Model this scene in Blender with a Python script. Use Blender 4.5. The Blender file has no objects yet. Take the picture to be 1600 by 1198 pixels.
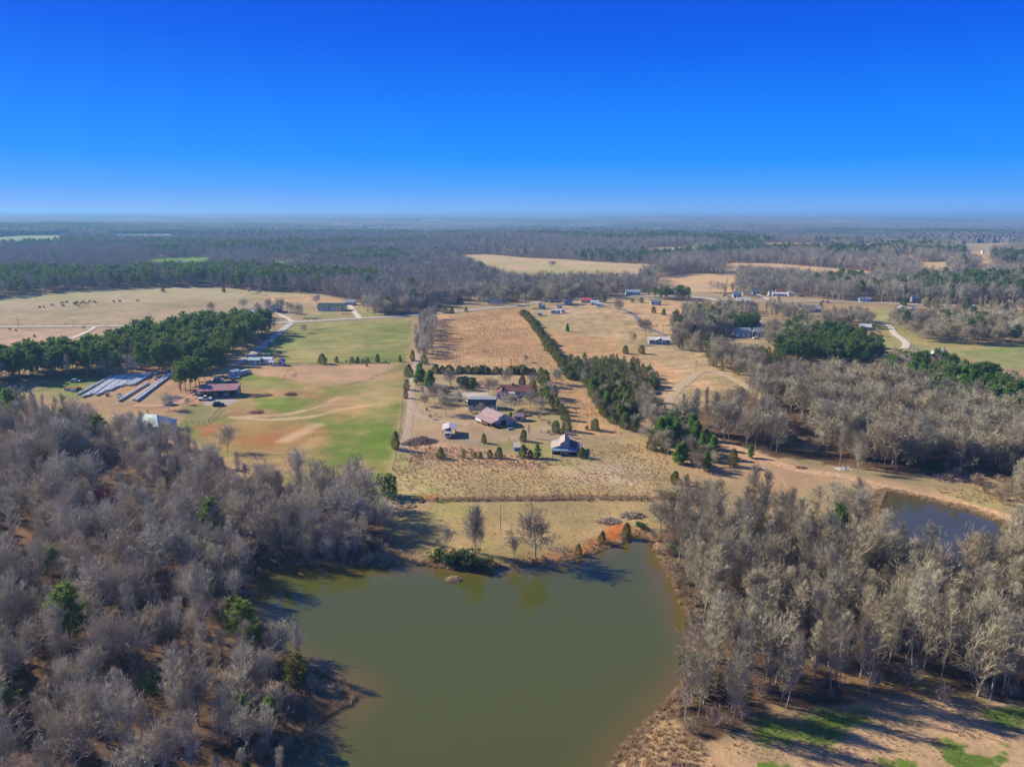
import bpy, bmesh, math, random
import numpy as np
from mathutils import Vector, Matrix, Euler

R = math.radians
sc = bpy.context.scene
col = sc.collection
random.seed(7)
rng = np.random.default_rng(7)

# ------------------------------------------------------------------ camera
CAM_H = 76.0
PITCH, ROLL = 13.2, 0.2
F = 1142.0                      # focal length in pixels of the 1600 x 1198 photograph
camd = bpy.data.cameras.new('camera')
cam = bpy.data.objects.new('camera', camd)
col.objects.link(cam)
camd.sensor_width = 36.0
camd.lens = 36.0 * F / 1600.0
camd.clip_start, camd.clip_end = 1.0, 60000.0
CR = Matrix.Rotation(R(90 - PITCH), 3, 'X') @ Matrix.Rotation(R(ROLL), 3, 'Z')
cam.matrix_world = Matrix.Translation((0, 0, CAM_H)) @ CR.to_4x4()
sc.camera = cam
CRN = np.array(CR)

# ------------------------------------------------------------------ sky, sun, exposure
SUN_EL, SUN_AZ = 30.0, 158.0    # the sun stands to the left and a little beyond the scene
world = bpy.data.worlds.new('World')
sc.world = world
world.use_nodes = True
wt = world.node_tree
wt.nodes.clear()
sky = wt.nodes.new('ShaderNodeTexSky')
sky.sky_type = 'NISHITA'
sky.sun_disc = False
sky.sun_elevation = R(SUN_EL)
sky.sun_rotation = R(90 - SUN_AZ)
sky.altitude = 300
sky.air_density = 1.0
sky.dust_density = 0.25
sky.ozone_density = 3.0
hs = wt.nodes.new('ShaderNodeHueSaturation')
hs.inputs['Saturation'].default_value = 1.4
hs.inputs['Value'].default_value = 1.0
# a deep polarised blue that pales to the horizon, the same all round
tc = wt.nodes.new('ShaderNodeTexCoord')
sx = wt.nodes.new('ShaderNodeSeparateXYZ')
sr = wt.nodes.new('ShaderNodeValToRGB')
el = sr.color_ramp.elements
SKY = [(0.0, (.20, .44, .97)), (.03, (.06, .35, 1.0)), (.065, (.0, .285, 1.03)), (.13, (.002, .205, 1.0)), (.20, (.002, .12, .88)), (.26, (.004, .085, .76)), (.5, (.03, .12, .54)), (1.0, (.06, .15, .46))]
while len(el) < len(SKY): el.new(.5)
for e_, (p_, c_) in zip(el, SKY):
    e_.position = p_; e_.color = (*c_, 1)
up = wt.nodes.new('ShaderNodeMix'); up.data_type = 'RGBA'; up.blend_type = 'MULTIPLY'; up.inputs[0].default_value = 1
up.inputs[7].default_value = (5.1, 5.1, 5.15, 1)
tint = wt.nodes.new('ShaderNodeMix'); tint.data_type = 'RGBA'; tint.blend_type = 'MULTIPLY'; tint.inputs[0].default_value = 1.0
tint.inputs[7].default_value = (.028, .031, .034, 1)
ad = wt.nodes.new('ShaderNodeMix'); ad.data_type = 'RGBA'; ad.blend_type = 'ADD'; ad.inputs[0].default_value = 1.0
bg = wt.nodes.new('ShaderNodeBackground')
bg.inputs['Strength'].default_value = 0.10
wo = wt.nodes.new('ShaderNodeOutputWorld')
wt.links.new(tc.outputs['Generated'], sx.inputs[0])
wt.links.new(sx.outputs[2], sr.inputs[0])
wt.links.new(sr.outputs[0], up.inputs[6])
wt.links.new(sky.outputs[0], hs.inputs['Color'])
wt.links.new(hs.outputs[0], tint.inputs[6])
wt.links.new(up.outputs[2], ad.inputs[6])
wt.links.new(tint.outputs[2], ad.inputs[7])
wt.links.new(ad.outputs[2], bg.inputs['Color'])
wt.links.new(bg.outputs[0], wo.inputs['Surface'])
sund = bpy.data.lights.new('sun', 'SUN')
sund.energy = 4.6
sund.angle = R(0.5)
sund.color = (1.0, 0.915, 0.72)
sun = bpy.data.objects.new('sun', sund)
col.objects.link(sun)
sdir = Vector((math.cos(R(SUN_AZ)) * math.cos(R(SUN_EL)), math.sin(R(SUN_AZ)) * math.cos(R(SUN_EL)), math.sin(R(SUN_EL))))
sun.rotation_euler = sdir.to_track_quat('Z', 'Y').to_euler()
sun.location = (-200, 100, 300)
vs = sc.view_settings
sc.display_settings.display_device = 'sRGB'
vs.view_transform = 'Standard'
vs.look = 'None'
vs.gamma = 1.0
vs.exposure = 0.90
vs.use_curve_mapping = False
sc.cycles.max_bounces = 6
sc.cycles.diffuse_bounces = 4
sc.cycles.glossy_bounces = 2
sc.cycles.transmission_bounces = 2
sc.cycles.volume_bounces = 0
sc.cycles.transparent_max_bounces = 4
sc.cycles.caustics_reflective = False
sc.cycles.caustics_refractive = False

# ------------------------------------------------------------------ noise and terrain
def _hash(ix, iy, seed):
    h = (ix.astype(np.int64) * 374761393 + iy.astype(np.int64) * 668265263 + seed * 974711) & 0xFFFFFFFF
    h = ((h ^ (h >> 13)) * 1274126177) & 0xFFFFFFFF
    return ((h ^ (h >> 16)) & 0xFFFF) / 65535.0

def vnoise(x, y, seed=0):
    x0, y0 = np.floor(x), np.floor(y)
    fx, fy = x - x0, y - y0
    fx = fx * fx * (3 - 2 * fx); fy = fy * fy * (3 - 2 * fy)
    a = _hash(x0, y0, seed); b = _hash(x0 + 1, y0, seed)
    c = _hash(x0, y0 + 1, seed); d = _hash(x0 + 1, y0 + 1, seed)
    return (a * (1 - fx) + b * fx) * (1 - fy) + (c * (1 - fx) + d * fx) * fy

def fbm(x, y, wl, seed=0, octaves=4):
    s, a, t = 0, 1.0, 0
    x = np.asarray(x, float) / wl; y = np.asarray(y, float) / wl
    for k in range(octaves):
        s = s + a * vnoise(x + 13.7 * k, y - 7.1 * k, seed + k); t += a; a *= .5
        x = x * 2.03; y = y * 2.03
    return s / t

def sstep(a, b, x):
    t = np.clip((x - a) / (b - a), 0, 1)
    return t * t * (3 - 2 * t)

def terrain(x, y):
    x = np.asarray(x, float); y = np.asarray(y, float)
    d = np.hypot(x, y)
    h = sstep(650, 1500, d) * 25 * (fbm(x, y, 620, 3, 3) - .5)
    h = h + sstep(1300, 4200, d) * 62 * (fbm(x, y, 2300, 11, 3) - .47)
    return h + sstep(6000, 20000, d) * 22

def ray(px, py):
    v = np.stack([(np.asarray(px, float) - 800) / F, -(np.asarray(py, float) - 599) / F, -np.ones(np.shape(px))], -1)
    return v @ CRN.T

TT = np.geomspace(300, 40000, 900)
def ground_pts(pts, z=0.0):
    """points of the photograph -> points on the ground, (n, 2)"""
    pts = np.asarray(pts, float)
    d = ray(pts[:, 0], pts[:, 1])
    out = np.zeros((len(pts), 2))
    t = (z - CAM_H) / np.minimum(d[:, 2], -1e-4)
    out[:] = d[:, :2] * t[:, None]
    far = np.hypot(out[:, 0], out[:, 1]) > 640
    if far.any():
        df = d[far] / np.hypot(d[far][:, 0], d[far][:, 1])[:, None]
        X = df[:, 0, None] * TT; Y = df[:, 1, None] * TT
        hit = (CAM_H + df[:, 2, None] * TT) < terrain(X, Y)
        hit[:, -1] = True
        k = np.argmax(hit, 1)
        tt = TT[k]
        out[far] = df[:, :2] * tt[:, None]
    return out

def P(px, py):
    g = ground_pts([(px, py)])[0]
    return Vector((g[0], g[1], float(terrain(g[0], g[1]))))

def project(x, y, z):
    v = np.stack([x, y, z - CAM_H], -1) @ CRN
    w = -v[..., 2]
    return 800 + F * v[..., 0] / w, 599 - F * v[..., 1] / w, w

def ppm(p):
    """pixels of the photograph per metre at point p"""
    v = CR.transposed() @ (Vector(p) - Vector((0, 0, CAM_H)))
    return F / -v.z

def hm(px, py, hpx):
    p = P(px, py)
    dep = math.atan2(CAM_H, math.hypot(p.x, p.y))
    return hpx / (ppm(p) * math.cos(dep))

def inside(x, y, poly):
    x = np.asarray(x); y = np.asarray(y)
    r = np.zeros(x.shape, bool)
    n = len(poly)
    m = (x >= poly[:, 0].min()) & (x <= poly[:, 0].max()) & (y >= poly[:, 1].min()) & (y <= poly[:, 1].max())
    if not m.any():
        return r
    xs, ys = x[m], y[m]
    q = np.zeros(xs.shape, bool)
    for i in range(n):
        x1, y1 = poly[i]; x2, y2 = poly[(i + 1) % n]
        if y1 == y2: continue
        c = ((y1 > ys) != (y2 > ys)) & (xs < (x2 - x1) * (ys - y1) / (y2 - y1) + x1)
        q ^= c
    r[m] = q
    return r

def line_dist(x, y, pts, closed=False):
    d = np.full(np.shape(x), 1e9)
    n = len(pts)
    for i in range(n if closed else n - 1):
        a = pts[i]; b = pts[(i + 1) % n]
        v = b - a
        L = max(v @ v, 1e-9)
        t = np.clip(((x - a[0]) * v[0] + (y - a[1]) * v[1]) / L, 0, 1)
        d = np.minimum(d, np.hypot(x - a[0] - t * v[0], y - a[1] - t * v[1]))
    return d

def sdist(x, y, poly, pad=60):
    """signed distance to a polygon, negative inside; far outside it is just large"""
    out = np.full(np.shape(x), 1e3)
    m = (x > poly[:, 0].min() - pad) & (x < poly[:, 0].max() + pad) & (y > poly[:, 1].min() - pad) & (y < poly[:, 1].max() + pad)
    if m.any():
        d = line_dist(x[m], y[m], poly, True)
        out[m] = np.where(inside(x[m], y[m], poly), -d, d)
    return out

# ------------------------------------------------------------------ scene helpers
class MB:
    """collects vertices, faces and material slots, then links them as one mesh"""
    def __init__(s):
        s.v, s.f, s.m = [], [], []
    def add(s, vs, fs, m=0):
        k = len(s.v)
        s.v.extend([tuple(p) for p in vs])
        s.f.extend([tuple(i + k for i in f) for f in fs])
        s.m.extend([m] * len(fs))
        return s
    def box(s, x0, y0, z0, x1, y1, z1, m=0):
        return s.add([(x0, y0, z0), (x1, y0, z0), (x1, y1, z0), (x0, y1, z0), (x0, y0, z1), (x1, y0, z1), (x1, y1, z1), (x0, y1, z1)],
                     [(0, 3, 2, 1), (4, 5, 6, 7), (0, 1, 5, 4), (1, 2, 6, 5), (2, 3, 7, 6), (3, 0, 4, 7)], m)
    def slab(s, quad, t, m=0):
        """a four-cornered sheet with thickness t below it"""
        q = [Vector(p) for p in quad]
        n = (q[1] - q[0]).cross(q[3] - q[0]).normalized()
        lo = [p - n * t for p in q]
        return s.add(q + lo, [(0, 1, 2, 3), (7, 6, 5, 4), (0, 4, 5, 1), (1, 5, 6, 2), (2, 6, 7, 3), (3, 7, 4, 0)], m)
    def prism(s, prof, x0, x1, m=0):
        """profile of (y, z) points drawn along x"""
        n = len(prof)
        vs = [(x0, y, z) for y, z in prof] + [(x1, y, z) for y, z in prof]
        return s.add(vs, [tuple(range(n))[::-1], tuple(range(n, 2 * n))] + [(i, (i + 1) % n, n + (i + 1) % n, n + i) for i in range(n)], m)
    def tube(s, p0, p1, r0, r1=None, n=6, m=0):
        p0, p1 = Vector(p0), Vector(p1)
        r1 = r0 if r1 is None else r1
        a = (p1 - p0).normalized()
        u = a.orthogonal().normalized(); w = a.cross(u)
        vs = []
        for p, r in ((p0, r0), (p1, r1)):
            for i in range(n):
                c = 2 * math.pi * i / n
                vs.append(p + (u * math.cos(c) + w * math.sin(c)) * r)
        return s.add(vs, [(i, (i + 1) % n, n + (i + 1) % n, n + i) for i in range(n)] + [tuple(range(n))[::-1], tuple(range(n, 2 * n))], m)
    def mesh(s, name, mats, smooth=False):
        me = bpy.data.meshes.new(name)
        me.from_pydata(s.v, [], s.f)
        for m in (mats if isinstance(mats, (list, tuple)) else [mats]):
            me.materials.append(m)
        if any(s.m):
            me.polygons.foreach_set('material_index', s.m)
        if smooth:
            me.polygons.foreach_set('use_smooth', [True] * len(s.f))
        me.update()
        return me
    def build(s, name, mats, parent=None, smooth=False):
        return link(name, s.mesh(name, mats, smooth), parent)

def link(name, data, parent=None):
    o = bpy.data.objects.new(name, data)
    col.objects.link(o)
    if parent: o.parent = parent
    return o

def tag(o, label=None, cat=None, group=None, kind=None):
    if label: o['label'] = label
    if cat: o['category'] = cat
    if group: o['group'] = group
    if kind: o['kind'] = kind
    return o

def thing(name, label, cat, loc, rz=0.0, group=None):
    o = link(name, None)
    o.empty_display_size = .5
    o.location = loc
    o.rotation_euler = (0, 0, rz)
    return tag(o, label, cat, group)

MATS = {}
def mat(name, c, rough=.8, var=.18, scale=1.5, spec=.2, metal=0.0):
    """plain surface whose colour wanders a little with a noise"""
    if name in MATS: return MATS[name]
    m = bpy.data.materials.new(name)
    m.use_nodes = True
    nt = m.node_tree
    b = nt.nodes['Principled BSDF']
    b.inputs['Roughness'].default_value = rough
    b.inputs['Specular IOR Level'].default_value = spec
    b.inputs['Metallic'].default_value = metal
    g = nt.nodes.new('ShaderNodeNewGeometry')
    n = nt.nodes.new('ShaderNodeTexNoise')
    n.inputs['Scale'].default_value = scale
    n.inputs['Detail'].default_value = 5
    r = nt.nodes.new('ShaderNodeMapRange')
    r.inputs[1].default_value, r.inputs[2].default_value = .3, .7
    r.inputs[3].default_value, r.inputs[4].default_value = 1 - var, 1 + var
    x = nt.nodes.new('ShaderNodeMix')
    x.data_type = 'RGBA'; x.blend_type = 'MULTIPLY'
    x.inputs[0].default_value = 1
    x.inputs[6].default_value = (*c, 1)
    nt.links.new(g.outputs['Position'], n.inputs['Vector'])
    nt.links.new(n.outputs[0], r.inputs[0])
    nt.links.new(r.outputs[0], x.inputs[7])
    nt.links.new(x.outputs[2], b.inputs['Base Color'])
    MATS[name] = m
    return m

def plant_mat(name, stops, rough=.75, pos=None, trans=0.0, tintx=None):
    """colour picked per plant (Object Info random), with grain along the plant; tintx blends to a second ramp by stand"""
    m = bpy.data.materials.new(name)
    m.use_nodes = True
    nt = m.node_tree; L = nt.links.new
    b = nt.nodes['Principled BSDF']
    b.inputs['Roughness'].default_value = rough
    b.inputs['Specular IOR Level'].default_value = .15
    oi = nt.nodes.new('ShaderNodeObjectInfo')
    def ramp(st):
        r = nt.nodes.new('ShaderNodeValToRGB')
        e = r.color_ramp.elements
        while len(e) < len(st): e.new(.5)
        for i, c in enumerate(st):
            e[i].position = i / (len(st) - 1); e[i].color = (*c, 1)
        return r
    r1 = ramp(stops)
    L(oi.outputs['Random'], r1.inputs[0])
    cout = r1.outputs[0]
    if tintx:
        r2 = ramp(tintx)
        L(oi.outputs['Random'], r2.inputs[0])
        n2 = nt.nodes.new('ShaderNodeTexNoise'); n2.inputs['Scale'].default_value = .012; n2.inputs['Detail'].default_value = 2
        sx = nt.nodes.new('ShaderNodeSeparateXYZ')
        L(oi.outputs['Location'], n2.inputs['Vector']); L(oi.outputs['Location'], sx.inputs[0])
        a = nt.nodes.new('ShaderNodeMath'); a.operation = 'MULTIPLY_ADD'
        a.inputs[1].default_value = .007; L(sx.outputs[0], a.inputs[0]); L(n2.outputs[0], a.inputs[2])
        cl = nt.nodes.new('ShaderNodeMapRange'); cl.inputs[1].default_value, cl.inputs[2].default_value = .15, .85
        L(a.outputs[0], cl.inputs[0])
        mx = nt.nodes.new('ShaderNodeMix'); mx.data_type = 'RGBA'
        L(cl.outputs[0], mx.inputs[0]); L(r1.outputs[0], mx.inputs[6]); L(r2.outputs[0], mx.inputs[7])
        cout = mx.outputs[2]
    g = nt.nodes.new('ShaderNodeNewGeometry')
    n = nt.nodes.new('ShaderNodeTexNoise'); n.inputs['Scale'].default_value = .9; n.inputs['Detail'].default_value = 3
    L(g.outputs['Position'], n.inputs['Vector'])
    mr = nt.nodes.new('ShaderNodeMapRange')
    mr.inputs[1].default_value, mr.inputs[2].default_value = .3, .7
    mr.inputs[3].default_value, mr.inputs[4].default_value = .75, 1.25
    L(n.outputs[0], mr.inputs[0])
    x = nt.nodes.new('ShaderNodeMix'); x.data_type = 'RGBA'; x.blend_type = 'MULTIPLY'; x.inputs[0].default_value = 1
    L(cout, x.inputs[6]); L(mr.outputs[0], x.inputs[7])
    L(x.outputs[2], b.inputs['Base Color'])
    if trans:
        t = nt.nodes.new('ShaderNodeBsdfTranslucent'); L(x.outputs[2], t.inputs[0])
        ms = nt.nodes.new('ShaderNodeMixShader'); ms.inputs[0].default_value = trans
        L(b.outputs[0], ms.inputs[1]); L(t.outputs[0], ms.inputs[2])
        L(ms.outputs[0], nt.nodes['Material Output'].inputs[0])
    return m

# ------------------------------------------------------------------ ponds, roads and fields, traced on the ground
WATER_Z = -0.8
POND = ground_pts([(384, 918), (400, 903), (420, 893), (450, 886), (490, 883), (540, 885), (600, 886), (640, 881), (672, 884), (700, 889),
    (760, 888), (820, 884), (880, 876), (920, 867), (950, 855), (975, 847), (990, 838), (1001, 836), (1013, 848), (1030, 872), (1045, 902),
    (1060, 937), (1075, 967), (1083, 992), (1085, 1020), (1080, 1048), (1066, 1068), (1048, 1088), (1025, 1112), (1000, 1138), (975, 1167),
    (952, 1198), (930, 1240), (890, 1320), (520, 1320), (470, 1240), (470, 1195), (500, 1155), (488, 1135), (512, 1115), (543, 1104), (556, 1086),
    (540, 1066), (508, 1054), (470, 1040), (435, 1012), (408, 978), (388, 945)], WATER_Z)
POND2 = ground_pts([(1382, 768), (1402, 771), (1440, 779), (1500, 794), (1540, 807), (1580, 824), (1608, 836), (1608, 862), (1560, 892),
    (1480, 906), (1400, 896), (1352, 872), (1368, 847), (1378, 820), (1372, 792)], WATER_Z)

def G(*pts): return ground_pts(pts)
F_PASTURE = G((-60, 472), (0, 467), (60, 459), (130, 454), (250, 449), (340, 449), (400, 455), (440, 458), (500, 460), (530, 466), (556, 472), (600, 480), (612, 489), (460, 503), (330, 506), (180, 508), (-60, 510))
F_ROADSIDE = G((-60, 514), (185, 512), (160, 530), (125, 550), (60, 552), (0, 566), (-60, 568))
F_GREEN = G((458, 507), (645, 497), (641, 520), (637, 560), (628, 568), (430, 566), (398, 563), (415, 546), (440, 522))
F_LEFT = G((380, 572), (430, 566), (632, 567), (630, 620), (624, 680), (612, 760), (600, 800), (520, 790), (440, 745), (360, 715), (300, 690), (280, 660), (330, 632), (350, 615))
F_STRAW = G((683, 486), (800, 480), (815, 482), (843, 516), (880, 568), (905, 612), (950, 655), (975, 680), (905, 680), (878, 620), (842, 572), (690, 578), (672, 570))
F_NEAR = G((640, 690), (700, 700), (850, 715), (1000, 680), (1035, 700), (1060, 760), (1065, 782), (930, 781), (670, 783), (612, 780), (615, 720))
F_RIGHT = G((815, 482), (860, 470), (1000, 466), (1130, 474), (1190, 486), (1150, 530), (1110, 560), (1180, 600), (1240, 650), (1210, 700), (1060, 680), (1030, 650), (1030, 600), (1000, 565), (890, 556), (843, 514))
F_GRASS = G((1495, 548), (1600, 540), (1680, 540), (1680, 580), (1600, 576), (1540, 566))
FAR_FIELDS = [
    (G((700, 399), (760, 397.5), (820, 403), (880, 405), (960, 411), (1038, 414), (1020, 430), (1000, 444), (900, 446), (800, 443), (757, 432), (722, 412)), 0),
    (G((1018, 436), (1075, 428), (1110, 428), (1152, 435), (1150, 457), (1030, 456)), 2),
    (G((1130, 411), (1200, 412), (1290, 419), (1372, 425), (1365, 446), (1290, 444), (1200, 438), (1130, 433)), 2),
    (G((1010, 387), (1085, 385.5), (1085, 401), (1010, 402)), 3),
    (G((228, 405), (320, 401), (334, 408), (322, 426), (236, 426)), 1),
    (G((415, 408), (465, 408), (465, 424), (418, 424)), 1),
    (G((-20, 372), (100, 367.5), (95, 384), (-20, 391)), 4),
    (G((178, 366), (295, 366), (268, 376), (178, 375)), 4),
    (G((1400, 395), (1432, 402), (1428, 418), (1398, 417)), 2),
    (G((1428, 410), (1482, 409), (1480, 438), (1440, 438)), 2),
    (G((1190, 379), (1298, 381), (1298, 395), (1190, 393)), 2),
    (G((1500, 380), (1578, 379), (1578, 396), (1500, 396)), 3),
    (G((1505, 393), (1550, 394), (1548, 412), (1508, 412)), 2),
    (G((1530, 412), (1610, 413), (1610, 432), (1540, 430)), 3),
    (G((1335, 379.5), (1365, 382), (1362, 395), (1335, 394)), 3),
    (G((570, 356), (640, 355), (640, 361), (570, 361)), 4),
    (G((655, 343), (690, 343), (690, 347), (655, 347)), 4),
    (G((870, 340), (900, 340), (900, 343), (870, 343)), 4),
    (G((1500, 420), (1540, 419), (1545, 442), (1505, 442)), 3),
]
# ground with no far forest on it: everything this side of the forest front
OPEN = G((-500, 480), (-60, 470), (0, 467), (60, 459), (130, 454), (250, 449), (330, 449), (400, 455), (440, 457), (500, 461), (530, 467), (570, 481), (600, 490), (640, 491), (655, 473), (690, 470),
    (705, 464), (760, 462), (800, 466), (900, 463), (1000, 456), (1080, 456), (1140, 460), (1200, 463), (1250, 462), (1300, 470), (1400, 473), (1480, 476), (1600, 474), (2100, 480), (2600, 1600), (-1000, 1600))

def smooth(pts, n=6):
    """Catmull-Rom through ground points"""
    p = [pts[0]] + list(pts) + [pts[-1]]
    out = []
    for i in range(1, len(p) - 2):
        for k in range(n):
            t = k / n
            out.append(.5 * ((2 * p[i]) + (p[i + 1] - p[i - 1]) * t + (2 * p[i - 1] - 5 * p[i] + 4 * p[i + 1] - p[i + 2]) * t * t + (3 * p[i] - p[i - 1] - 3 * p[i + 1] + p[i + 2]) * t ** 3))
    out.append(pts[-1])
    return np.array(out)

ROADS = {   # name: (points, width, material key, label)
 'county_road': (smooth(G((-120, 511.5), (0, 511), (100, 510.3), (185, 509.5), (300, 508), (400, 505.5), (458, 503.5), (540, 499), (645, 493), (740, 484.5), (800, 479), (840, 473), (890, 468.5), (950, 465), (1010, 463.5), (1080, 464), (1133, 469), (1200, 471.8), (1290, 471.5), (1345, 473), (1400, 475.5), (1475, 477.5), (1540, 478), (1640, 480))), 6.0, 'road'),
 'side_road': (smooth(G((455, 505), (446, 512), (420, 533), (400, 549), (384, 560), (370, 569))), 5.0, 'road'),
 'dirt_road': (smooth(G((370, 569), (352, 582), (332, 597), (312, 613), (285, 628), (250, 634), (210, 633))), 5.0, 'dirt'),
 'north_lane': (smooth(G((458, 503), (442, 494), (430, 488))), 3.5, 'gravel'),
 'pasture_driveway': (smooth(G((150, 510.5), (135, 519), (112, 529), (85, 536), (50, 541), (30, 543))), 3.2, 'gravel'),
 'house_driveway': (smooth(G((562, 497), (556, 490), (549, 481), (545, 477))), 4.0, 'gravel'),
 'farm_driveway': (smooth(G((668, 492), (660, 520), (653, 556), (648, 580), (643, 610), (641, 640), (638, 665), (633, 690), (629, 706))), 3.4, 'track'),
 'barn_track': (smooth(G((643, 628), (653, 648), (672, 656), (700, 660), (735, 663))), 3.2, 'track'),
 'paved_drive': (smooth(G((968, 482), (985, 489), (996, 497), (1002, 507), (1015, 514), (1030, 520), (1042, 524))), 3.4, 'asphalt'),
 'curved_drive': (smooth(G((1362, 501), (1380, 505), (1392, 512), (1397, 521), (1408, 529), (1416, 537), (1413, 545))), 4.2, 'gravel'),
 'right_lane': (smooth(G((1040, 640), (1052, 615), (1075, 595), (1100, 580), (1130, 585), (1165, 603), (1200, 628))), 5.0, 'track2'),
 'dam_track': (smooth(G((1110, 685), (1150, 700), (1200, 718), (1250, 735), (1310, 742), (1370, 757), (1420, 768), (1480, 781), (1540, 797), (1600, 816), (1680, 840))), 5.0, 'dirt2'),
 'white_house_drive': (smooth(G((1178, 497), (1190, 505), (1200, 512), (1205, 520))), 3.5, 'gravel'),
 'right_house_drive': (smooth(G((1183, 460), (1195, 466), (1205, 471))), 3.5, 'gravel'),
 'yard_drive': (smooth(G((1083, 465), (1110, 468), (1133, 475))), 4.0, 'gravel'),
}
ROADCOL = {'road': (.42, .38, .33), 'dirt': (.42, .25, .15), 'gravel': (.55, .47, .38), 'track': (.39, .29, .20), 'track2': (.42, .31, .185), 'asphalt': (.16, .16, .17), 'dirt2': (.46, .29, .17)}

# ------------------------------------------------------------------ the ground sheet
def ground_height(x, y):
    z = terrain(x, y) + .25 * (fbm(x, y, 24, 5, 3) - .5)
    for pond in (POND, POND2):
        s = sdist(x, y, pond, 25)
        s = s + 1.5 * (fbm(x, y, 3.5, 9, 2) - .5) * (np.abs(s) < 20)
        k = sstep(0, 6, s)
        z = np.where(s > 0, z * k + (WATER_Z - .02) * (1 - k), np.maximum(WATER_Z + .18 * s, -2.5))
    return z

ang = np.concatenate([np.linspace(-43, 43, 860), np.linspace(47, 313, 68)])
depr = np.concatenate([np.linspace(88, 48, 16)[:-1], np.linspace(48, 6, 560)[:-1], np.linspace(6, .17, 210)])
rad = CAM_H / np.tan(np.radians(depr))
A_, R_ = np.meshgrid(np.radians(90 - ang), rad)
GX, GY = (R_ * np.cos(A_)).ravel(), (R_ * np.sin(A_)).ravel()
GZ = ground_height(GX, GY)
na, nr = len(ang), len(rad)
D_ = np.hypot(GX, GY)

TAN, TAN2 = (.47, .32, .175), (.36, .24, .13)
BROWN, BROWN2 = (.43, .255, .12), (.33, .19, .09)
GREEN, GREEN2 = (.17, .20, .05), (.25, .23, .075)
BRIGHT = (.13, .21, .03)
LITTER, LITTER2 = (.15, .095, .06), (.24, .15, .09)
CLAY, CLAY2 = (.54, .17, .045), (.42, .18, .08)
DIRT = (.38, .24, .14)
PALE = (.56, .42, .26)
YARD, YARD2 = (.37, .27, .175), (.31, .24, .13)
nF = fbm(GX, GY, 1.7, 24, 2); nA = fbm(GX, GY, 14, 21, 5); nB = fbm(GX, GY, 55, 22, 4); nC = fbm(GX, GY, 4, 23, 3)
C = np.zeros((len(GX), 4))
def blend(w, a, b, n=None, rough=None, contrast=3.0):
    n = nA if n is None else n
    k = np.clip((n - .5) * contrast + .5, 0, 1)[:, None]
    c = np.array(a) * (1 - k) + np.array(b) * k
    w = np.clip(w, 0, 1)[:, None]
    C[:, :3] = C[:, :3] * (1 - w) + c * w
    if rough is not None:
        C[:, 3:] = C[:, 3:] * (1 - w) + rough * w
def area(poly, fe, a, b, n=None, rough=.5, jit=3.0, contrast=3.0, alpha=1.0):
    s = sdist(GX, GY, poly, 40)
    s = s + jit * 2.8 * (nC * .38 + nA * .32 + nF * .30 - .5)
    fe = fe * .5
    blend((1 - sstep(-fe, fe, s)) * alpha, a, b, n, rough, contrast)
def strip(pts, w, fe, a, b, alpha=1.0, jit=1.5, rough=.5):
    m = (GX > pts[:, 0].min() - 30) & (GX < pts[:, 0].max() + 30) & (GY > pts[:, 1].min() - 30) & (GY < pts[:, 1].max() + 30)
    s = np.full(GX.shape, 1e3)
    s[m] = line_dist(GX[m], GY[m], pts) - w / 2
    blend((1 - sstep(-fe, fe, s + jit * 2 * (nC - .5))) * alpha, a, b, None, rough)
def blob(px, py, rpx, a, b=None, alpha=1.0, fe=.6, rough=.5, flat=3.0):
    p = P(px, py); r = rpx / ppm(p)
    s = np.hypot(GX - p.x, (GY - p.y) / 1.0) + r * 1.1 * (nA + nC - 1)
    blend((1 - sstep(r * (1 - fe), r * (1 + fe), s)) * alpha, a, b or a, None, rough)

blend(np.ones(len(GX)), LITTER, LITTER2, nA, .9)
# open land this side of the forest
area(OPEN, 6, TAN2, YARD2, nB, .5, 4)
for poly, kind in FAR_FIELDS:
    a, b = [(TAN, (.36, .30, .12)), ((.12, .24, .03), (.17, .25, .05)), ((.52, .33, .16), TAN), (TAN2, (.3, .26, .12)), ((.20, .27, .11), (.26, .28, .15))][kind]
    area(poly, 8, a, b, nB, .3, 6)
area(F_PASTURE, 4, (.37, .275, .165), (.31, .25, .14), nB, .25, 6)
area(G((-60, 470), (60, 459), (250, 449), (400, 455), (500, 461), (420, 468), (250, 462), (60, 472), (-60, 482)), 20, (.36, .31, .16), (.32, .29, .13), nB, .25, 8, 3, .5)
area(G((400, 462), (480, 461), (560, 474), (600, 480), (560, 484), (480, 474), (420, 470)), 8, (.46, .27, .13), TAN, nA, .4, 6)
area(G((470, 478), (600, 482), (620, 492), (470, 502)), 6, (.28, .27, .11), TAN2, nA, .35, 6)
area(F_ROADSIDE, 3, (.38, .25, .16), (.44, .30, .19), nB, .25, 3)
area(F_GREEN, 3, (.17, .20, .055), (.31, .27, .105), nB, .3, 3, 3)
area(G((470, 515), (640, 502), (637, 525), (600, 540), (520, 535), (455, 525)), 14, (.15, .20, .05), (.25, .24, .08), nA, .3, 8, 3, .7)
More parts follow.
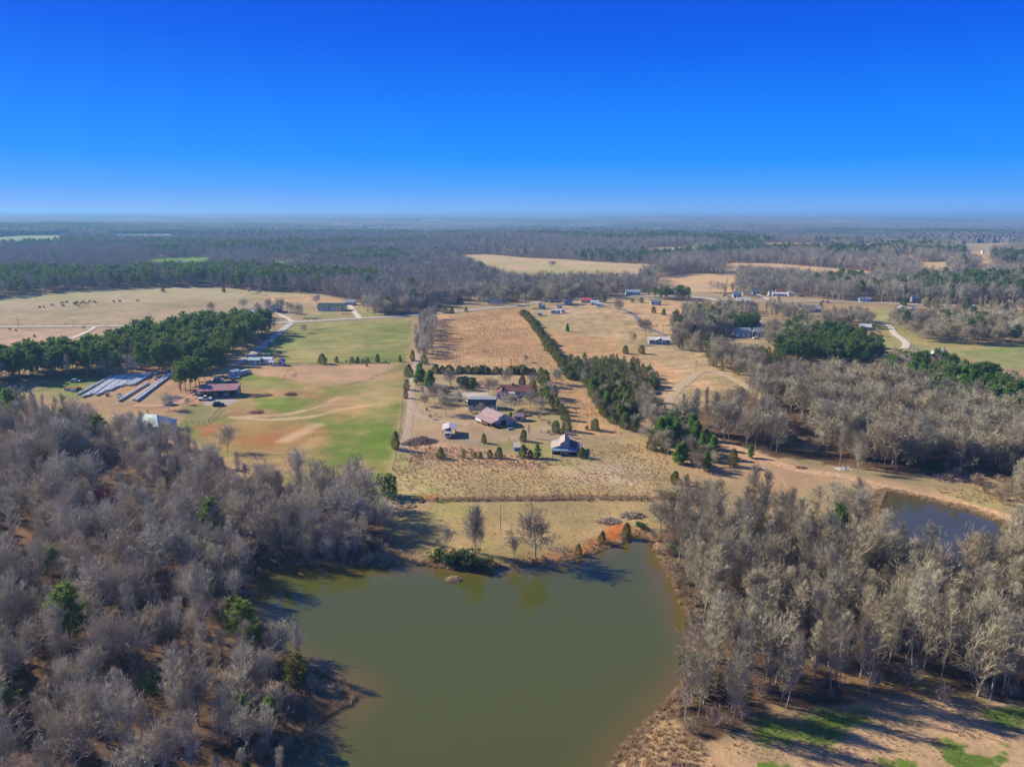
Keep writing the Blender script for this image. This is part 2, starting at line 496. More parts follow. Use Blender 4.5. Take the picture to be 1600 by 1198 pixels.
# left field: patches of grass, straw and red soil
area(F_LEFT, 3, (.18, .205, .05), (.36, .235, .105), nA, .45, 3, 3)
area(G((560, 610), (634, 585), (630, 640), (622, 690), (612, 760), (575, 735), (540, 680)), 8, (.145, .20, .035), (.24, .23, .07), nA, .4, 8, 3, .8)
area(G((390, 572), (620, 568), (600, 600), (560, 607), (480, 600), (430, 588), (395, 590)), 6, (.46, .28, .18), (.38, .26, .14), nA, .4, 5)
area(G((340, 592), (400, 585), (480, 600), (475, 612), (400, 610), (345, 612)), 5, (.17, .21, .05), (.26, .24, .08), nA, .4, 5)
area(G((520, 600), (632, 590), (628, 620), (600, 640), (540, 625)), 8, (.23, .22, .07), (.38, .28, .13), nA, .45, 6)
area(G((395, 620), (455, 620), (452, 638), (430, 644), (400, 640)), 4, (.13, .20, .025), (.20, .24, .05), nA, .3, 4)
area(G((500, 660), (600, 655), (622, 680), (612, 745), (560, 720), (510, 690)), 8, BRIGHT, (.26, .24, .07), nA, .4, 8, 4, .85)
area(G((320, 662), (460, 660), (510, 670), (500, 690), (440, 705), (360, 700), (320, 680)), 8, (.40, .175, .07), (.30, .20, .08), nA, .6, 8)
area(G((360, 635), (420, 638), (440, 652), (380, 656), (350, 648)), 5, (.36, .19, .09), (.42, .29, .16), nA, .5, 4, 3, .8)
strip(smooth(G((362, 652), (400, 655), (440, 655), (490, 650), (530, 640), (575, 633))), 3.0, 1.2, PALE, TAN, .9)
strip(smooth(G((362, 652), (440, 648), (480, 640), (520, 631), (575, 633))), 3.0, 1.4, PALE, TAN, .85)
strip(smooth(G((510, 630), (530, 620))), 3.0, 1.4, PALE, TAN, .8)
strip(smooth(G((445, 688), (470, 676), (495, 664))), 5.0, 2.5, PALE, TAN, .8)
strip(smooth(G((540, 603), (580, 590), (628, 573))), 1.6, .7, (.27, .17, .09), (.3, .2, .1), .9)
strip(smooth(G((563, 602), (585, 590))), 1.2, .6, (.27, .17, .09), (.3, .2, .1), .8)
strip(smooth(G((438, 600), (447, 583), (457, 574))), 1.4, .6, (.3, .16, .08), (.3, .2, .1), .9)
strip(smooth(G((457, 574), (462, 583), (459, 590))), 1.0, .5, (.3, .16, .08), (.3, .2, .1), .8)
strip(smooth(G((372, 607), (420, 609), (470, 612), (500, 622))), 4, 3, (.38, .17, .07), (.35, .22, .11), .8)
blob(457, 614, 12, (.17, .085, .05), alpha=.9)
blob(402, 643, 11, (.18, .09, .05), alpha=.8)
# dirt yard with the wrapped bales
area(G((200, 570), (290, 565), (330, 590), (380, 602), (345, 635), (300, 645), (240, 640), (160, 620)), 5, (.42, .24, .14), (.36, .26, .15), nA, .6, 5)
area(G((60, 590), (200, 585), (180, 600), (130, 622), (60, 622)), 6, (.16, .20, .05), (.25, .22, .09), nA, .5, 5)
area(G((285, 632), (350, 630), (345, 650), (320, 662), (285, 660)), 3, (.24, .22, .09), (.36, .28, .15), nA, .4, 3)
area(G((318, 622), (368, 617), (372, 628), (352, 634), (322, 633)), 2, (.42, .37, .33), (.36, .3, .26), nA, .4, 2)
# farm yard
area(G((640, 585), (690, 583), (840, 583), (890, 640), (910, 680), (900, 712), (840, 716), (690, 690), (636, 692)), 4, YARD, (.31, .24, .115), nA, .45, 4)
area(F_STRAW, 3, BROWN, (.48, .31, .16), nA, .9, 2.5, 3)
area(G((688, 520), (800, 505), (850, 545), (800, 560), (700, 560)), 16, (.46, .25, .11), BROWN2, nA, .9, 8, 3, .6)
area(G((690, 584), (835, 586), (840, 598), (690, 600)), 3, (.42, .29, .17), (.36, .27, .14), nA, .4, 2)
area(G((700, 612), (765, 613), (765, 622), (712, 622)), 2, (.47, .42, .36), (.42, .37, .3), nA, .2, 1)
area(G((655, 650), (690, 655), (760, 660), (790, 680), (760, 688), (690, 680), (650, 680)), 6, (.40, .27, .16), (.44, .31, .18), nA, .35, 5, 3, .9)
area(G((665, 625), (700, 645), (720, 640), (690, 610), (665, 605)), 5, (.36, .24, .15), (.33, .25, .14), nA, .4, 4)
area(G((735, 645), (790, 632), (800, 645), (760, 655)), 5, (.28, .25, .10), YARD, nA, .4, 4)
area(G((755, 690), (860, 690), (900, 700), (900, 716), (820, 716), (750, 708)), 4, (.30, .26, .105), (.40, .30, .15), nA, .4, 4)
# the near field
area(F_NEAR, 3, (.47, .31, .17), (.36, .27, .13), nA, 1.0, 3, 3)
area(G((640, 690), (690, 692), (760, 700), (860, 722), (860, 735), (760, 732), (650, 722)), 5, (.43, .27, .16), (.48, .32, .19), nA, 1.0, 5)
area(G((860, 728), (960, 715), (1000, 730), (990, 760), (900, 755)), 10, (.52, .40, .28), (.42, .30, .19), nC, 1.0, 8, 3, .8)
area(G((840, 712), (920, 712), (960, 690), (940, 725), (880, 740), (840, 735)), 8, (.30, .27, .10), (.42, .32, .16), nA, .7, 6, 3, .8)
area(G((612, 700), (640, 708), (660, 740), (720, 760), (700, 782), (625, 782), (610, 740)), 6, (.34, .31, .12), (.45, .34, .17), nA, .7, 5, 3, .9)
strip(smooth(G((628, 704), (626, 718), (633, 735), (650, 750), (680, 765))), 3, 1.5, (.27, .28, .085), (.33, .29, .11), .8)
strip(smooth(G((700, 779), (800, 777), (900, 774), (1000, 777), (1060, 779))), 3.2, 1.2, (.56, .34, .13), (.50, .30, .13), .9, rough=1.0)
blob(672, 778, 14, (.52, .24, .07), alpha=.9)
blob(657, 797, 16, (.45, .21, .08), alpha=.8)
area(G((612, 786), (670, 785), (930, 783), (1062, 784), (1040, 810), (1010, 830), (950, 850), (880, 872), (760, 884), (600, 884), (570, 850), (590, 800)), 3, (.40, .28, .14), (.33, .25, .11), nA, .7, 3)
area(G((690, 786), (740, 786), (735, 805), (700, 815), (640, 850), (620, 830)), 6, (.33, .30, .10), (.38, .30, .13), nA, .6, 5, 3, .8)
area(G((600, 840), (660, 835), (670, 884), (600, 886)), 5, (.26, .24, .09), LITTER2, nA, .6, 4, 3, .8)
strip(POND[:20], 5, 2.5, (.20, .12, .075), (.30, .19, .10), .8, 2.0, 1.0)
strip(smooth(G((870, 868), (920, 858), (950, 848), (975, 838), (990, 830))), 5, 3, (.42, .25, .12), CLAY2, .8)
strip(smooth(G((918, 862), (945, 850), (962, 838), (975, 826))), 6.0, 1.6, CLAY, (.55, .20, .065), 1.0)
blob(966, 826, 17, CLAY, (.52, .22, .09), .9)
blob(1068, 806, 14, CLAY2, CLAY, .8)
strip(POND[17:31], 6, 3, (.38, .25, .14), LITTER2, .9, 2.5, 1.0)
# right of the hedge
area(F_RIGHT, 3, (.43, .30, .165), (.34, .26, .12), nB, .4, 3)
area(G((843, 514), (880, 520), (960, 530), (1000, 560), (900, 556), (870, 545)), 8, (.46, .29, .14), BROWN, nA, .8, 6)
area(G((960, 470), (1060, 470), (1110, 480), (1060, 500), (1030, 515), (985, 488)), 8, (.50, .31, .15), TAN, nA, .45, 6)
area(G((1000, 525), (1050, 528), (1080, 545), (1000, 545)), 5, (.33, .27, .12), YARD, nA, .35, 4)
area(G((1020, 560), (1070, 585), (1045, 610), (1026, 610)), 3, (.56, .34, .17), (.47, .29, .15), nA, .5, 2)
area(G((1080, 592), (1105, 595), (1118, 610), (1085, 608)), 2, (.56, .36, .19), (.5, .32, .17), nA, .5, 2)
strip(smooth(G((1095, 545), (1150, 580), (1195, 615), (1230, 645))), 5, 3, (.42, .22, .12), (.36, .24, .14), .8)
area(G((1075, 675), (1110, 680), (1250, 725), (1310, 745), (1260, 770), (1170, 770), (1100, 740), (1060, 720)), 4, (.43, .27, .16), (.38, .25, .14), nA, .5, 4)
area(G((1300, 738), (1400, 752), (1480, 772), (1540, 792), (1610, 812), (1610, 832), (1500, 800), (1400, 775), (1320, 762)), 3, (.44, .28, .16), (.38, .24, .13), nA, .5, 3)
area(G((1450, 762), (1540, 765), (1570, 785), (1560, 800), (1500, 786)), 3, (.44, .33, .16), (.36, .29, .12), nA, .5, 3)
# far right lawns
area(G((1340, 500), (1400, 492), (1450, 508), (1500, 535), (1600, 535), (1680, 535), (1680, 580), (1560, 575), (1480, 550), (1420, 552), (1340, 535)), 4, (.30, .28, .11), (.36, .28, .12), nA, .4, 4)
area(F_GRASS, 3, (.22, .26, .08), (.36, .30, .14), nB, .35, 4)
area(G((1355, 485), (1388, 480), (1390, 500), (1365, 502)), 3, (.30, .31, .11), (.36, .30, .12), nA, .3, 3)
area(G((1340, 505), (1375, 505), (1390, 525), (1345, 522)), 3, (.23, .26, .07), (.38, .24, .11), nA, .4, 3)
area(G((1140, 528), (1210, 524), (1215, 550), (1180, 560), (1150, 545)), 4, (.42, .30, .17), (.34, .25, .14), nA, .4, 4)
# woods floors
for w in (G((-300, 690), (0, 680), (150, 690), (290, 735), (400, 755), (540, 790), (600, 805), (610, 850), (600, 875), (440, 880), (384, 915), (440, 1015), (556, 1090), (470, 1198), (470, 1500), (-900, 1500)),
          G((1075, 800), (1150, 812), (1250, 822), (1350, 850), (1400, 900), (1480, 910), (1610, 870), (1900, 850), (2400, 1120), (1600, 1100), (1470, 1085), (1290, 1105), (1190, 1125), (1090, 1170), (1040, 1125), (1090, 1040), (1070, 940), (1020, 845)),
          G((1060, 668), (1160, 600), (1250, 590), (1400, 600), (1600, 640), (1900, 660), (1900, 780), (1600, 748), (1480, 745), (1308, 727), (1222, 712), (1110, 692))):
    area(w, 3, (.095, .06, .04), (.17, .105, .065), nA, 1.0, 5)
area(G((115, 950), (165, 970), (200, 1010), (175, 1060), (210, 1090), (150, 1100), (130, 1050), (140, 1000)), 4, (.40, .25, .12), LITTER2, nA, .9, 4)
area(G((1310, 1055), (1480, 1050), (1500, 1085), (1330, 1095)), 3, (.27, .16, .09), (.20, .18, .05), nA, .9, 4)
# bottom right clearing
area(G((1130, 1165), (1190, 1128), (1290, 1108), (1470, 1088), (1610, 1105), (2400, 1150), (2400, 1500), (800, 1500), (950, 1210), (1010, 1140), (1045, 1122), (1090, 1165)), 2.5, (.47, .31, .18), (.40, .26, .14), nA, .8, 2)
area(G((1180, 1125), (1290, 1112), (1345, 1118), (1310, 1150), (1240, 1165), (1180, 1160)), 3, (.10, .17, .025), (.15, .18, .05), nA, .6, 3)
area(G((1530, 1108), (1620, 1105), (1620, 1135), (1560, 1130)), 2, (.10, .17, .03), (.2, .2, .07), nA, .6, 3)
kx = sstep(.56, .64, fbm(GX, GY, 5.5, 77, 4)) * inside(GX, GY, G((1190, 1150), (1400, 1130), (1700, 1120), (1800, 1400), (1150, 1400)))
blend(kx, BRIGHT, (.10, .16, .03), nC, .6)
area(G((1340, 1150), (1470, 1140), (1450, 1170), (1350, 1175)), 5, (.52, .34, .20), (.45, .30, .17), nC, .7, 3)
area(G((1040, 1125), (1100, 1165), (1090, 1200), (1000, 1198), (975, 1180), (1010, 1140)), 2, (.48, .30, .18), (.36, .28, .13), nA, .9, 2)
# wheel ruts and road shoulders
for k in ('farm_driveway', 'barn_track', 'right_lane'):
    strip(ROADS[k][0], 6, 2.5, YARD, (.42, .31, .19), .6)
for k, off in (('farm_driveway', .85), ('dam_track', .9)):
    pr = ROADS[k][0]; dv = np.gradient(pr, axis=0); dv /= np.hypot(dv[:, 0], dv[:, 1])[:, None]
    for sg in (-1, 1): strip(pr + np.stack([-dv[:, 1], dv[:, 0]], 1) * off * sg, .5, .3, (.52, .41, .28), (.46, .34, .22), .9, .2)
strip(ROADS['county_road'][0], 10, 2, (.30, .24, .12), (.26, .23, .10), .7)
strip(ROADS['dirt_road'][0], 12, 5, (.45, .25, .14), (.36, .2, .11), .8)
# mowing streaks and drier and greener drifts over the open ground
st = fbm((GX * .94 + GY * .34) / 1.0 * .06, (GY * .94 - GX * .34) * .55, 1.0, 57, 3)
for poly, amt in ((F_RIGHT, .75), (F_GREEN, .6), (F_PASTURE, .35), (F_ROADSIDE, .35), (F_LEFT, .25)):
    m_ = inside(GX, GY, poly)
    C[m_, :3] *= (1 + amt * (st[m_] - .5))[:, None]
dr = fbm(GX, GY, 7.5, 58, 4) - .5
op = (D_ < 700) & inside(GX, GY, OPEN)
C[op, 0] *= 1 + .55 * dr[op]; C[op, 1] *= 1 + .38 * dr[op]; C[op, 2] *= 1 + .30 * dr[op]
C[op, :3] *= np.array((.92, .90, .86))
C[:, :3] *= (.86 + .28 * nC)[:, None]
C[:, :3] *= np.where(D_ > 200, 1 + .20 * (nA - .5), 1)[:, None]

def ground_mat():
    m = bpy.data.materials.new('earth_and_grass')
    m.use_nodes = True
    nt = m.node_tree; L = nt.links.new
    b = nt.nodes['Principled BSDF']
    b.inputs['Roughness'].default_value = .95
    b.inputs['Specular IOR Level'].default_value = .05
    at = nt.nodes.new('ShaderNodeAttribute'); at.attribute_name = 'cover'
    g = nt.nodes.new('ShaderNodeNewGeometry')
    def noise(scale, detail, rough=.6):
        n = nt.nodes.new('ShaderNodeTexNoise'); n.inputs['Scale'].default_value = scale; n.inputs['Detail'].default_value = detail; n.inputs['Roughness'].default_value = rough
        L(g.outputs['Position'], n.inputs['Vector']); return n
    def math_(op, a, b_):
        n = nt.nodes.new('ShaderNodeMath'); n.operation = op
        for i, v in enumerate((a, b_)):
            if isinstance(v, (int, float)): n.inputs[i].default_value = v
            else: L(v, n.inputs[i])
        return n.outputs[0]
    n1, n2 = noise(.8, 8, .7), noise(2.6, 4)
    s = math_('SUBTRACT', math_('ADD', math_('MULTIPLY', n1.outputs[0], 1.4), math_('MULTIPLY', n2.outputs[0], .8)), 1.1)
    k = math_('ADD', math_('MULTIPLY', at.outputs['Alpha'], .75), .25)
    f = math_('MAXIMUM', math_('ADD', math_('MULTIPLY', s, math_('MULTIPLY', k, 1.0)), 1.0), .25)
    x = nt.nodes.new('ShaderNodeMix'); x.data_type = 'RGBA'; x.blend_type = 'MULTIPLY'; x.inputs[0].default_value = 1
    L(at.outputs['Color'], x.inputs[6]); L(f, x.inputs[7])
    L(x.outputs[2], b.inputs['Base Color'])
    bp = nt.nodes.new('ShaderNodeBump'); bp.inputs['Distance'].default_value = .28
    L(math_('MULTIPLY', k, .6), bp.inputs['Strength']); L(n1.outputs[0], bp.inputs['Height'])
    L(bp.outputs[0], b.inputs['Normal'])
    return m
EARTH = ground_mat()

ii = np.arange(nr - 1)[:, None] * na + np.arange(na)[None, :]
jj = np.arange(nr - 1)[:, None] * na + (np.arange(na)[None, :] + 1) % na
QUADS = np.stack([ii, jj, jj + na, ii + na], -1).reshape(-1, 4)
def np_mesh(name, V, Q, m, colors=None, smooth=True):
    me = bpy.data.meshes.new(name)
    me.vertices.add(len(V)); me.vertices.foreach_set('co', np.ascontiguousarray(V, np.float32).ravel())
    k = Q.shape[1]
    me.loops.add(Q.size); me.loops.foreach_set('vertex_index', np.ascontiguousarray(Q, np.int32).ravel())
    me.polygons.add(len(Q)); me.polygons.foreach_set('loop_start', np.arange(0, Q.size, k, dtype=np.int32))
    me.polygons.foreach_set('use_smooth', np.full(len(Q), smooth))
    if colors is not None:
        a = me.attributes.new('cover', 'FLOAT_COLOR', 'POINT')
        a.data.foreach_set('color', np.ascontiguousarray(colors, np.float32).ravel())
    me.materials.append(m)
    me.update(); me.validate()
    return me
V = np.stack([GX, GY, GZ], 1)
# the quad winding must face up
p0, p1, p3 = V[QUADS[400, 0]], V[QUADS[400, 1]], V[QUADS[400, 3]]
if np.cross(p1 - p0, p3 - p0)[2] < 0: QUADS = QUADS[:, ::-1]
QC = V[QUADS].mean(1)
owner = np.zeros(len(QUADS), int)
FIELDS = [('pasture', F_PASTURE), ('roadside_field', F_ROADSIDE), ('green_field', F_GREEN), ('patchy_field', F_LEFT), ('straw_field', F_STRAW), ('rough_field', F_NEAR), ('hay_field', F_RIGHT), ('grass_field', F_GRASS), ('hill_field', FAR_FIELDS[0][0])]
for k, (nm, poly) in enumerate(FIELDS):
    owner[inside(QC[:, 0], QC[:, 1], poly)] = k + 1
for k, nm in enumerate(['ground'] + [f[0] for f in FIELDS]):
    q = QUADS[owner == k]
    if not len(q): continue
    used, inv = np.unique(q, return_inverse=True)
    tag(link(nm, np_mesh(nm, V[used], inv.reshape(q.shape), EARTH, C[used])), kind='structure')

# ------------------------------------------------------------------ water
def water_mat():
    m = bpy.data.materials.new('pond_water')
    m.use_nodes = True
    nt = m.node_tree; L = nt.links.new
    b = nt.nodes['Principled BSDF']
    wn = nt.nodes.new('ShaderNodeTexNoise'); wn.inputs['Scale'].default_value = .045; wn.inputs['Detail'].default_value = 3
    wr = nt.nodes.new('ShaderNodeMapRange'); wr.inputs[1].default_value, wr.inputs[2].default_value = .42, .62; wr.inputs[3].default_value, wr.inputs[4].default_value = .02, .10
    L(wn.outputs[0], wr.inputs[0]); L(wr.outputs[0], b.inputs['Roughness'])
    b.inputs['IOR'].default_value = 1.5
    at = nt.nodes.new('ShaderNodeAttribute'); at.attribute_name = 'cover'
    L(at.outputs['Color'], b.inputs['Base Color'])
    g = nt.nodes.new('ShaderNodeNewGeometry'); L(g.outputs['Position'], wn.inputs['Vector'])
    n = nt.nodes.new('ShaderNodeTexNoise'); n.inputs['Scale'].default_value = 1.1; n.inputs['Detail'].default_value = 3
    L(g.outputs['Position'], n.inputs['Vector'])
    bp = nt.nodes.new('ShaderNodeBump'); bp.inputs['Strength'].default_value = .05; bp.inputs['Distance'].default_value = .08
    L(n.outputs[0], bp.inputs['Height']); L(bp.outputs[0], b.inputs['Normal'])
    return m
WATER = water_mat()
def pond(name, poly, deep, edge, step=1.5):
    x = np.arange(poly[:, 0].min() - 4, poly[:, 0].max() + 4, step); y = np.arange(max(poly[:, 1].min() - 4, 40), poly[:, 1].max() + 4, step)
    X, Y = np.meshgrid(x, y); s = sdist(X.ravel(), Y.ravel(), poly)
    n = len(x); i = (np.arange(len(y) - 1)[:, None] * n + np.arange(n - 1)[None, :]).ravel()
    q = np.stack([i, i + 1, i + n + 1, i + n], 1)
    q = q[s[q].min(1) < 2.5]
    w = (sstep(-7, 0, s + 2.5 * (fbm(X.ravel(), Y.ravel(), 9, 31, 3) - .5)))[:, None]
    c = np.array(deep) * (1 - w) + np.array(edge) * w
    used, inv = np.unique(q, return_inverse=True)
    vv = np.stack([X.ravel(), Y.ravel(), np.full(X.size, WATER_Z)], 1)[used]
    tag(link(name, np_mesh(name, vv, inv.reshape(q.shape), WATER, np.concatenate([c, np.ones((len(c), 1))], 1)[used])), kind='structure')
pond('pond_water', POND, (.072, .077, .013), (.115, .08, .018))
pond('upper_pond_water', POND2, (.06, .06, .028), (.085, .065, .03))

# ------------------------------------------------------------------ roads
def ribbon(name, pts, w, m, lift=.05):
    if np.hypot(*pts[0]) < 700:    # resample
        L = np.concatenate([[0], np.cumsum(np.hypot(*np.diff(pts, axis=0).T))])
        n = max(int(L[-1] / 4), 8)
        t = np.linspace(0, L[-1], n)
        pts = np.stack([np.interp(t, L, pts[:, 0]), np.interp(t, L, pts[:, 1])], 1)
    d = np.gradient(pts, axis=0); d /= np.hypot(d[:, 0], d[:, 1])[:, None]
    nrm = np.stack([-d[:, 1], d[:, 0]], 1)
    cols = np.linspace(-.5, .5, 4)
    jig = (rng.random((len(pts), 2)) - .5) * .5
    rows = []
    for j, c in enumerate(cols):
        p = pts + nrm * (w * c + (jig[:, j // 3] if j in (0, 3) else 0))[:, None] if j in (0, 3) else pts + nrm * (w * c)
        z = ground_height(p[:, 0], p[:, 1]) + lift + (.06 if j in (1, 2) else 0) + np.maximum(np.hypot(p[:, 0], p[:, 1]) - 250, 0) * .0006
        rows.append(np.stack([p[:, 0], p[:, 1], z], 1))
    V = np.stack(rows, 1).reshape(-1, 3); n = len(pts)
    i = (np.arange(n - 1)[:, None] * 4 + np.arange(3)[None, :]).ravel()
    q = np.stack([i, i + 1, i + 5, i + 4], 1)
    me = np_mesh(name, V, q, m)
    if me.polygons[0].normal.z < 0: me.flip_normals()
    return tag(link(name, me), kind='structure')
for nm, (pts, w, key) in ROADS.items():
    if key in ('track', 'track2', 'dirt2'):
        ribbon(nm, pts, w * .9, mat('surface_' + key, ROADCOL[key], .95, .3, .8, .05), .04)
    else:
        ribbon(nm, pts, w, mat('surface_' + key, ROADCOL[key], .9, .2, .8, .1), .08)

# ------------------------------------------------------------------ plants: one set of meshes per kind
M_BARK = plant_mat('grey_bark', [(.27, .235, .21), (.36, .32, .29), (.44, .40, .36)], tintx=[(.30, .26, .195), (.37, .325, .255), (.44, .395, .32)])
M_TWIG = plant_mat('bare_twigs', [(.42, .37, .265), (.50, .445, .335), (.55, .505, .40), (.44, .35, .235), (.50, .405, .30)],
                   tintx=[(.32, .27, .18), (.385, .34, .235), (.44, .395, .285), (.34, .265, .165), (.40, .345, .23)])
M_PBARK = plant_mat('pine_bark', [(.22, .15, .11), (.30, .22, .17)])
M_PINE = plant_mat('pine_needles', [(.085, .165, .04), (.12, .21, .045), (.16, .24, .055), (.20, .26, .055)], trans=.45)
M_YPINE = plant_mat('young_pine_needles', [(.12, .25, .04), (.17, .30, .05), (.22, .34, .06), (.14, .26, .05)], trans=.5)
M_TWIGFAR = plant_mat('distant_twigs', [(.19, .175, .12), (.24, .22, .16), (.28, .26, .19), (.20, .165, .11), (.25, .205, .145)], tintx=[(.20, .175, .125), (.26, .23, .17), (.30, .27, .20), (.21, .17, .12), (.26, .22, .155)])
M_CEDAR = plant_mat('cedar_sprays', [(.14, .175, .045), (.19, .195, .048), (.25, .22, .055), (.12, .18, .055), (.27, .21, .06)], trans=.45)
M_EVER = plant_mat('broad_leaves', [(.065, .13, .04), (.10, .16, .045)], trans=.15)
M_RED = plant_mat('rusty_leaves', [(.23, .11, .06), (.28, .15, .08)])
M_YEL = plant_mat('mistletoe', [(.24, .22, .03), (.30, .27, .05)], trans=.2)
M_GRASS = plant_mat('dry_stems', [(.40, .27, .14), (.54, .40, .24), (.36, .22, .11), (.58, .46, .31)], trans=.2)
M_SHRUB = plant_mat('brown_stems', [(.24, .16, .12), (.34, .25, .185), (.40, .31, .24)])

def cones(mb, p, q, r, m=0):
    """a twig: three-sided spike from p to q"""
    a = q - p
    if a.length < 1e-4: return
    u = a.orthogonal().normalized() * r
    w = a.normalized().cross(u)
    mb.add([p + u, p - u * .5 + w * .87, p - u * .5 - w * .87, q], [(0, 1, 3), (1, 2, 3), (2, 0, 3)], m)

def limb(mb, pts, r0, r1, n=5, m=0):
    k = len(pts)
    vs = []
    for i, p in enumerate(pts):
        a = (pts[min(i + 1, k - 1)] - pts[max(i - 1, 0)]).normalized()
        u = a.cross(Vector((.31, .77, .55))).normalized(); w = a.cross(u)
        r = r0 + (r1 - r0) * i / (k - 1)
        for j in range(n):
            c = 2 * math.pi * j / n
            vs.append(p + (u * math.cos(c) + w * math.sin(c)) * r)
    fs = [(i * n + j, i * n + (j + 1) % n, (i + 1) * n + (j + 1) % n, (i + 1) * n + j) for i in range(k - 1) for j in range(n)]
    mb.add(vs, fs, m)

def path(rnd, p, d, L, n, wig, up):
    pts = [p.copy()]
    d = d.normalized()
    for i in range(n):
        d = (d + Vector((rnd.gauss(0, wig), rnd.gauss(0, wig), rnd.gauss(0, wig) + up))).normalized()
        pts.append(pts[-1] + d * (L / n))
    return pts

def along(pts, t):
    f = t * (len(pts) - 1); i = min(int(f), len(pts) - 2)
    return pts[i].lerp(pts[i + 1], f - i), (pts[i + 1] - pts[i]).normalized()

def side(rnd, d, ang):
    u = d.orthogonal().normalized(); w = d.cross(u)
    a = rnd.uniform(0, 2 * math.pi)
    return (d * math.cos(ang) + (u * math.cos(a) + w * math.sin(a)) * math.sin(ang)).normalized()

def gen_bare(seed, H, form, lod=1.0):
    """trunk mesh builder and crown mesh builder of a leafless tree of height H"""
    rnd = random.Random(seed)
    T, K = MB(), MB()
    spec = {   # trunk share of H, first branch, branches, length share, start angle, upward pull, twig length, wiggle, lift of the twigs
        'oak':    (.62, .20, 24, .44, (25, 80), .06, .8, .15, .18),
        'forest': (.88, .20, 26, .265, (16, 54), .19, .95, .10, .45),
        'poplar': (.92, .25, 26, .205, (14, 48), .20, .9, .08, .5),
        'fork':   (.42, .12, 18, .48, (8, 46), .15, 1.0, .11, .45),
        'shrub':  (.45, .05, 22, .62, (15, 65), .10, .6, .14, .3)}[form]
    ts, fb, nb, ls, angs, up, tw, wig, lift = spec
    tr = {'oak': .017, 'fork': .0105}.get(form, .0075) * H * rnd.uniform(.85, 1.15)
    trunk = path(rnd, Vector((0, 0, -.3)), Vector((rnd.gauss(0, .05), rnd.gauss(0, .05), 1)), H * ts, 8, .045, .04)
    limb(T, trunk, tr, tr * .25, 7)
    twr = (.0105 + .0006 * H) * {'oak': 1.6, 'poplar': .85, 'forest': .9}.get(form, 1) / math.sqrt(lod)
    nb = int(nb * (1 if lod > .5 else .7))
    def twigs(pts, n, L, t0=.25):
        for _ in range(max(int(n * lod), 1)):
            p, d = along(pts, rnd.uniform(t0, 1))
            e = side(rnd, d, R(rnd.uniform(20, 55))); e.z += lift
            cones(K, p, p + e.normalized() * L * rnd.uniform(.55, 1.25), twr)
    g = rnd.uniform(0, 6)
    for i in range(nb):
        t = fb / ts + (1 - fb / ts) * ((i + rnd.random()) / nb) ** .9
        t = min(t, .99)
        p, d = along(trunk, t)
        g += 2.4 + rnd.gauss(0, .3)
        a = R(angs[1] + (angs[0] - angs[1]) * t + rnd.gauss(0, 7))
        v = Vector((math.cos(g) * math.sin(a), math.sin(g) * math.sin(a), math.cos(a)))
        rel = (t - fb / ts) / (1 - fb / ts)
        prof = {'oak': .85 + .45 * rel - .55 * rel ** 2, 'forest': .62 + .95 * rel - 1.0 * rel ** 2, 'poplar': .7 + .5 * rel - .6 * rel ** 2, 'fork': 1.0 - .2 * rel, 'shrub': 1 - .3 * rel}[form]
        L = H * ls * prof * rnd.uniform(.75, 1.2)
        b = path(rnd, p, v, L, 5, wig, up)
        br = max(tr * (1 - t * .7) * .56, .032)
        big = L > .25 * H and form in ('oak', 'fork')
        limb(T if big else K, b, br, br * .25, 4, 0 if big else 1)
        n2 = int((5 + L * 1.1) * (1 if lod > .5 else .75))
        for j in range(n2):
            q, e = along(b, rnd.uniform(.2, 1))
            s_ = path(rnd, q, side(rnd, e, R(rnd.uniform(25, 60))), L * rnd.uniform(.28, .5), 3, wig * 1.2, up * .9)
            limb(K, s_, max(br * .38, twr * 1.3), twr * .8, 3, 1)
            twigs(s_, 9 if form == 'oak' else 4, tw)
            if lod > .8:
                for _ in range(2):
                    q2, e2 = along(s_, rnd.uniform(.3, 1))
                    s2 = path(rnd, q2, side(rnd, e2, R(rnd.uniform(25, 55))), L * rnd.uniform(.15, .25), 2, wig, up)
                    limb(K, s2, twr * 1.2, twr * .7, 3)
                    twigs(s2, 6 if form == 'oak' else 4, tw * .8)
        twigs(b, 8, tw * 1.1, .4)
    return T, K

def tuft(mb, rnd, c, L, n, w, d=None, m=0):
    for _ in range(n):
        v = Vector((rnd.gauss(0, 1), rnd.gauss(0, 1), rnd.gauss(.35, .8)))
        if d is not None: v = v * .55 + d
        v.normalize()
        s = v.orthogonal().normalized(); s = (Matrix.Rotation(rnd.uniform(0, 6.3), 3, v) @ s) * w
        p = c + v * L * .1
        q = p + v * L * rnd.uniform(.7, 1.2)
        mb.add([p - s * .4, p + s * .4, q + s * .6, q - s * .2], [(0, 1, 2, 3)], m)

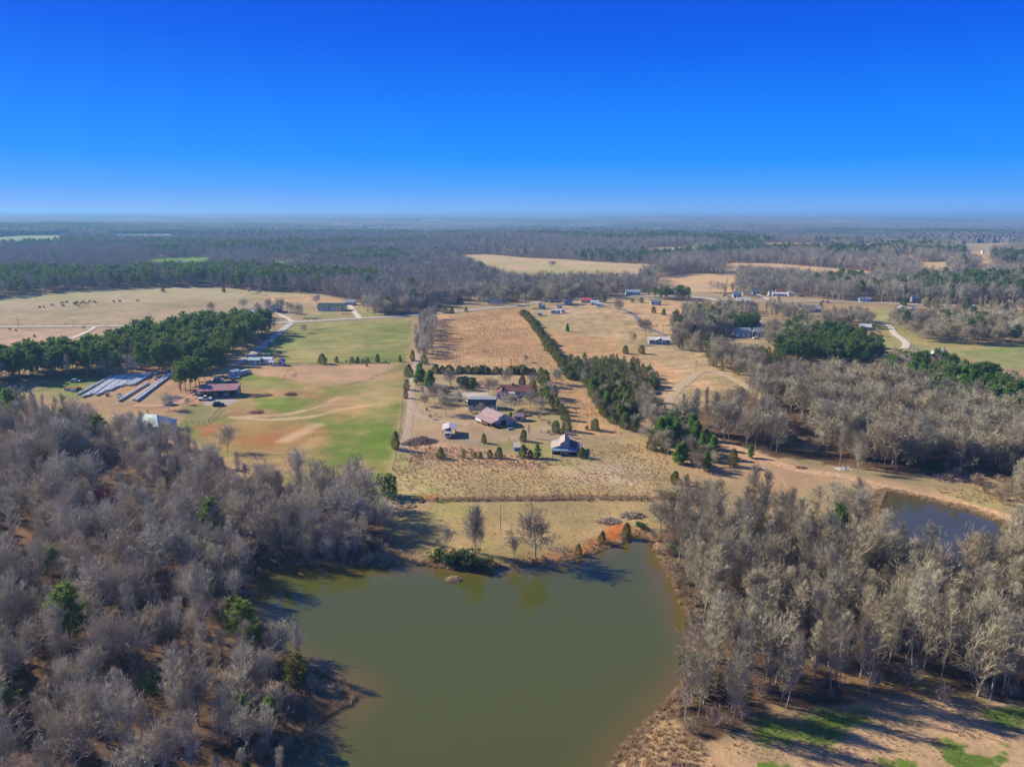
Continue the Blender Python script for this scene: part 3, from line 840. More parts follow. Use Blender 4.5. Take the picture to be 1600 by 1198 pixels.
def gen_pine(seed, H, dense=1.0, low=.45):
    rnd = random.Random(seed)
    T, K = MB(), MB()
    trunk = path(rnd, Vector((0, 0, -.3)), Vector((rnd.gauss(0, .03), rnd.gauss(0, .03), 1)), H * .97, 8, .02, .05)
    limb(T, trunk, .013 * H, .003 * H, 6)
    nb = int(30 * dense)
    g = 0
    for i in range(nb):
        t = low + (1 - low) * (i + rnd.random()) / nb
        p, d = along(trunk, min(t, .995))
        g += 2.4 + rnd.gauss(0, .4)
        rel = (t - low) / (1 - low)
        L = H * (.235 if low < .2 else .25) * ((1.02 - rel ** 1.7) if low < .2 else (1.04 - .72 * rel ** 2.2)) * (.55 + .45 * min(rel * 4, 1)) * rnd.uniform(.7, 1.25) + .35
        v = Vector((math.cos(g), math.sin(g), .15 + .6 * rel + rnd.gauss(0, .15)))
        b = path(rnd, p, v, L, 3, .12, .06)
        limb(T if rel < .3 else K, b, .0045 * H, .012, 3, 0 if rel < .3 else 1)
        for _ in range(int(4 + L * 4.2)):
            q, e = along(b, rnd.uniform(.3, 1))
            q = q + Vector((rnd.gauss(0, .3), rnd.gauss(0, .3), rnd.gauss(.1, .22))) * min(L * .4, 1.0)
            tuft(K, rnd, q, .62, 6, .20)
    return T, K

def gen_cedar(seed, H=5.0, wide=.27, n=1500):
    rnd = random.Random(seed)
    T, K = MB(), MB()
    limb(T, [Vector((0, 0, -.2)), Vector((0, 0, H * .35)), Vector((0, 0, H * .9))], .022 * H, .006 * H, 5)
    lump = [(rnd.uniform(0, 6.28), rnd.uniform(.05, .95), rnd.uniform(-.4, .42)) for _ in range(26)]
    tip = rnd.uniform(1.5, 2.6); sl = rnd.uniform(.05, .3)
    for i in range(n):
        t = rnd.random() ** 1.1
        a = rnd.uniform(0, 6.283)
        r = wide * H * math.sqrt(max(1 - t ** tip, 0)) * (1 - sl * t) * (.55 + .45 * min(1, (t + .04) * 4))
        k = 1.0
        for la, lt, lv in lump:
            da = abs((a - la + math.pi) % 6.283 - math.pi)
            if da < .7 and abs(t - lt) < .13: k += lv * (1 - da / .7)
        rr = r * k * rnd.uniform(.55, 1.1)
        c = Vector((math.cos(a) * rr, math.sin(a) * rr, .03 * H + t * H * .95 + rnd.gauss(0, .02 * H)))
        d = Vector((math.cos(a), math.sin(a), rnd.uniform(.3, 1.5))).normalized()
        s = (Matrix.Rotation(rnd.uniform(0, 6.3), 3, d) @ d.orthogonal().normalized()) * H * .017
        L = H * rnd.uniform(.05, .12)
        K.add([c - d * L * .4 - s, c - d * L * .4 + s, c + d * L * .6 + s * .3], [(0, 1, 2)])
    return T, K

def gen_round(seed, H=4.0, n=1300, wide=.5, mul=1):
    """broad-leaved evergreen shrub or magnolia: lumpy dome of leaves"""
    rnd = random.Random(seed)
    T, K = MB(), MB()
    for j in range(3):
        limb(T, path(rnd, Vector((rnd.gauss(0, .1), rnd.gauss(0, .1), -.2)), Vector((rnd.gauss(0, .4), rnd.gauss(0, .4), 1)), H * .6, 4, .1, .05), .02 * H, .008 * H, 4)
    cl = [(Vector((rnd.gauss(0, wide * .42), rnd.gauss(0, wide * .42), rnd.uniform(.22, .8))), rnd.uniform(.16, .28)) for _ in range(13)]
    for i in range(n):
        c, r = rnd.choice(cl)
        v = Vector((rnd.gauss(0, 1), rnd.gauss(0, 1), rnd.gauss(.2, 1))).normalized()
        p = (c + v * r * rnd.uniform(.75, 1.05)) * H
        p.z = max(p.z, .05)
        d = (v + Vector((rnd.gauss(0, .5), rnd.gauss(0, .5), rnd.gauss(0, .5)))).normalized()
        s = d.orthogonal().normalized() * H * .028
        L = H * .07
        K.add([p - s, p + s, p + d * L + s * .3, p + d * L - s * .3], [(0, 1, 2, 3)])
    return T, K

def both(name, TK, m0, m1):
    T, K = TK
    return (T.mesh(name + '_trunk', m0 if isinstance(m0, list) else [m0]), K.mesh(name + '_crown', m1 if isinstance(m1, list) else [m1]))

def merged(name, TK, m0, m1):
    T, K = TK
    b = MB(); b.v, b.f, b.m = list(T.v), list(T.f), [0] * len(T.f)
    k = len(b.v); b.v += K.v; b.f += [tuple(i + k for i in f) for f in K.f]; b.m += [0 if q else 1 for q in K.m]
    return b.mesh(name, [m0, m1])

KINDS = {}     # kind -> list of (trunk, crown, nominal height)
BARE_FORMS = [('forest', 15), ('forest', 16), ('forest', 14), ('poplar', 17), ('poplar', 15), ('fork', 13), ('fork', 14), ('oak', 13), ('oak', 12), ('oak', 14)]
FAR_FORMS = [('oak', 13), ('oak', 14), ('forest', 15), ('oak', 12), ('oak', 15), ('fork', 13), ('oak', 13), ('forest', 14), ('oak', 14), ('oak', 12)]
KINDS['bare'] = [(*both('bare_tree', gen_bare(100 + i, h, f), M_BARK, [M_TWIG, M_BARK]), h) for i, (f, h) in enumerate(BARE_FORMS)]
KINDS['pine'] = [(*both('pine_tree', gen_pine(200 + i, h, 1.15, lo), M_PBARK, [M_PINE, M_PBARK]), h) for i, (h, lo) in enumerate([(17, .36), (16, .42), (15, .32), (14, .26), (18, .5)])]
KINDS['young_pine'] = [(*both('young_pine', gen_pine(240 + i, h, 1.2, .08), M_PBARK, [M_YPINE, M_PBARK]), h) for i, h in enumerate([8, 7, 9])]
KINDS['cedar'] = [(*both('cedar_tree', gen_cedar(300 + i, 5, w), M_PBARK, M_CEDAR), 5) for i, w in enumerate([.27, .31, .36, .24, .30, .34, .28])]
KINDS['evergreen'] = [(*both('evergreen_shrub', gen_round(400 + i, 4, 1500, w), M_PBARK, M_EVER), 4) for i, w in enumerate([.5, .62])]
KINDS['shrub'] = [(*both('bare_shrub', gen_bare(500 + i, 4.0, 'shrub', .8), M_SHRUB, [M_TWIG, M_SHRUB]), 4) for i in range(3)]
HAZE_D = 1.5e-4

# meshes that only the mass plantings instance (collections that never enter the scene on their own)
def lib(name, meshes):
    c = bpy.data.collections.new(name)
    for i, me in enumerate(meshes):
        o = bpy.data.objects.new('%s_%02d' % (name, i), me); c.objects.link(o)
    return c
LIB = {
 'bare': lib('bare_tree_models', [merged('bare_tree_model', gen_bare(100 + i, h, f), M_BARK, M_TWIG) for i, (f, h) in enumerate(BARE_FORMS)]),
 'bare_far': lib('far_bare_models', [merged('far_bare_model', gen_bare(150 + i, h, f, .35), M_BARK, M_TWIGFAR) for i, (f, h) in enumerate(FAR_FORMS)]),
 'pine': lib('pine_models', [merged('pine_model', gen_pine(220 + i, h, .9, lo), M_PBARK, M_PINE) for i, (h, lo) in enumerate([(17, .42), (16, .5), (15, .38), (14, .3)])]),
 'cedar': lib('cedar_models', [merged('cedar_model', gen_cedar(320 + i, 5, .3, 700), M_PBARK, M_CEDAR) for i in range(3)]),
 'shrub': lib('shrub_models', [merged('shrub_model', gen_bare(520 + i, 3.0, 'shrub', .6), M_SHRUB, M_SHRUB if i % 2 else M_TWIG) for i in range(4)]),
}
def grass_tuft(seed):
    rnd = random.Random(seed); b = MB()
    for _ in range(26):
        p = Vector((rnd.gauss(0, .22), rnd.gauss(0, .22), -.05))
        q = p + Vector((rnd.gauss(0, .28), rnd.gauss(0, .28), rnd.uniform(.45, 1.0)))
        s = Vector((rnd.gauss(0, 1), rnd.gauss(0, 1), 0)).normalized() * .05
        b.add([p - s, p + s, q], [(0, 1, 2)])
    return b.mesh('grass_tuft', [M_GRASS])
LIB['tuft'] = lib('grass_tuft_models', [grass_tuft(i) for i in range(4)])

def mass(name, kind, pts, label, cat):
    """many plants as one object: points with size, turn and model number, instanced by geometry nodes"""
    pts = np.asarray(pts, float)
    me = bpy.data.meshes.new(name)
    me.vertices.add(len(pts)); me.vertices.foreach_set('co', np.ascontiguousarray(pts[:, :3], np.float32).ravel())
    c = LIB[kind]
    for an, ty, v in (('size', 'FLOAT', pts[:, 3]), ('turn', 'FLOAT', rng.random(len(pts)) * 6.283), ('lean', 'FLOAT', rng.normal(0, .05, len(pts)))):
        a = me.attributes.new(an, ty, 'POINT'); a.data.foreach_set('value', np.ascontiguousarray(v, np.float32))
    a = me.attributes.new('model', 'INT', 'POINT')
    mo = pts[:, 4].astype(np.int32) % len(c.objects) if pts.shape[1] > 4 else rng.integers(0, len(c.objects), len(pts)).astype(np.int32)
    a.data.foreach_set('value', mo)
    me.update()
    o = tag(link(name, me), label, cat, kind='stuff')
    ng = bpy.data.node_groups.new(name + '_planting', 'GeometryNodeTree')
    ng.interface.new_socket('Geometry', in_out='INPUT', socket_type='NodeSocketGeometry')
    ng.interface.new_socket('Geometry', in_out='OUTPUT', socket_type='NodeSocketGeometry')
    N = ng.nodes.new; L = ng.links.new
    gi, go = N('NodeGroupInput'), N('NodeGroupOutput')
    ci = N('GeometryNodeCollectionInfo'); ci.inputs['Collection'].default_value = c
    ci.inputs['Separate Children'].default_value = True; ci.inputs['Reset Children'].default_value = True
    ip = N('GeometryNodeInstanceOnPoints'); ip.inputs['Pick Instance'].default_value = True
    def attr(nm, ty):
        n = N('GeometryNodeInputNamedAttribute'); n.data_type = ty; n.inputs['Name'].default_value = nm
        return n.outputs['Attribute']
    cx = N('ShaderNodeCombineXYZ'); L(attr('lean', 'FLOAT'), cx.inputs[0]); L(attr('turn', 'FLOAT'), cx.inputs[2])
    er = N('FunctionNodeEulerToRotation'); L(cx.outputs[0], er.inputs[0])
    sx = N('ShaderNodeCombineXYZ'); sz = attr('size', 'FLOAT')
    for k in range(3): L(sz, sx.inputs[k])
    L(gi.outputs[0], ip.inputs['Points']); L(ci.outputs[0], ip.inputs['Instance'])
    L(attr('model', 'INT'), ip.inputs['Instance Index'])
    L(er.outputs[0], ip.inputs['Rotation']); L(sx.outputs[0], ip.inputs['Scale'])
    L(ip.outputs[0], go.inputs[0])
    mod = o.modifiers.new('planting', 'NODES'); mod.node_group = ng
    return o

NAMES = {'bare': ('bare_tree', 'tree'), 'pine': ('pine_tree', 'tree'), 'young_pine': ('pine_tree', 'tree'), 'cedar': ('cedar_tree', 'tree'), 'evergreen': ('evergreen_shrub', 'shrub'), 'shrub': ('bare_shrub', 'shrub')}
def plant(kind, x, y, h, label, group=None, var=None, wide=1.0, z=None):
    nm, cat = NAMES[kind]
    v = KINDS[kind][random.randrange(len(KINDS[kind])) if var is None else var % len(KINDS[kind])]
    s = h / v[2]
    z = float(ground_height(np.array([x]), np.array([y]))[0]) if z is None else z
    o = thing(nm, label, cat, (x, y, z), random.uniform(0, 6.28), group)
    o.scale = (s * wide, s * wide, s)
    link('trunk', v[0], o); link('crown', v[1], o)
    return o

# ------------------------------------------------------------------ where the woods stand
def scatter(poly, spacing, jitter=.9):
    x0, y0 = poly.min(0); x1, y1 = poly.max(0)
    xs = np.arange(x0, x1 + spacing, spacing); ys = np.arange(y0, y1 + spacing, spacing)
    X, Y = np.meshgrid(xs, ys)
    X = X + (rng.random(X.shape) - .5) * spacing * jitter * 1.6
    Y = Y + (rng.random(Y.shape) - .5) * spacing * jitter * 1.6
    X, Y = X.ravel(), Y.ravel()
    m = inside(X, Y, poly)
    return X[m], Y[m]

PLANTS = []   # (kind, x, y, h, zone, model)
WET = [POND, POND2]
KEEP_CLEAR = [(r[0], r[1] / 2 + 1.5) for k, r in ROADS.items()]
SPOTS = []     # (x, y, radius) kept free of scattered plants: buildings, cars
def fill(poly, spacing, kinds, zone, hs=(.85, 1.15), thin=0.0, models=None, nomask=False, holes=9):
    X, Y = scatter(poly, spacing)
    ok = (rng.random(len(X)) >= thin) & (fbm(X, Y, 15, 97, 2) < holes)
    for w in WET: ok &= sdist(X, Y, w) > .5
    for pts, d in KEEP_CLEAR:
        c = pts.mean(0)
        if not nomask: ok &= line_dist(X, Y, pts) > d
    for sx, sy, r in SPOTS: ok &= np.hypot(X - sx, Y - sy) > r
    X, Y = X[ok], Y[ok]
    ks = list(kinds.items()); pr = np.array([k[1][0] for k in ks], float); pr /= pr.sum()
    ch = rng.choice(len(ks), len(X), p=pr)
    for x, y, c in zip(X, Y, ch):
        k, (_, hmin, hmax) = ks[c]
        v = -1
        if models and k in models: v = int(rng.choice(models[k]))
        h = rng.uniform(hmin, hmax)
        if zone == 'left' and k == 'bare':
            q = float(sdist(np.array([x]), np.array([y]), POND)[0])
            if q < 14 and y < 128: h *= .5 + .5 * max(q, 0) / 14
        PLANTS.append((k, x, y, h, zone, v))

# ------------------------------------------------------------------ buildings
M_GLASS = mat('window_glass', (.03, .04, .05), .1, .1, 2, .5)
M_WHITE = mat('white_siding', (.64, .64, .61), .7, .1, 1)
M_TRIM = mat('white_trim', (.78, .78, .76), .6, .05, 1)
M_CREAM = mat('cream_siding', (.62, .56, .46), .7, .1, 1)
M_BRICK = mat('red_brick', (.30, .14, .10), .85, .25, 3)
M_GREYW = mat('grey_boards', (.42, .42, .42), .8, .2, 2)
M_TANW = mat('tan_siding', (.50, .44, .36), .8, .15, 1.5)
M_BLUEW = mat('blue_grey_siding', (.26, .33, .40), .7, .12, 1)
M_MAUVE = mat('mauve_metal_roof', (.34, .225, .215), .5, .16, .8, .4)
M_REDROOF = mat('red_brown_shingles', (.21, .085, .075), .8, .2, 2)
M_RED = mat('red_metal_roof', (.52, .10, .09), .5, .12, 1, .4)
M_DULLRED = mat('faded_red_roof', (.29, .14, .14), .55, .25, 1.2, .4)
M_SALMON = mat('salmon_metal_roof', (.62, .22, .21), .5, .1, 1, .4)
M_DARKROOF = mat('dark_shingles', (.07, .085, .085), .85, .2, 2)
M_GREENROOF = mat('dark_green_roof', (.05, .085, .075), .7, .2, 2)
M_TEALROOF = mat('teal_metal_roof', (.20, .42, .38), .5, .15, 1, .4)
M_PALEGREEN = mat('pale_green_roof', (.40, .52, .48), .5, .15, 1, .4)
M_GREYROOF = mat('grey_roof', (.33, .35, .37), .7, .15, 1.5, .3)
M_BLUEROOF = mat('blue_grey_roof', (.22, .255, .29), .6, .15, 1.5, .3)
M_TANROOF = mat('weathered_tan_roof', (.40, .33, .27), .6, .22, .9, .3)
M_PALEROOF = mat('pale_metal_roof', (.60, .54, .45), .5, .08, 1, .4)
M_WHITEROOF = mat('white_metal_roof', (.60, .61, .61), .5, .06, 1, .4)
M_WOOD = mat('weathered_wood', (.26, .21, .17), .9, .3, 4)
M_POST = mat('fence_wood', (.24, .20, .16), .9, .3, 3)
M_WIRE = mat('fence_wire', (.20, .19, .18), .6, .1, 1)
M_DARK = mat('dark_inside', (.035, .032, .03), .9, .1, 1)  # near-black colour standing in for the shade inside openings
M_TYRE = mat('tyre_rubber', (.02, .02, .02), .9, .1, 1)
M_CHROME = mat('wheel_metal', (.4, .4, .41), .4, .1, 1, .5, .6)
M_BLUETARP = mat('blue_paint', (.02, .16, .52), .5, .1, 1, .4)
M_RUST = mat('rusty_metal', (.22, .10, .06), .85, .35, 2)
M_CONC = mat('concrete', (.42, .40, .37), .9, .15, 1)

def at(px, py, fwd=0.0, rz=0.0):
    """ground point seen at a spot of the photograph, pushed back by fwd metres along the turned y axis"""
    p = P(px, py)
    p.x += -math.sin(rz) * fwd; p.y += math.cos(rz) * fwd
    p.z = float(ground_height(np.array([p.x]), np.array([p.y]))[0])
    return p

def gable_parts(t, L, W, h, rh, mw, mr, ov=.4, base=-.6, hip=False, roofname='roof', ox=0, oy=0):
    """walls with gables and a two-slope roof, the ridge along x"""
    w = MB()
    if hip:
        w.box(ox - L / 2, oy - W / 2, base, ox + L / 2, oy + W / 2, h)
    else:
        w.prism([(oy - W / 2, base), (oy + W / 2, base), (oy + W / 2, h), (oy, h + rh), (oy - W / 2, h)], ox - L / 2, ox + L / 2)
    w.build('wall', mw, t)
    r = MB()
    k = rh / (W / 2); e = h - ov * k
    X, Y, top, th = L / 2 + ov, W / 2 + ov, h + rh + .03, .14
    if hip:
        rx = max(L / 2 - W / 2, .2)
        q = [(-X, -Y, e), (X, -Y, e), (X, Y, e), (-X, Y, e), (-rx, 0, top), (rx, 0, top)]
        q = [(x + ox, y + oy, z + .1) for x, y, z in q]
        r.add(q + [(x, y, z - th) for x, y, z in q[:4]], [(0, 1, 5, 4), (1, 2, 5), (2, 3, 4, 5), (3, 0, 4), (0, 6, 7, 1), (1, 7, 8, 2), (2, 8, 9, 3), (3, 9, 6, 0), (9, 8, 7, 6)])
    else:
        r.prism([(oy - Y, e), (oy - Y, e + th), (oy, top + th), (oy + Y, e + th), (oy + Y, e), (oy, top)], ox - X, ox + X)
    return r.build(roofname, mr, t)

def window(t, x, y, z, w, h, axis='y', frame=M_TRIM):
    f, g = MB(), MB()
    if axis == 'y':
        s = -1 if y < 0 else 1
        f.box(x - w / 2 - .08, y - .05, z - .08, x + w / 2 + .08, y + .05, z + h + .08)
        g.box(x - w / 2, y + s * .05 - .03, z, x + w / 2, y + s * .05 + .03, z + h)
    else:
        s = -1 if x < 0 else 1
        f.box(x - .05, y - w / 2 - .08, z - .08, x + .05, y + w / 2 + .08, z + h + .08)
        g.box(x + s * .05 - .03, y - w / 2, z, x + s * .05 + .03, y + w / 2, z + h)
    o = f.build('window', frame, t)
    g.build('pane', M_GLASS, o)
    return o

def door(t, x, y, w, h, m=M_TRIM, axis='y', name='door'):
    b = MB()
    if axis == 'y': b.box(x - w / 2, y - .06, 0, x + w / 2, y + .06, h)
    else: b.box(x - .06, y - w / 2, 0, x + .06, y + w / 2, h)
    return b.build(name, m, t)

def house(name, label, cat, px, py, L, W, h, rh, deg, mw, mr, hip=False, wins=4, doors=1, chimney=False, group=None, ends=True, ov=.45, clear=2.0):
    rz = R(deg)
    p = at(px, py, W / 2, rz)
    t = thing(name, label, cat, p, rz, group)
    rf = gable_parts(t, L, W, h, rh, mw, mr, ov, hip=hip)
    zz = h * .36
    for s in (-1, 1):
        for i in range(wins):
            x = -L / 2 + L * (i + .5) / wins
            if s < 0 and doors and i == wins // 2:
                door(t, x, -W / 2, 1.1, min(2.1, h - .2)); continue
            window(t, x, s * W / 2, zz, min(1.3, L / wins * .5), min(1.2, h * .42))
    if ends:
        for s in (-1, 1): window(t, s * L / 2, 0, zz, 1.2, min(1.2, h * .42), 'x')
    if chimney:
        MB().box(L * .15, -.4, h + rh * .4, L * .15 + .9, .4, h + rh + .9).build('chimney', M_BRICK, rf)
    SPOTS.append((p.x, p.y, max(L, W) * .55 + clear))
    return t

def posts_row(t, pts, z0, z1, r=.09, m=M_WOOD, name='post'):
    for x, y in pts:
        MB().box(x - r, y - r, z0, x + r, y + r, z1).build(name, m, t)

# the main barn: raised middle, open lean-to on the left, closed lean-to on the right
def main_barn():
    a, b = P(757, 652), P(792, 667)
    rz = math.atan2(b.y - a.y, b.x - a.x)
    c = (a + b) / 2
    t = thing('barn', 'large barn with stepped mauve metal roof and open lean-to in the farm yard', 'barn', (c.x, c.y, 0), rz)
    t.scale = (.69,) * 3
    L, CW = 16.0, 6.4
    w = MB()
    w.prism([(-CW / 2, -.5), (CW / 2, -.5), (CW / 2, 4.9), (0, 6.3), (-CW / 2, 4.9)], -L / 2, L / 2)
    w.prism([(CW / 2 + .02, -.5), (CW / 2 + 3.4, -.5), (CW / 2 + 3.4, 2.5), (CW / 2 + .02, 3.8)], -L / 2, L / 2 - .05)
    w.prism([(-CW / 2 - 4.6, 2.2), (-CW / 2 - .02, 2.2), (-CW / 2 - .02, 3.7), (-CW / 2 - 4.6, 2.45)], L / 2 - .3, L / 2 - .1)
    w.build('wall', M_GREYW, t)
    MB().box(-L / 2, -CW / 2 - .06, 3.95, L / 2, -CW / 2 - .004, 4.75).build('clerestory_band', mat('pink_white_boards', (.66, .54, .52), .7, .08), t)
    r = MB()
    r.prism([(-CW / 2 - .5, 4.72), (-CW / 2 - .5, 4.86), (0, 6.50), (CW / 2 + .5, 4.86), (CW / 2 + .5, 4.72), (0, 6.34)], -L / 2 - .5, L / 2 + .5)
    r.build('roof', M_MAUVE, t)
    MB().prism([(-CW / 2 - 5.0, 2.42), (-CW / 2 - 5.0, 2.56), (-CW / 2 - .07, 3.93), (-CW / 2 - .07, 3.79)], -L / 2 - .5, L / 2 + .4).build('lean_to_roof', M_MAUVE, t)
    MB().prism([(CW / 2 + .07, 3.85), (CW / 2 + .07, 3.99), (CW / 2 + 3.9, 2.56), (CW / 2 + 3.9, 2.42)], -L / 2 - .5, L / 2 + .4).build('lean_to_roof', M_MAUVE, t)
    posts_row(t, [(x, -CW / 2 - 4.6) for x in np.linspace(-L / 2 + .2, L / 2 - .3, 6)], -.5, 2.45, .11)
    door(t, L / 2 + .02, -.2, 3.0, 3.2, M_DARK, 'x', 'barn_door')
    window(t, L / 2 + .02, 0, 4.2, 1.4, 1.0, 'x')
    v = MB(); v.prism([(-.3, 6.3), (.3, 6.3), (.3, 6.8), (0, 7.1), (-.3, 6.8)], -1.2, -.2); v.build('vent', M_WOOD, t)
    SPOTS.append((c.x, c.y, 12))
    # what stands under the lean-to
    m4 = t.matrix_basis
    for k, (x, mm, lab) in enumerate([(-4.5, M_WHITE, 'white stock trailer parked under the left lean-to of the large mauve barn'), (1.0, M_RUST, 'dark rusty farm cart under the lean-to of the large mauve barn')]):
        q = m4 @ Vector((x, -CW / 2 - 3.6, 0))
        f = thing('farm_trailer', lab, 'trailer', q, rz)
        MB().box(-1.9, -.9, .55, 1.9, .9, 1.5 if k == 0 else 1.1).build('body', mm, f)
        for sx in (-.6, .6):
            for sy in (-.95, .95):
                MB().tube((sx, sy - .1, .32), (sx, sy + .1, .32), .32, n=10).build('wheel', M_TYRE, f)
        MB().tube((1.9, 0, .5), (3.1, 0, .45), .06).build('drawbar', M_RUST, f)
thing_ = None

def small_barn():
    rz = R(-4)
    p = at(882, 710, 3.4, rz)
    t = thing('barn', 'small weathered barn with raised centre, blue-grey front and right roof coloured dark as shaded', 'barn', p, rz)
    t.scale = (.86,) * 3
    L, hw, sw = 8.0, 1.6, 3.1    # depth, half centre width, side width
    w = MB()
    def prof_y(pr, y0, y1, m=0):
        n = len(pr)
        w.add([(x, y0, z) for x, z in pr] + [(x, y1, z) for x, z in pr], [tuple(range(n)), tuple(range(2 * n - 1, n - 1, -1))] + [(i, n + i, n + (i + 1) % n, (i + 1) % n) for i in range(n)], m)
    prof_y([(-hw, -.5), (hw, -.5), (hw, 4.4), (0, 5.3), (-hw, 4.4)], -L / 2, L / 2)
    prof_y([(-hw - sw, -.5), (-hw - .02, -.5), (-hw - .02, 3.5), (-hw - sw, 2.5)], -L / 2 + .05, L / 2 - .05)
    prof_y([(hw + .02, -.5), (hw + sw, -.5), (hw + sw, 2.5), (hw + .02, 3.5)], -L / 2 + .05, L / 2 - .05)
    w.build('wall', M_BLUEW, t)
    y0, y1 = -L / 2 - .35, L / 2 + .35
    r = MB()
    r.slab([(-hw - .3, y0, 4.3), (0, y0, 5.5), (0, y1, 5.5), (-hw - .3, y1, 4.3)], .12); r.slab([(0, y0, 5.5), (hw + .3, y0, 4.3), (hw + .3, y1, 4.3), (0, y1, 5.5)], .12)
    r.build('roof', M_TANROOF, t)
    MB().slab([(-hw - sw - .5, y0, 2.45), (-hw - .03, y0, 3.68), (-hw - .03, y1, 3.68), (-hw - sw - .5, y1, 2.45)], .12).build('lean_to_roof', M_TANROOF, t)
    MB().slab([(hw + .03, y0, 3.68), (hw + sw + .5, y0, 2.45), (hw + sw + .5, y1, 2.45), (hw + .03, y1, 3.68)], .12).build('lean_to_roof', M_DARKROOF, t)  # darker material paints the shade on the slope facing away from the sun
    MB().slab([(hw + sw + .55, y0 + 1, 2.3), (hw + sw + 2.2, y0 + 1, 1.7), (hw + sw + 2.2, y1, 1.7), (hw + sw + .55, y1, 2.3)], .1).build('side_awning', M_TANROOF, t)
    posts_row(t, [(hw + sw + 2.1, -2.4), (hw + sw + 2.1, 3.4)], -.5, 1.6, .08)
    MB().slab([(-hw - sw, y0 - 1.3, 2.1), (hw + sw, y0 - 1.3, 2.1), (hw + sw, y0 + .25, 2.75), (-hw - sw, y0 + .25, 2.75)], .1).build('front_awning', mat('blue_awning', (.17, .30, .38), .6, .15), t)
    yf = -L / 2
    for x0, x1, m in ((-4.3, -1.5, M_CREAM), (-1.4, 1.4, mat('orange_sign_board', (.42, .24, .16), .7, .1)), (1.5, 4.3, M_CREAM)):
        MB().box(x0, y0 - 1.38, 1.72, x1, y0 - 1.3, 2.08).build('fascia_board', m, t)
    for x0, x1, m in ((-4.2, -1.6, M_DARK), (1.4, 4.2, M_DARK)):
        MB().box(x0, yf - .08, 0, x1, yf + .02, 1.75).build('stall_shade', m, t)  # dark panels on the solid wall, painting the shade within the stalls
    door(t, -.6, yf - .06, 1.0, 1.9, M_GREYROOF); door(t, .6, yf - .06, 1.0, 1.9, M_CREAM)
    posts_row(t, [(-4.4, y0 - 1.2), (-1.5, y0 - 1.2), (1.5, y0 - 1.2), (4.4, y0 - 1.2)], -.5, 2.05, .07)
    SPOTS.append((p.x, p.y, 8))

def farm_house():
    rz = R(-2)
    p = at(806, 620, 4, rz)
    t = thing('house', 'brick-red roofed farmhouse with white gables behind the garden trees', 'house', p, rz)
    t.scale = (.83,) * 3
    gable_parts(t, 15, 8, 2.8, 2.2, M_CREAM, M_REDROOF, .5)
    # wing toward the camera, ridge along y
    w = MB()
    def yprism(b, pr, y0, y1, m=0):
        n = len(pr)
        b.add([(x, y0, z) for x, z in pr] + [(x, y1, z) for x, z in pr], [tuple(range(n)), tuple(range(2 * n - 1, n - 1, -1))] + [(i, n + i, n + (i + 1) % n, (i + 1) % n) for i in range(n)], m)
    yprism(w, [(-9.6, -.5), (-4.4, -.5), (-4.4, 2.85), (-7, 4.5), (-9.6, 2.85)], -9.5, 2.0)
    w.build('wing_wall', M_WHITE, t)
    r = MB()
    r.slab([(-10.1, -10, 2.6), (-7, -10, 4.66), (-7, 3.0, 4.66), (-10.1, 3.0, 2.6)], .14); r.slab([(-7, -10, 4.66), (-3.9, -10, 2.6), (-3.9, 3.0, 2.6), (-7, 3.0, 4.66)], .14)
    r.build('wing_roof', M_REDROOF, t)
    MB().slab([(-3.85, -7.4, 2.5), (-.6, -7.4, 2.3), (-.6, -4.55, 2.5), (-3.85, -4.55, 2.7)], .1).build('porch_roof', M_WHITEROOF, t)
    posts_row(t, [(-3.7, -7.2), (-.8, -7.2)], -.5, 2.25, .08, M_TRIM)
    for x in (-1.5, 1.5, 4.5): window(t, x, -4.0, .9, 1.3, 1.3)
    for x in (-8.4, -5.7): window(t, x, -9.53, .9, 1.1, 1.4)
    for x in (-3, 1, 5): window(t, x, 4.0, .9, 1.3, 1.3)
    window(t, 7.52, 0, .9, 1.2, 1.3, 'x')
    door(t, -2.6, -4.04, 1.0, 2.1, M_TRIM)
    MB().box(-2.2, -.5, 4.4, -1.2, .5, 6.1).build('chimney', M_BRICK, t)
    SPOTS.append((p.x, p.y, 9)); SPOTS.append((p.x - 7, p.y - 6, 5))

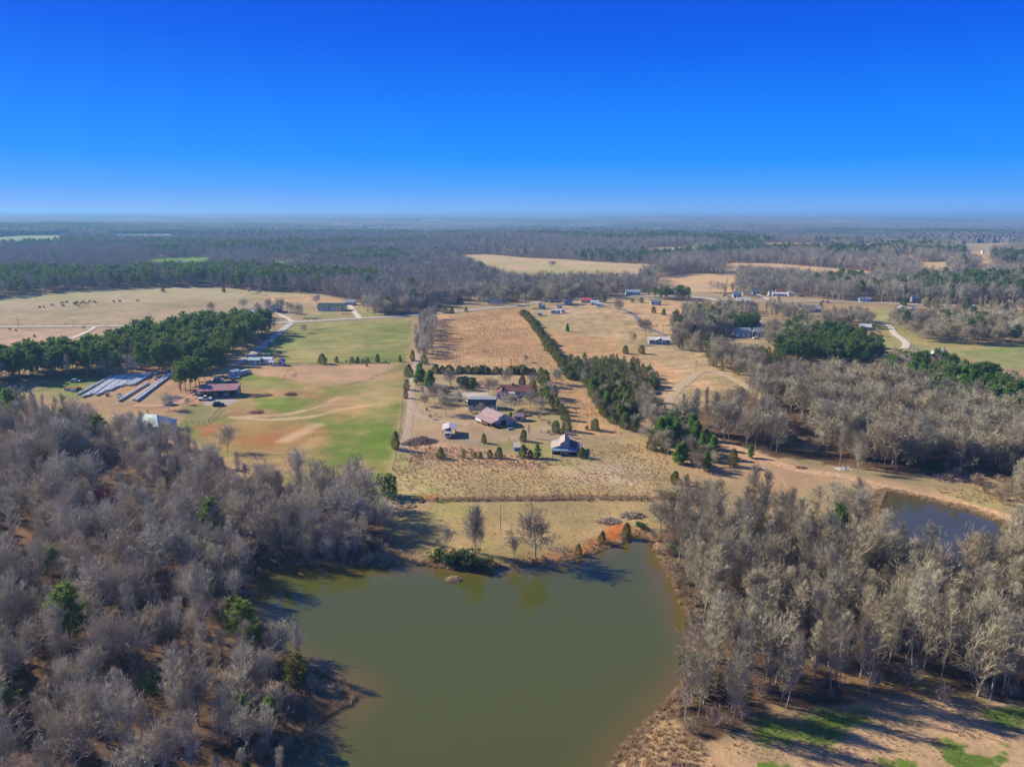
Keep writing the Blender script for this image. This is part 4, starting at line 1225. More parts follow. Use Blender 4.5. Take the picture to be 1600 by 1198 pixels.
def gambrel_shed():
    rz = R(-2)
    p = at(753, 640, 2.8, rz)
    t = thing('workshop', 'pale workshop with barn-shaped grey roof, front slope coloured dark as shaded, beside white pole', 'workshop', p, rz)
    L, W = 10.6, 6.0
    MB().prism([(-W / 2, -.5), (W / 2, -.5), (W / 2, 2.2), (W / 2 - 1.1, 3.9), (0, 4.6), (-W / 2 + 1.1, 3.9), (-W / 2, 2.2)], -L / 2, L / 2).build('wall', M_GREYW, t)
    X = L / 2 + .3
    r = MB(); r.slab([(-X, -W / 2 + 1.05, 4.0), (X, -W / 2 + 1.05, 4.0), (X, 0, 4.75), (-X, 0, 4.75)], .1); r.slab([(-X, 0, 4.75), (X, 0, 4.75), (X, W / 2 - 1.05, 4.0), (-X, W / 2 - 1.05, 4.0)], .1)
    r.slab([(-X, W / 2 - 1.05, 4.0), (X, W / 2 - 1.05, 4.0), (X, W / 2 + .3, 1.9), (-X, W / 2 + .3, 1.9)], .1)
    r.build('roof', M_GREYROOF, t)
    MB().slab([(-X, -W / 2 - .3, 1.9), (X, -W / 2 - .3, 1.9), (X, -W / 2 + 1.05, 4.0), (-X, -W / 2 + 1.05, 4.0)], .1).build('front_slope', M_GREENROOF, t)  # steep front slope gets a darker material as painted shade
    MB().box(-X - .1, -W / 2 - .35, 1.7, -X, W / 2 + .35, 2.0).build('end_trim', M_TRIM, t)
    for x in (-3, 3): window(t, x, -W / 2, .8, 1.0, .9)
    door(t, 0, -W / 2 - .02, 2.2, 1.7, M_TRIM); door(t, -L / 2 - .02, 0, 2.4, 2.2, M_TRIM, 'x')
    SPOTS.append((p.x, p.y, 8))

def carport():
    rz = R(4)
    p = at(702, 683, 2.6, rz)
    t = thing('carport', 'open carport with pinkish metal roof sheltering a white camper', 'carport', p, rz)
    r = MB(); y0, y1 = -3.0, 4.2
    r.slab([(-2.5, y0, 2.75), (0, y0, 3.5), (0, y1, 3.5), (-2.5, y1, 2.75)], .08); r.slab([(0, y0, 3.5), (2.5, y0, 2.75), (2.5, y1, 2.75), (0, y1, 3.5)], .08)
    r.build('roof', mat('pale_pink_metal_roof', (.50, .40, .40), .45, .08, 1, .4), t)
    posts_row(t, [(sx, y) for sx in (-2.35, 2.35) for y in (-2.8, .5, 4.0)], -.4, 2.72, .06, M_CHROME)
    MB().box(2.0, y0 + 4.5, 0, 2.25, y1 - .2, 2.6).build('side_panel', M_GREYW, t)
    SPOTS.append((p.x, p.y, 5))
    c = thing('camper', 'white camper trailer parked under the pinkish carport roof', 'camper', (p.x - .35, p.y - 1.1, 0), rz)
    MB().prism([(-3.2, .5), (2.6, .5), (2.6, 2.5), (-2.2, 2.6), (-3.2, 1.9)], -1.1, 1.1).build('body', M_WHITE, c)
    MB().box(-.8, -3.26, 1.15, .8, -3.18, 1.75).build('window', M_GLASS, c)
    MB().box(-1.12, -2.9, .95, 1.12, 2.4, 1.08).build('stripe', M_BLUEROOF, c)
    for sy in (-.2, .6):
        for sx in (-1.0, 1.0): MB().tube((sx - .1, sy, .33), (sx + .1, sy, .33), .33, n=10).build('wheel', M_TYRE, c)
    MB().tube((0, -3.2, .55), (0, -4.2, .5), .06).build('drawbar', M_RUST, c)

main_barn(); small_barn(); farm_house(); gambrel_shed(); carport()
house('shed', 'small tan shed with mauve roof between dark shrubs behind the large barn', 'shed', 811, 658, 3.5, 3.0, 1.9, .9, 2, M_TANW, M_MAUVE, wins=1, doors=0, ends=True, clear=.8, ov=.25)

# blue box shelter
p = at(808, 704, .8)
t = thing('shelter', 'low shelter with bright blue front and tan top on the farm lawn', 'shelter', p, R(2))
MB().box(-1.0, -.9, 0, 1.0, 1.4, 1.15).build('body', M_BLUETARP, t)
MB().slab([(-1.2, -1.0, 1.2), (1.2, -1.0, 1.2), (1.2, 3.2, 1.75), (-1.2, 3.2, 1.75)], .08).build('roof', M_TANROOF, t)
posts_row(t, [(-1.1, 3.1), (1.1, 3.1)], -.3, 1.68, .06)

def clutter(px, py, deg, label, name, cat, parts):
    t = thing(name, label, cat, at(px, py), R(deg))
    for nm, m, bx in parts:
        b = MB(); b.box(*bx); b.build(nm, m, t)
    return t
clutter(735, 629, 10, 'low white utility trailer on the paved turning place', 'utility_trailer', 'trailer', [('bed', M_WHITE, (-1.5, -.8, .5, 1.5, .8, .85)), ('wheel', M_TYRE, (-.35, -.95, 0, .35, -.8, .65)), ('wheel', M_TYRE, (-.35, .8, 0, .35, .95, .65)), ('drawbar', M_RUST, (1.5, -.06, .5, 2.6, .06, .6))])
clutter(729, 628, 40, 'grey wood stack left of the workshop', 'lumber_stack', 'lumber', [('board', M_WOOD, (-1.4, -.6, 0, 1.4, -.2, .5)), ('board', M_WOOD, (-1.4, -.15, 0, 1.4, .3, .65)), ('board', M_GREYW, (-1.3, .35, 0, 1.3, .7, .4))])
clutter(781, 668, -50, 'orange garden tractor under the edge of the large barn', 'garden_tractor', 'tractor', [('body', mat('orange_paint', (.5, .16, .03), .5, .1), (-.8, -.4, .35, .9, .4, .85)), ('seat', M_TYRE, (-.6, -.25, .85, -.2, .25, 1.25)), ('wheel', M_TYRE, (-.75, -.6, 0, -.15, -.42, .65)), ('wheel', M_TYRE, (-.75, .42, 0, -.15, .6, .65)), ('wheel', M_TYRE, (.4, -.55, 0, .8, -.42, .45)), ('wheel', M_TYRE, (.4, .42, 0, .8, .55, .45))])
clutter(797, 671, 20, 'dark metal trough beside the shaded end of the large barn', 'water_trough', 'trough', [('tub', M_GREYROOF, (-1.0, -.4, 0, 1.0, .4, .6)), ('rim', M_CHROME, (-1.05, -.45, .6, 1.05, .45, .66))])
clutter(782, 641, 0, 'green picnic table on the grass right of the workshop', 'picnic_table', 'table', [('tabletop', M_WOOD, (-.9, -.4, .7, .9, .4, .77)), ('bench', M_WOOD, (-.9, -.85, .4, .9, -.6, .46)), ('bench', M_WOOD, (-.9, .6, .4, .9, .85, .46)), ('leg', M_WOOD, (-.7, -.7, 0, -.6, .7, .7)), ('leg', M_WOOD, (.6, -.7, 0, .7, .7, .7))])['label'] = 'wooden picnic table on the grass right of the workshop'
clutter(667, 641, 0, 'small dark burn barrel on the farm lawn', 'burn_barrel', 'barrel', [('barrel', M_RUST, (-.3, -.3, 0, .3, .3, .9)), ('rim', M_DARK, (-.33, -.33, .9, .33, .33, .96))])
# ------- the lot on the left
def pole_shed():
    a, b = P(312, 622), P(362, 620)
    rz = math.atan2(b.y - a.y, b.x - a.x)
    c = (a + b) / 2
    t = thing('pole_shed', 'long open pole shed with faded red roof and clutter underneath', 'shed', (c.x, c.y + 3.5, 0), rz)
    L = (b - a).length + 3
    MB().slab([(-L / 2, -4.2, 3.1), (L / 2, -4.2, 3.1), (L / 2 + .8, 4.2, 4.1), (-L / 2 + .8, 4.2, 4.1)], .14).build('roof', M_DULLRED, t)
    MB().box(-L / 2 + .6, 3.85, -.4, L / 2 + .4, 4.0, 3.9).build('rear_wall', M_WOOD, t)
    MB().box(L / 2 - .1, -1.5, -.4, L / 2 + .05, 3.84, 3.3).build('end_wall', M_GREYW, t)
    posts_row(t, [(x, -4.0) for x in np.linspace(-L / 2 + .3, L / 2 - .3, 7)], -.4, 3.0, .12)
    SPOTS.append((c.x, c.y + 3.5, 10))
    rnd = random.Random(5)
    for k, (x, lab, m) in enumerate([(-5.0, 'dark workbench and crates at the left end under the red pole shed', M_RUST), (-1.2, 'grey machine under the middle of the red pole shed', M_GREYROOF), (3.0, 'white barrel rack near the right end of the red pole shed', M_WHITE)]):
        q = t.matrix_basis @ Vector((x, 0, 0))
        f = thing('farm_clutter', lab, 'equipment', q, rz)
        MB().box(-1.1, -.7, 0, 1.1, .7, .9).build('bench', m, f)
        for j in range(4):
            xx, yy = rnd.uniform(-.8, .8), rnd.uniform(-.4, .4)
            MB().tube((xx, yy, .9), (xx, yy, rnd.uniform(1.3, 1.9)), .22, n=8).build('barrel', [M_RUST, M_WHITE, M_BLUETARP, M_WOOD][j], f)
pole_shed()

def car(px, py, deg, m, label, style='car', fwd=0):
    p = at(px, py, fwd, R(deg))
    t = thing({'car': 'parked_car', 'truck': 'pickup_truck', 'suv': 'parked_car'}[style], label, 'car' if style != 'truck' else 'pickup', p, R(deg))
    L, W = (4.6, 1.8) if style != 'truck' else (5.5, 1.95)
    if style == 'truck': prof = [(-2.75, .45), (2.7, .45), (2.75, .95), (1.3, 1.05), (.9, 1.05), (-2.75, 1.05)]
    else: prof = [(-2.3, .35), (2.25, .35), (2.3, .75), (1.2, .95), (-1.9, 1.0), (-2.3, .85)]
    b = MB(); n = len(prof)
    b.add([(x, -W / 2, z) for x, z in prof] + [(x, W / 2, z) for x, z in prof], [tuple(range(n)), tuple(range(2 * n - 1, n - 1, -1))] + [(i, n + i, n + (i + 1) % n, (i + 1) % n) for i in range(n)])
    b.build('body', m, t)
    cx0, cx1, ct = (-.6, 1.35, 1.75) if style == 'truck' else ((-1.95, 1.1, 1.65) if style == 'suv' else (-1.6, 1.0, 1.42))
    lo = .94
    g = MB(); g.add([(cx0, -W / 2 + .06, lo), (cx1, -W / 2 + .06, lo), (cx1, W / 2 - .06, lo), (cx0, W / 2 - .06, lo), (cx0 + .35, -W / 2 + .22, ct), (cx1 - .65, -W / 2 + .22, ct), (cx1 - .65, W / 2 - .22, ct), (cx0 + .35, W / 2 - .22, ct)],
                     [(0, 3, 2, 1), (4, 5, 6, 7), (0, 1, 5, 4), (1, 2, 6, 5), (2, 3, 7, 6), (3, 0, 4, 7)])
    g.build('window', M_GLASS, t)
    MB().box(cx0 + .3, -W / 2 + .2, ct + .005, cx1 - .6, W / 2 - .2, ct + .07).build('roof', m, t)
    for sx in (-L * .31, L * .31):
        for sy in (-W / 2 + .06, W / 2 - .06):
            wv = MB().tube((sx, sy - .11, .34), (sx, sy + .11, .34), .34, n=12).build('wheel', M_TYRE, t)
    for sy in (-.6, .6): MB().box(L / 2 - .06, sy - .18, .6, L / 2 + .03, sy + .18, .74).build('headlight', M_WHITE, t)
    SPOTS.append((p.x, p.y, 3))
    return t
M_CARW = mat('white_car_paint', (.74, .75, .76), .3, .02, 1, .5)
M_CARR = mat('dark_red_car_paint', (.22, .02, .025), .3, .02, 1, .5)
M_CARK = mat('dark_car_paint', (.025, .04, .04), .3, .05, 1, .5)
M_CARB = mat('pale_blue_car_paint', (.42, .52, .56), .35, .05, 1, .5)
M_CARS = mat('silver_car_paint', (.50, .52, .53), .3, .03, 1, .5)
car(320, 625, 8, M_CARW, 'white pickup truck parked in front of the red-roofed pole shed', 'truck')
car(266, 633, 14, M_CARS, 'silver car parked by the bare bush left of the pole shed', 'car')
car(341.5, 634, 20, M_CARK, 'dark green car at the edge of the paved pad below the pole shed', 'suv')
car(366, 591, 8, M_CARW, 'white sedan parked beside the long white camper on the left lot', 'car')
car(341, 596, 15, M_CARB, 'pale blue van standing on red dirt above the pole shed', 'suv')
car(364, 599, 0, M_CARK, 'dark pickup in the shade behind the red pole shed', 'truck')
car(118, 597, 0, M_CARB, 'pale blue car alone in the shade below the left pines', 'car')
car(1147, 528, 5, M_CARR, 'dark red car beside the blue-grey garage', 'suv')
car(1182, 529.5, 5, M_CARW, 'white car parked in front of the second garage', 'car')
car(1240, 687, 100, M_CARK, 'black pickup truck under trees beside the sandy lane', 'truck')
car(860, 472.5, 40, M_CARS, 'silver car near the bare trees by the county road', 'car')
car(973, 459, 10, M_CARW, 'white van at the left end of the long white house', 'suv')
for i, (x, y, m, lab) in enumerate([(1203, 463, M_CARW, 'leftmost white car of the cluster above the road'), (1214, 465.5, M_CARW, 'white car nearest the road in the cluster of parked cars'),
        (1245, 464.5, M_CARS, 'silver car right of the red-roofed trailer'), (1252, 463.5, M_CARK, 'dark car at the right end of the parked cluster'), (1133, 463, M_CARK, 'dark car among trees left of the pale house'), (1138, 464.5, M_CARW, 'white car beside the dark car left of the pale house'),
        (1285, 473, M_CARK, 'first dark car on the right stretch of road'), (1293, 473.3, M_CARR, 'red car on the right stretch of road')]):
    car(x, y, 10 + i * 37, m, lab, 'car')

house('mobile_home', 'long white mobile home with pale green roof at the end of the side road', 'mobile home', 397, 570, 5.4, 4.2, 2.6, .8, 2, M_WHITE, M_PALEGREEN, wins=4)
house('mobile_home', 'narrower white mobile home behind the pale green roofed one', 'mobile home', 416, 568.5, 5.6, 3.6, 2.5, .6, 1, M_WHITE, M_WHITEROOF, wins=3)
house('shed', 'tiny white shed in front of the white mobile homes', 'shed', 424, 571.5, 2.0, 1.8, 2.0, .6, 0, M_WHITE, M_WHITEROOF, wins=1, doors=0, ends=False, clear=.5)
house('shed', 'small white shed with bright teal roof at the field corner', 'shed', 444, 570.5, 3.0, 2.6, 2.2, 1.0, 86, M_WHITE, M_TEALROOF, wins=1, clear=1)
t = thing('camper', 'long white camper bus standing on grass above the pole shed', 'camper', at(377, 586, 1), R(62))
t.scale = (.72,) * 3
MB().prism([(-1.3, .5), (1.3, .5), (1.3, 2.6), (.9, 2.9), (-.9, 2.9), (-1.3, 2.6)], -5, 5).build('body', M_WHITE, t)
for i in range(5): MB().box(-4.2 + i * 1.8, -1.34, 1.5, -3.1 + i * 1.8, -1.28, 2.2).build('window', M_GLASS, t)
for sx in (-3.4, 3.2):
    for sy in (-1.15, 1.15): MB().tube((sx, sy - .12, .45), (sx, sy + .12, .45), .45, n=10).build('wheel', M_TYRE, t)
house('shed', 'white open stall with pale roof leaning on the long camper', 'shed', 369, 587.5, 4, 3, 2.4, .5, 62, M_WHITE, M_PALEGREEN, wins=1, doors=0, ends=False, clear=.5)
house('house', 'pale green roofed house half hidden by bare trees at the left wood edge', 'house', 224, 676, 13.4, 9, 3.0, 2.4, -16, M_WHITE, M_PALEGREEN, hip=True, wins=4)
house('long_barn', 'long white building with salmon red roof at the left edge', 'barn', 8, 561, 26, 9, 3.2, 2.0, -3, M_WHITE, M_SALMON, wins=5)

# long rows of wrapped hay bales
def bale_row(x0, y0, x1, y1, label):
    a, b = P(80 + x0 / 8, 560 + y0 / 8), P(80 + x1 / 8, 560 + y1 / 8)
    L = (b - a).length
    t = thing('wrapped_bale_row', label, 'hay bales', (a.x, a.y, 0), math.atan2(b.y - a.y, b.x - a.x), 'rows of plastic wrapped hay bales')
    mb = MB(); n = max(int(L / 1.35), 2); k = 8
    for i in range(n):
        wob = random.uniform(-.08, .08); rr = random.uniform(.50, .58)
        for e in (0, .12, .88, 1.0):
            r = rr * (.90 if e in (0, 1.0) else 1)
            for j in range(k):
                c = 2 * math.pi * j / k + .2
                mb.v.append(((i + e) * L / n, wob + r * math.cos(c), max(.5 + r * math.sin(c) * .95, -.02)))
    m = n * 4
    for i in range(m - 1):
        for j in range(k):
            mb.f.append((i * k + j, i * k + (j + 1) % k, (i + 1) * k + (j + 1) % k, (i + 1) * k + j)); mb.m.append(0)
    mb.f += [tuple(range(k))[::-1], tuple(range((m - 1) * k, m * k))]; mb.m += [0, 0]
    mb.build('plastic_wrap', mat('bale_plastic', (.62, .64, .66), .4, .22, .9, .4), t, True)
    for s in (0, 1):
        MB().tube((s * L - (.1 if s == 0 else -.02), 0, .5), (s * L + (.1 if s else -.02), 0, .5), .46, n=10).build('end_cap', M_TANW, t)
BL = 'white plastic wrapped bale row in the tight block below the pines'
ROWS = [(340, 458, 765, 228), (400, 492, 815, 232), (455, 478, 850, 226), (528, 456, 885, 215), (575, 470, 925, 214), (618, 450, 965, 212), (690, 415, 1010, 211), (745, 408, 1050, 212), (805, 375, 1095, 206), (865, 360, 1140, 201), (945, 345, 1190, 196), (985, 345, 1230, 193), (1030, 340, 1275, 190)]
for r in ROWS: bale_row(*r, BL)
bale_row(850, 540, 1215, 320, 'single white wrapped bale row lying alone on bare dirt')
bale_row(1030, 530, 1540, 155, 'left one of the two longest wrapped bale rows beside the pine strip')
bale_row(1068, 540, 1585, 155, 'right one of the two longest wrapped bale rows beside the pine strip')
bale_row(1505, 265, 1640, 165, 'short wrapped bale row touching the right pine strip')
bale_row(1415, 190, 1465, 155, 'very short wrapped bale stub left of the long rows')
bale_row(1290, 212, 1340, 185, 'tiny wrapped bale stub past the end of the tight block')

# debris on the left lot and burn piles
def pile(px, py, r, h, n, mats, label, name='brush_pile', cat='brush pile', longest=2.5):
    p = at(px, py); t = thing(name, label, cat, p)
    rnd = random.Random(int(px * 7 + py))
    for k, m in enumerate(mats):
        b = MB()
        for _ in range(n // len(mats)):
            a, q = rnd.uniform(0, 6.28), r * math.sqrt(rnd.random())
            c = Vector((math.cos(a) * q, math.sin(a) * q * .7, h * (1 - q / r) * rnd.random() + .1))
            d = Vector((rnd.gauss(0, 1), rnd.gauss(0, 1), rnd.gauss(0, .25))).normalized() * rnd.uniform(.4, 1) * longest / 2
            b.tube(c - d, c + d, rnd.uniform(.03, .09), n=4)
        b.build('branches' if k == 0 else 'scraps', m, t)
    SPOTS.append((p.x, p.y, r))
    return t
pile(659, 690, 5.0, 2.2, 420, [M_SHRUB], 'big heap of grey cut branches at the edge of the farm yard')
pile(640, 694, 3.0, 1.2, 150, [M_SHRUB], 'low dark branch heap trailing from the big brush heap')
pile(399, 619, 4.0, .9, 120, [M_RUST, M_WOOD], 'scrap heap with long frames on the green patch', 'scrap_pile', 'scrap pile')
pile(418, 618, 2.2, .9, 60, [M_WOOD], 'dark scrap heap right of the long frames', 'scrap_pile', 'scrap pile')
pile(455, 617, 2.4, 1.4, 90, [M_RUST], 'rust red burn heap standing on scorched soil', 'scrap_pile', 'scrap pile')
pile(402, 645, 2.6, .5, 50, [M_RUST], 'narrow dark heap of charred planks on bare soil', 'scrap_pile', 'scrap pile')
pile(270, 622, 3.6, 1.3, 160, [M_SHRUB, M_GREYW], 'grey heap of branches behind the silver car', 'brush_pile', 'brush pile')
pile(850, 647, 2.2, .7, 60, [M_RUST, M_BRICK], 'reddish heap of firewood behind the small shed', 'wood_pile', 'wood pile', 1.2)
pile(952, 815, 2.8, .9, 160, [M_SHRUB], 'pale heap of dead brush above the red bank', 'brush_pile', 'brush pile')
pile(988, 806, 3.0, 1.4, 160, [M_SHRUB], 'dark brush heap beside the fence above the pond corner', 'brush_pile', 'brush pile')
pile(1487, 748, 5.0, 2.2, 260, [M_SHRUB], 'grey fallen brush heap beyond the upper pond', 'brush_pile', 'brush pile', 3.5)
pile(1318, 733, 2.0, .6, 40, [M_WHITE], 'pale log heap beside the dam track', 'wood_pile', 'wood pile', 3)
pile(1251, 731, 1.6, .5, 40, [M_RUST], 'red-brown debris on the dam track', 'scrap_pile', 'scrap pile', 2)
isl = pile(709, 900, 1.7, .9, 320, [M_GRASS], 'small island of dead straw reeds standing in the pond', 'reed_island', 'reeds', .9)
isl.location.z = WATER_Z - .05
for i, (zx, zy, m) in enumerate([(700, 470, M_SALMON), (850, 470, M_GREYW), (855, 500, M_WHITE), (680, 437, M_GREYW), (1300, 265, M_CREAM), (210, 395, M_GREYW), (280, 408, M_WHITE), (325, 390, M_RUST)]):
    p = P(80 + zx / 8, 560 + zy / 8)
    t = thing('loose_hay_bale' if i < 5 else 'scrap_bin', ['salmon coloured', 'grey', 'white', 'pale', 'cream', 'grey', 'white', 'rusty'][i] + (' torn bale among the wrapped rows' if i < 5 else ' bin on the grass left of the wrapped rows'), 'bale' if i < 5 else 'bin', p, random.random() * 3)
    if i < 5: MB().tube((-.7, 0, .65), (.7, 0, .65), .66, n=12).build('bale', m, t); MB().tube((-.74, 0, .65), (.74, 0, .65), .35, n=10).build('core', M_TANW, t)
    else:
        MB().prism([(-.8, 0), (.8, 0), (1.0, 1.1), (-1.0, 1.1)], -1.5, 1.5).build('body', m, t); MB().box(-1.55, -1.05, 1.1, 1.55, 1.05, 1.18).build('lid', M_RUST, t)

# ------- houses along and beyond the county road
house('house', 'brick house with blue-grey hip roof behind bare trees left of the junction', 'house', 428, 488, 11, 9.5, 3, 2.8, 12, M_BRICK, M_BLUEROOF, hip=True, wins=4, chimney=True)
house('house', 'low grey-roofed house beside the pine tops at the junction', 'house', 398, 493, 10, 6.5, 2.6, 1.6, 4, M_WHITE, M_GREYROOF, wins=3)
house('house', 'long white house with dark green roof on the lawn above the road', 'house', 517, 486, 21, 9, 2.9, 2.8, -1, M_WHITE, M_GREENROOF, wins=6)
house('garage', 'grey-roofed garage behind the long dark green roofed house', 'garage', 547, 477, 7.8, 6, 2.6, 1.8, 0, M_BLUEW, M_GREYROOF, wins=2)
house('house', 'white cottage with dark roof among bare trees above the straw field', 'house', 772, 474.5, 12, 7.5, 2.8, 2.6, -2, M_WHITE, M_DARKROOF, wins=3)
house('house', 'cream house showing through the trees beyond the road', 'house', 680, 458, 18, 8, 2.8, 2.2, 3, M_CREAM, M_GREYROOF, wins=4)
house('camper', 'long white camper on the grass above the hedge top', 'camper', 868, 490, 7, 2.5, 2.6, .35, -3, M_WHITE, M_WHITEROOF, wins=4, ov=.1)
house('camper', 'shorter white camper just right of the long camper', 'camper', 880, 488.8, 3.3, 2.3, 2.5, .35, 5, M_WHITE, M_WHITEROOF, wins=2, ov=.1)
house('shed', 'tiny green-roofed shelter at the top of the cedar hedge', 'shed', 843.5, 493, 3.4, 2.6, 2.0, .8, 0, M_TANW, M_PALEGREEN, wins=1, doors=0, clear=.5)
house('shed', 'tan shed with brown roof under the bare road trees', 'shed', 847, 482, 5, 4, 2.5, 1.3, -5, M_TANW, M_TANROOF, wins=1)
house('shed', 'blue-grey shed left of the grey gabled house', 'shed', 874, 481.5, 3.4, 3, 2.2, 1, 0, M_BLUEW, M_BLUEROOF, wins=1)
house('house', 'grey gabled house left of the bright red roof', 'house', 893, 475.5, 6.5, 5.5, 2.8, 1.8, 72, M_GREYW, M_GREYROOF, wins=2)
house('shed', 'low building with the bright red roof by the road', 'shed', 916, 473, 9, 6, 2.4, 1.6, -3, M_TANW, M_RED, wins=3)
house('shed', 'building with pale blue roof just below the bright red roof', 'shed', 929, 477, 6.4, 4.5, 2.5, 1.4, -4, M_WHITE, mat('pale_blue_roof', (.42, .52, .56), .5, .1), wins=2)
house('camper', 'rounded white camper right of the pale blue roof', 'camper', 937, 479.5, 4.8, 2.4, 2.6, .4, -8, M_WHITE, M_WHITEROOF, wins=2, ov=.1)
house('house', 'long white house with sky-blue roof at the forest edge', 'house', 989, 461.5, 13.2, 6, 2.9, 1.6, -2, M_WHITE, mat('sky_blue_roof', (.27, .36, .44), .5, .1), wins=6)
house('shed', 'blue-grey building standing alone on the tan field below the evergreens', 'shed', 1025, 476.5, 8.4, 4.5, 2.8, 1.5, -1, M_GREYW, M_BLUEROOF, wins=3)
t = house('house', 'low ranch house with long pale roof at the end of the paved drive', 'house', 1030.5, 537.5, 12.4, 6.4, 2.7, 1.2, -2, M_BLUEW, M_PALEROOF, wins=4, ov=.7)
MB().slab([(-2.5, -4.5, 2.75), (0, -4.5, 3.7), (0, 0, 3.9), (-2.5, 0, 2.9)], .1).build('porch_roof', M_PALEROOF, t)
posts_row(t, [(-2.4, -4.4), (-.2, -4.4), (3, -4.1), (7.5, -4.1)], -.3, 2.7, .08, M_TRIM)
def garage(px, py, L, W, nd, label, deg):
    p = at(px, py, W / 2, R(deg)); t = thing('garage', label, 'garage', p, R(deg))
    gable_parts(t, L, W, 3.2, 1.9, M_BLUEW, M_BLUEROOF, .5)
    for i in range(nd):
        d = door(t, -L / 2 + L * (i + .5) / nd + .3, -W / 2 - .03, L / nd * .66, 2.5, M_TRIM, name='garage_door')
        MB().box(-L / 2 + L * (i + .5) / nd + .3 - L / nd * .28, -W / 2 - .12, 1.75, -L / 2 + L * (i + .5) / nd + .3 + L / nd * .28, -W / 2 - .095, 2.1).build('pane', M_GLASS, d)
    MB().box(-L / 2 - .05, -W / 2 + .3, .3, -L / 2 - .003, W / 2 - .3, 3.0).build('end_siding', M_TANW, t)
    window(t, L / 2, 0, 1.2, 1.2, 1.0, 'x')
    SPOTS.append((p.x, p.y, L * .55 + 2))
garage(1160.5, 526, 10, 7.5, 3, 'blue-grey garage with three white doors beside the bright green pines', -3)
garage(1186, 525.5, 5.4, 5.5, 2, 'smaller blue garage with two white doors right of the three-door garage', -3)
house('house', 'white gabled house tucked right of the bright green pines', 'house', 1199, 519, 5.5, 4.8, 3.2, 2.6, 70, M_WHITE, M_GREYROOF, wins=2)
house('house', 'pale cream house with broad gable below the main road on the right', 'house', 1162, 476, 10.8, 7, 3, 2.4, -6, M_CREAM, M_PALEROOF, wins=4)
house('house', 'dark blue-roofed house half hidden left of the pale house', 'house', 1152, 465, 7, 5, 3, 2.2, 0, M_BLUEW, M_BLUEROOF, wins=3)
house('shed', 'tall white shed behind the dark blue-roofed house', 'shed', 1163, 461, 3.2, 3.2, 3.8, 1.4, 0, M_WHITE, M_WHITEROOF, wins=1)
house('house', 'blue-roofed house at the forest edge above the right driveway', 'house', 1181, 460, 6.2, 5, 2.8, 2.0, 5, M_BLUEW, M_BLUEROOF, wins=3)
house('mobile_home', 'white trailer with teal roof at the left of the parked cluster', 'mobile home', 1206, 460.5, 5.4, 3.4, 2.6, .8, 0, M_WHITE, M_TEALROOF, wins=3)
house('mobile_home', 'white trailer in front of the parked cluster', 'mobile home', 1213, 463.5, 7, 3.4, 2.8, .8, -8, M_WHITE, M_WHITEROOF, wins=3)
house('mobile_home', 'long white trailer with cream roof in the middle of the cluster', 'mobile home', 1225, 463.5, 6, 3.6, 2.8, .9, -14, M_CREAM, M_WHITEROOF, wins=4)
house('shed', 'red-roofed shed behind the long cream trailer', 'shed', 1217, 459, 5, 3.6, 2.6, 1.2, 0, M_WHITE, M_RED, wins=2)
house('shed', 'white shed at the right end of the trailer cluster', 'shed', 1236, 462.5, 5.4, 4, 2.6, 1.2, 10, M_WHITE, M_WHITEROOF, wins=2)
house('house', 'white house with stone base on the red bank in the far field', 'house', 1256, 431, 10, 6, 4.4, 2.4, -3, M_WHITE, M_GREYROOF, wins=4)
house('long_barn', 'long grey-roofed building with a cream gable below the main road', 'barn', 1268, 488, 15, 6.5, 2.9, 2.2, -2, M_CREAM, M_GREYROOF, wins=6)
house('house', 'low white house in front of the right forest edge', 'house', 1352, 471.5, 9.4, 4.5, 2.4, 1.3, -1, M_WHITE, M_GREYROOF, wins=4)
house('house', 'white house with one steep gable right of the utility pole', 'house', 1413, 488, 5.5, 5, 2.8, 2.4, 80, M_WHITE, M_GREYROOF, wins=2)
house('house', 'long grey-roofed wing right of the steep white gable', 'house', 1423, 487.5, 8, 5.5, 2.4, 1.6, -2, M_GREYW, M_GREYROOF, wins=4)
house('house', 'pale blue-grey house in front of the round evergreen', 'house', 1430, 472, 5, 4.5, 3.2, 2.0, 0, M_GREYW, M_BLUEROOF, wins=2)
house('shed', 'brick shed with white roof on the lawn beside the curved drive', 'shed', 1353, 516, 6.6, 4.8, 2.4, 1.4, -9, M_BRICK, M_WHITEROOF, wins=2)
house('house', 'white house peeking over the bare wood beside the grass field', 'house', 1469, 560, 6, 5, 2.6, 1.8, -8, M_WHITE, M_WHITEROOF, wins=2, clear=0)
house('house', 'pale house with blue roof hidden in the right grove', 'house', 1521, 490, 4, 4, 2.8, 2.2, 0, M_GREYW, M_BLUEROOF, wins=2)
house('house', 'white house in the far clearing near the right edge', 'house', 1513, 396, 7, 6, 4, 2.4, 5, M_WHITE, M_GREYROOF, wins=2)
house('house', 'small white house right of the far clearing house', 'house', 1537, 396, 5, 5, 3.4, 2.4, 0, M_WHITE, M_WHITEROOF, wins=2)
for i, (x, y, L) in enumerate([(580, 359.5, 26), (593, 359, 22), (626, 358.5, 30), (954, 371, 26), (1290, 357.5, 26), (1335, 361.5, 40)]):
    house('warehouse', 'distant pale roofed building, number of specks on the far plain', 'building', x, y, L, 14, 9, 3, 0, M_WHITE, M_GREYROOF, wins=2, doors=0, ends=False, group='pale buildings on the far plain')['label'] = 'tiny pale building in the hazy forest below the horizon'
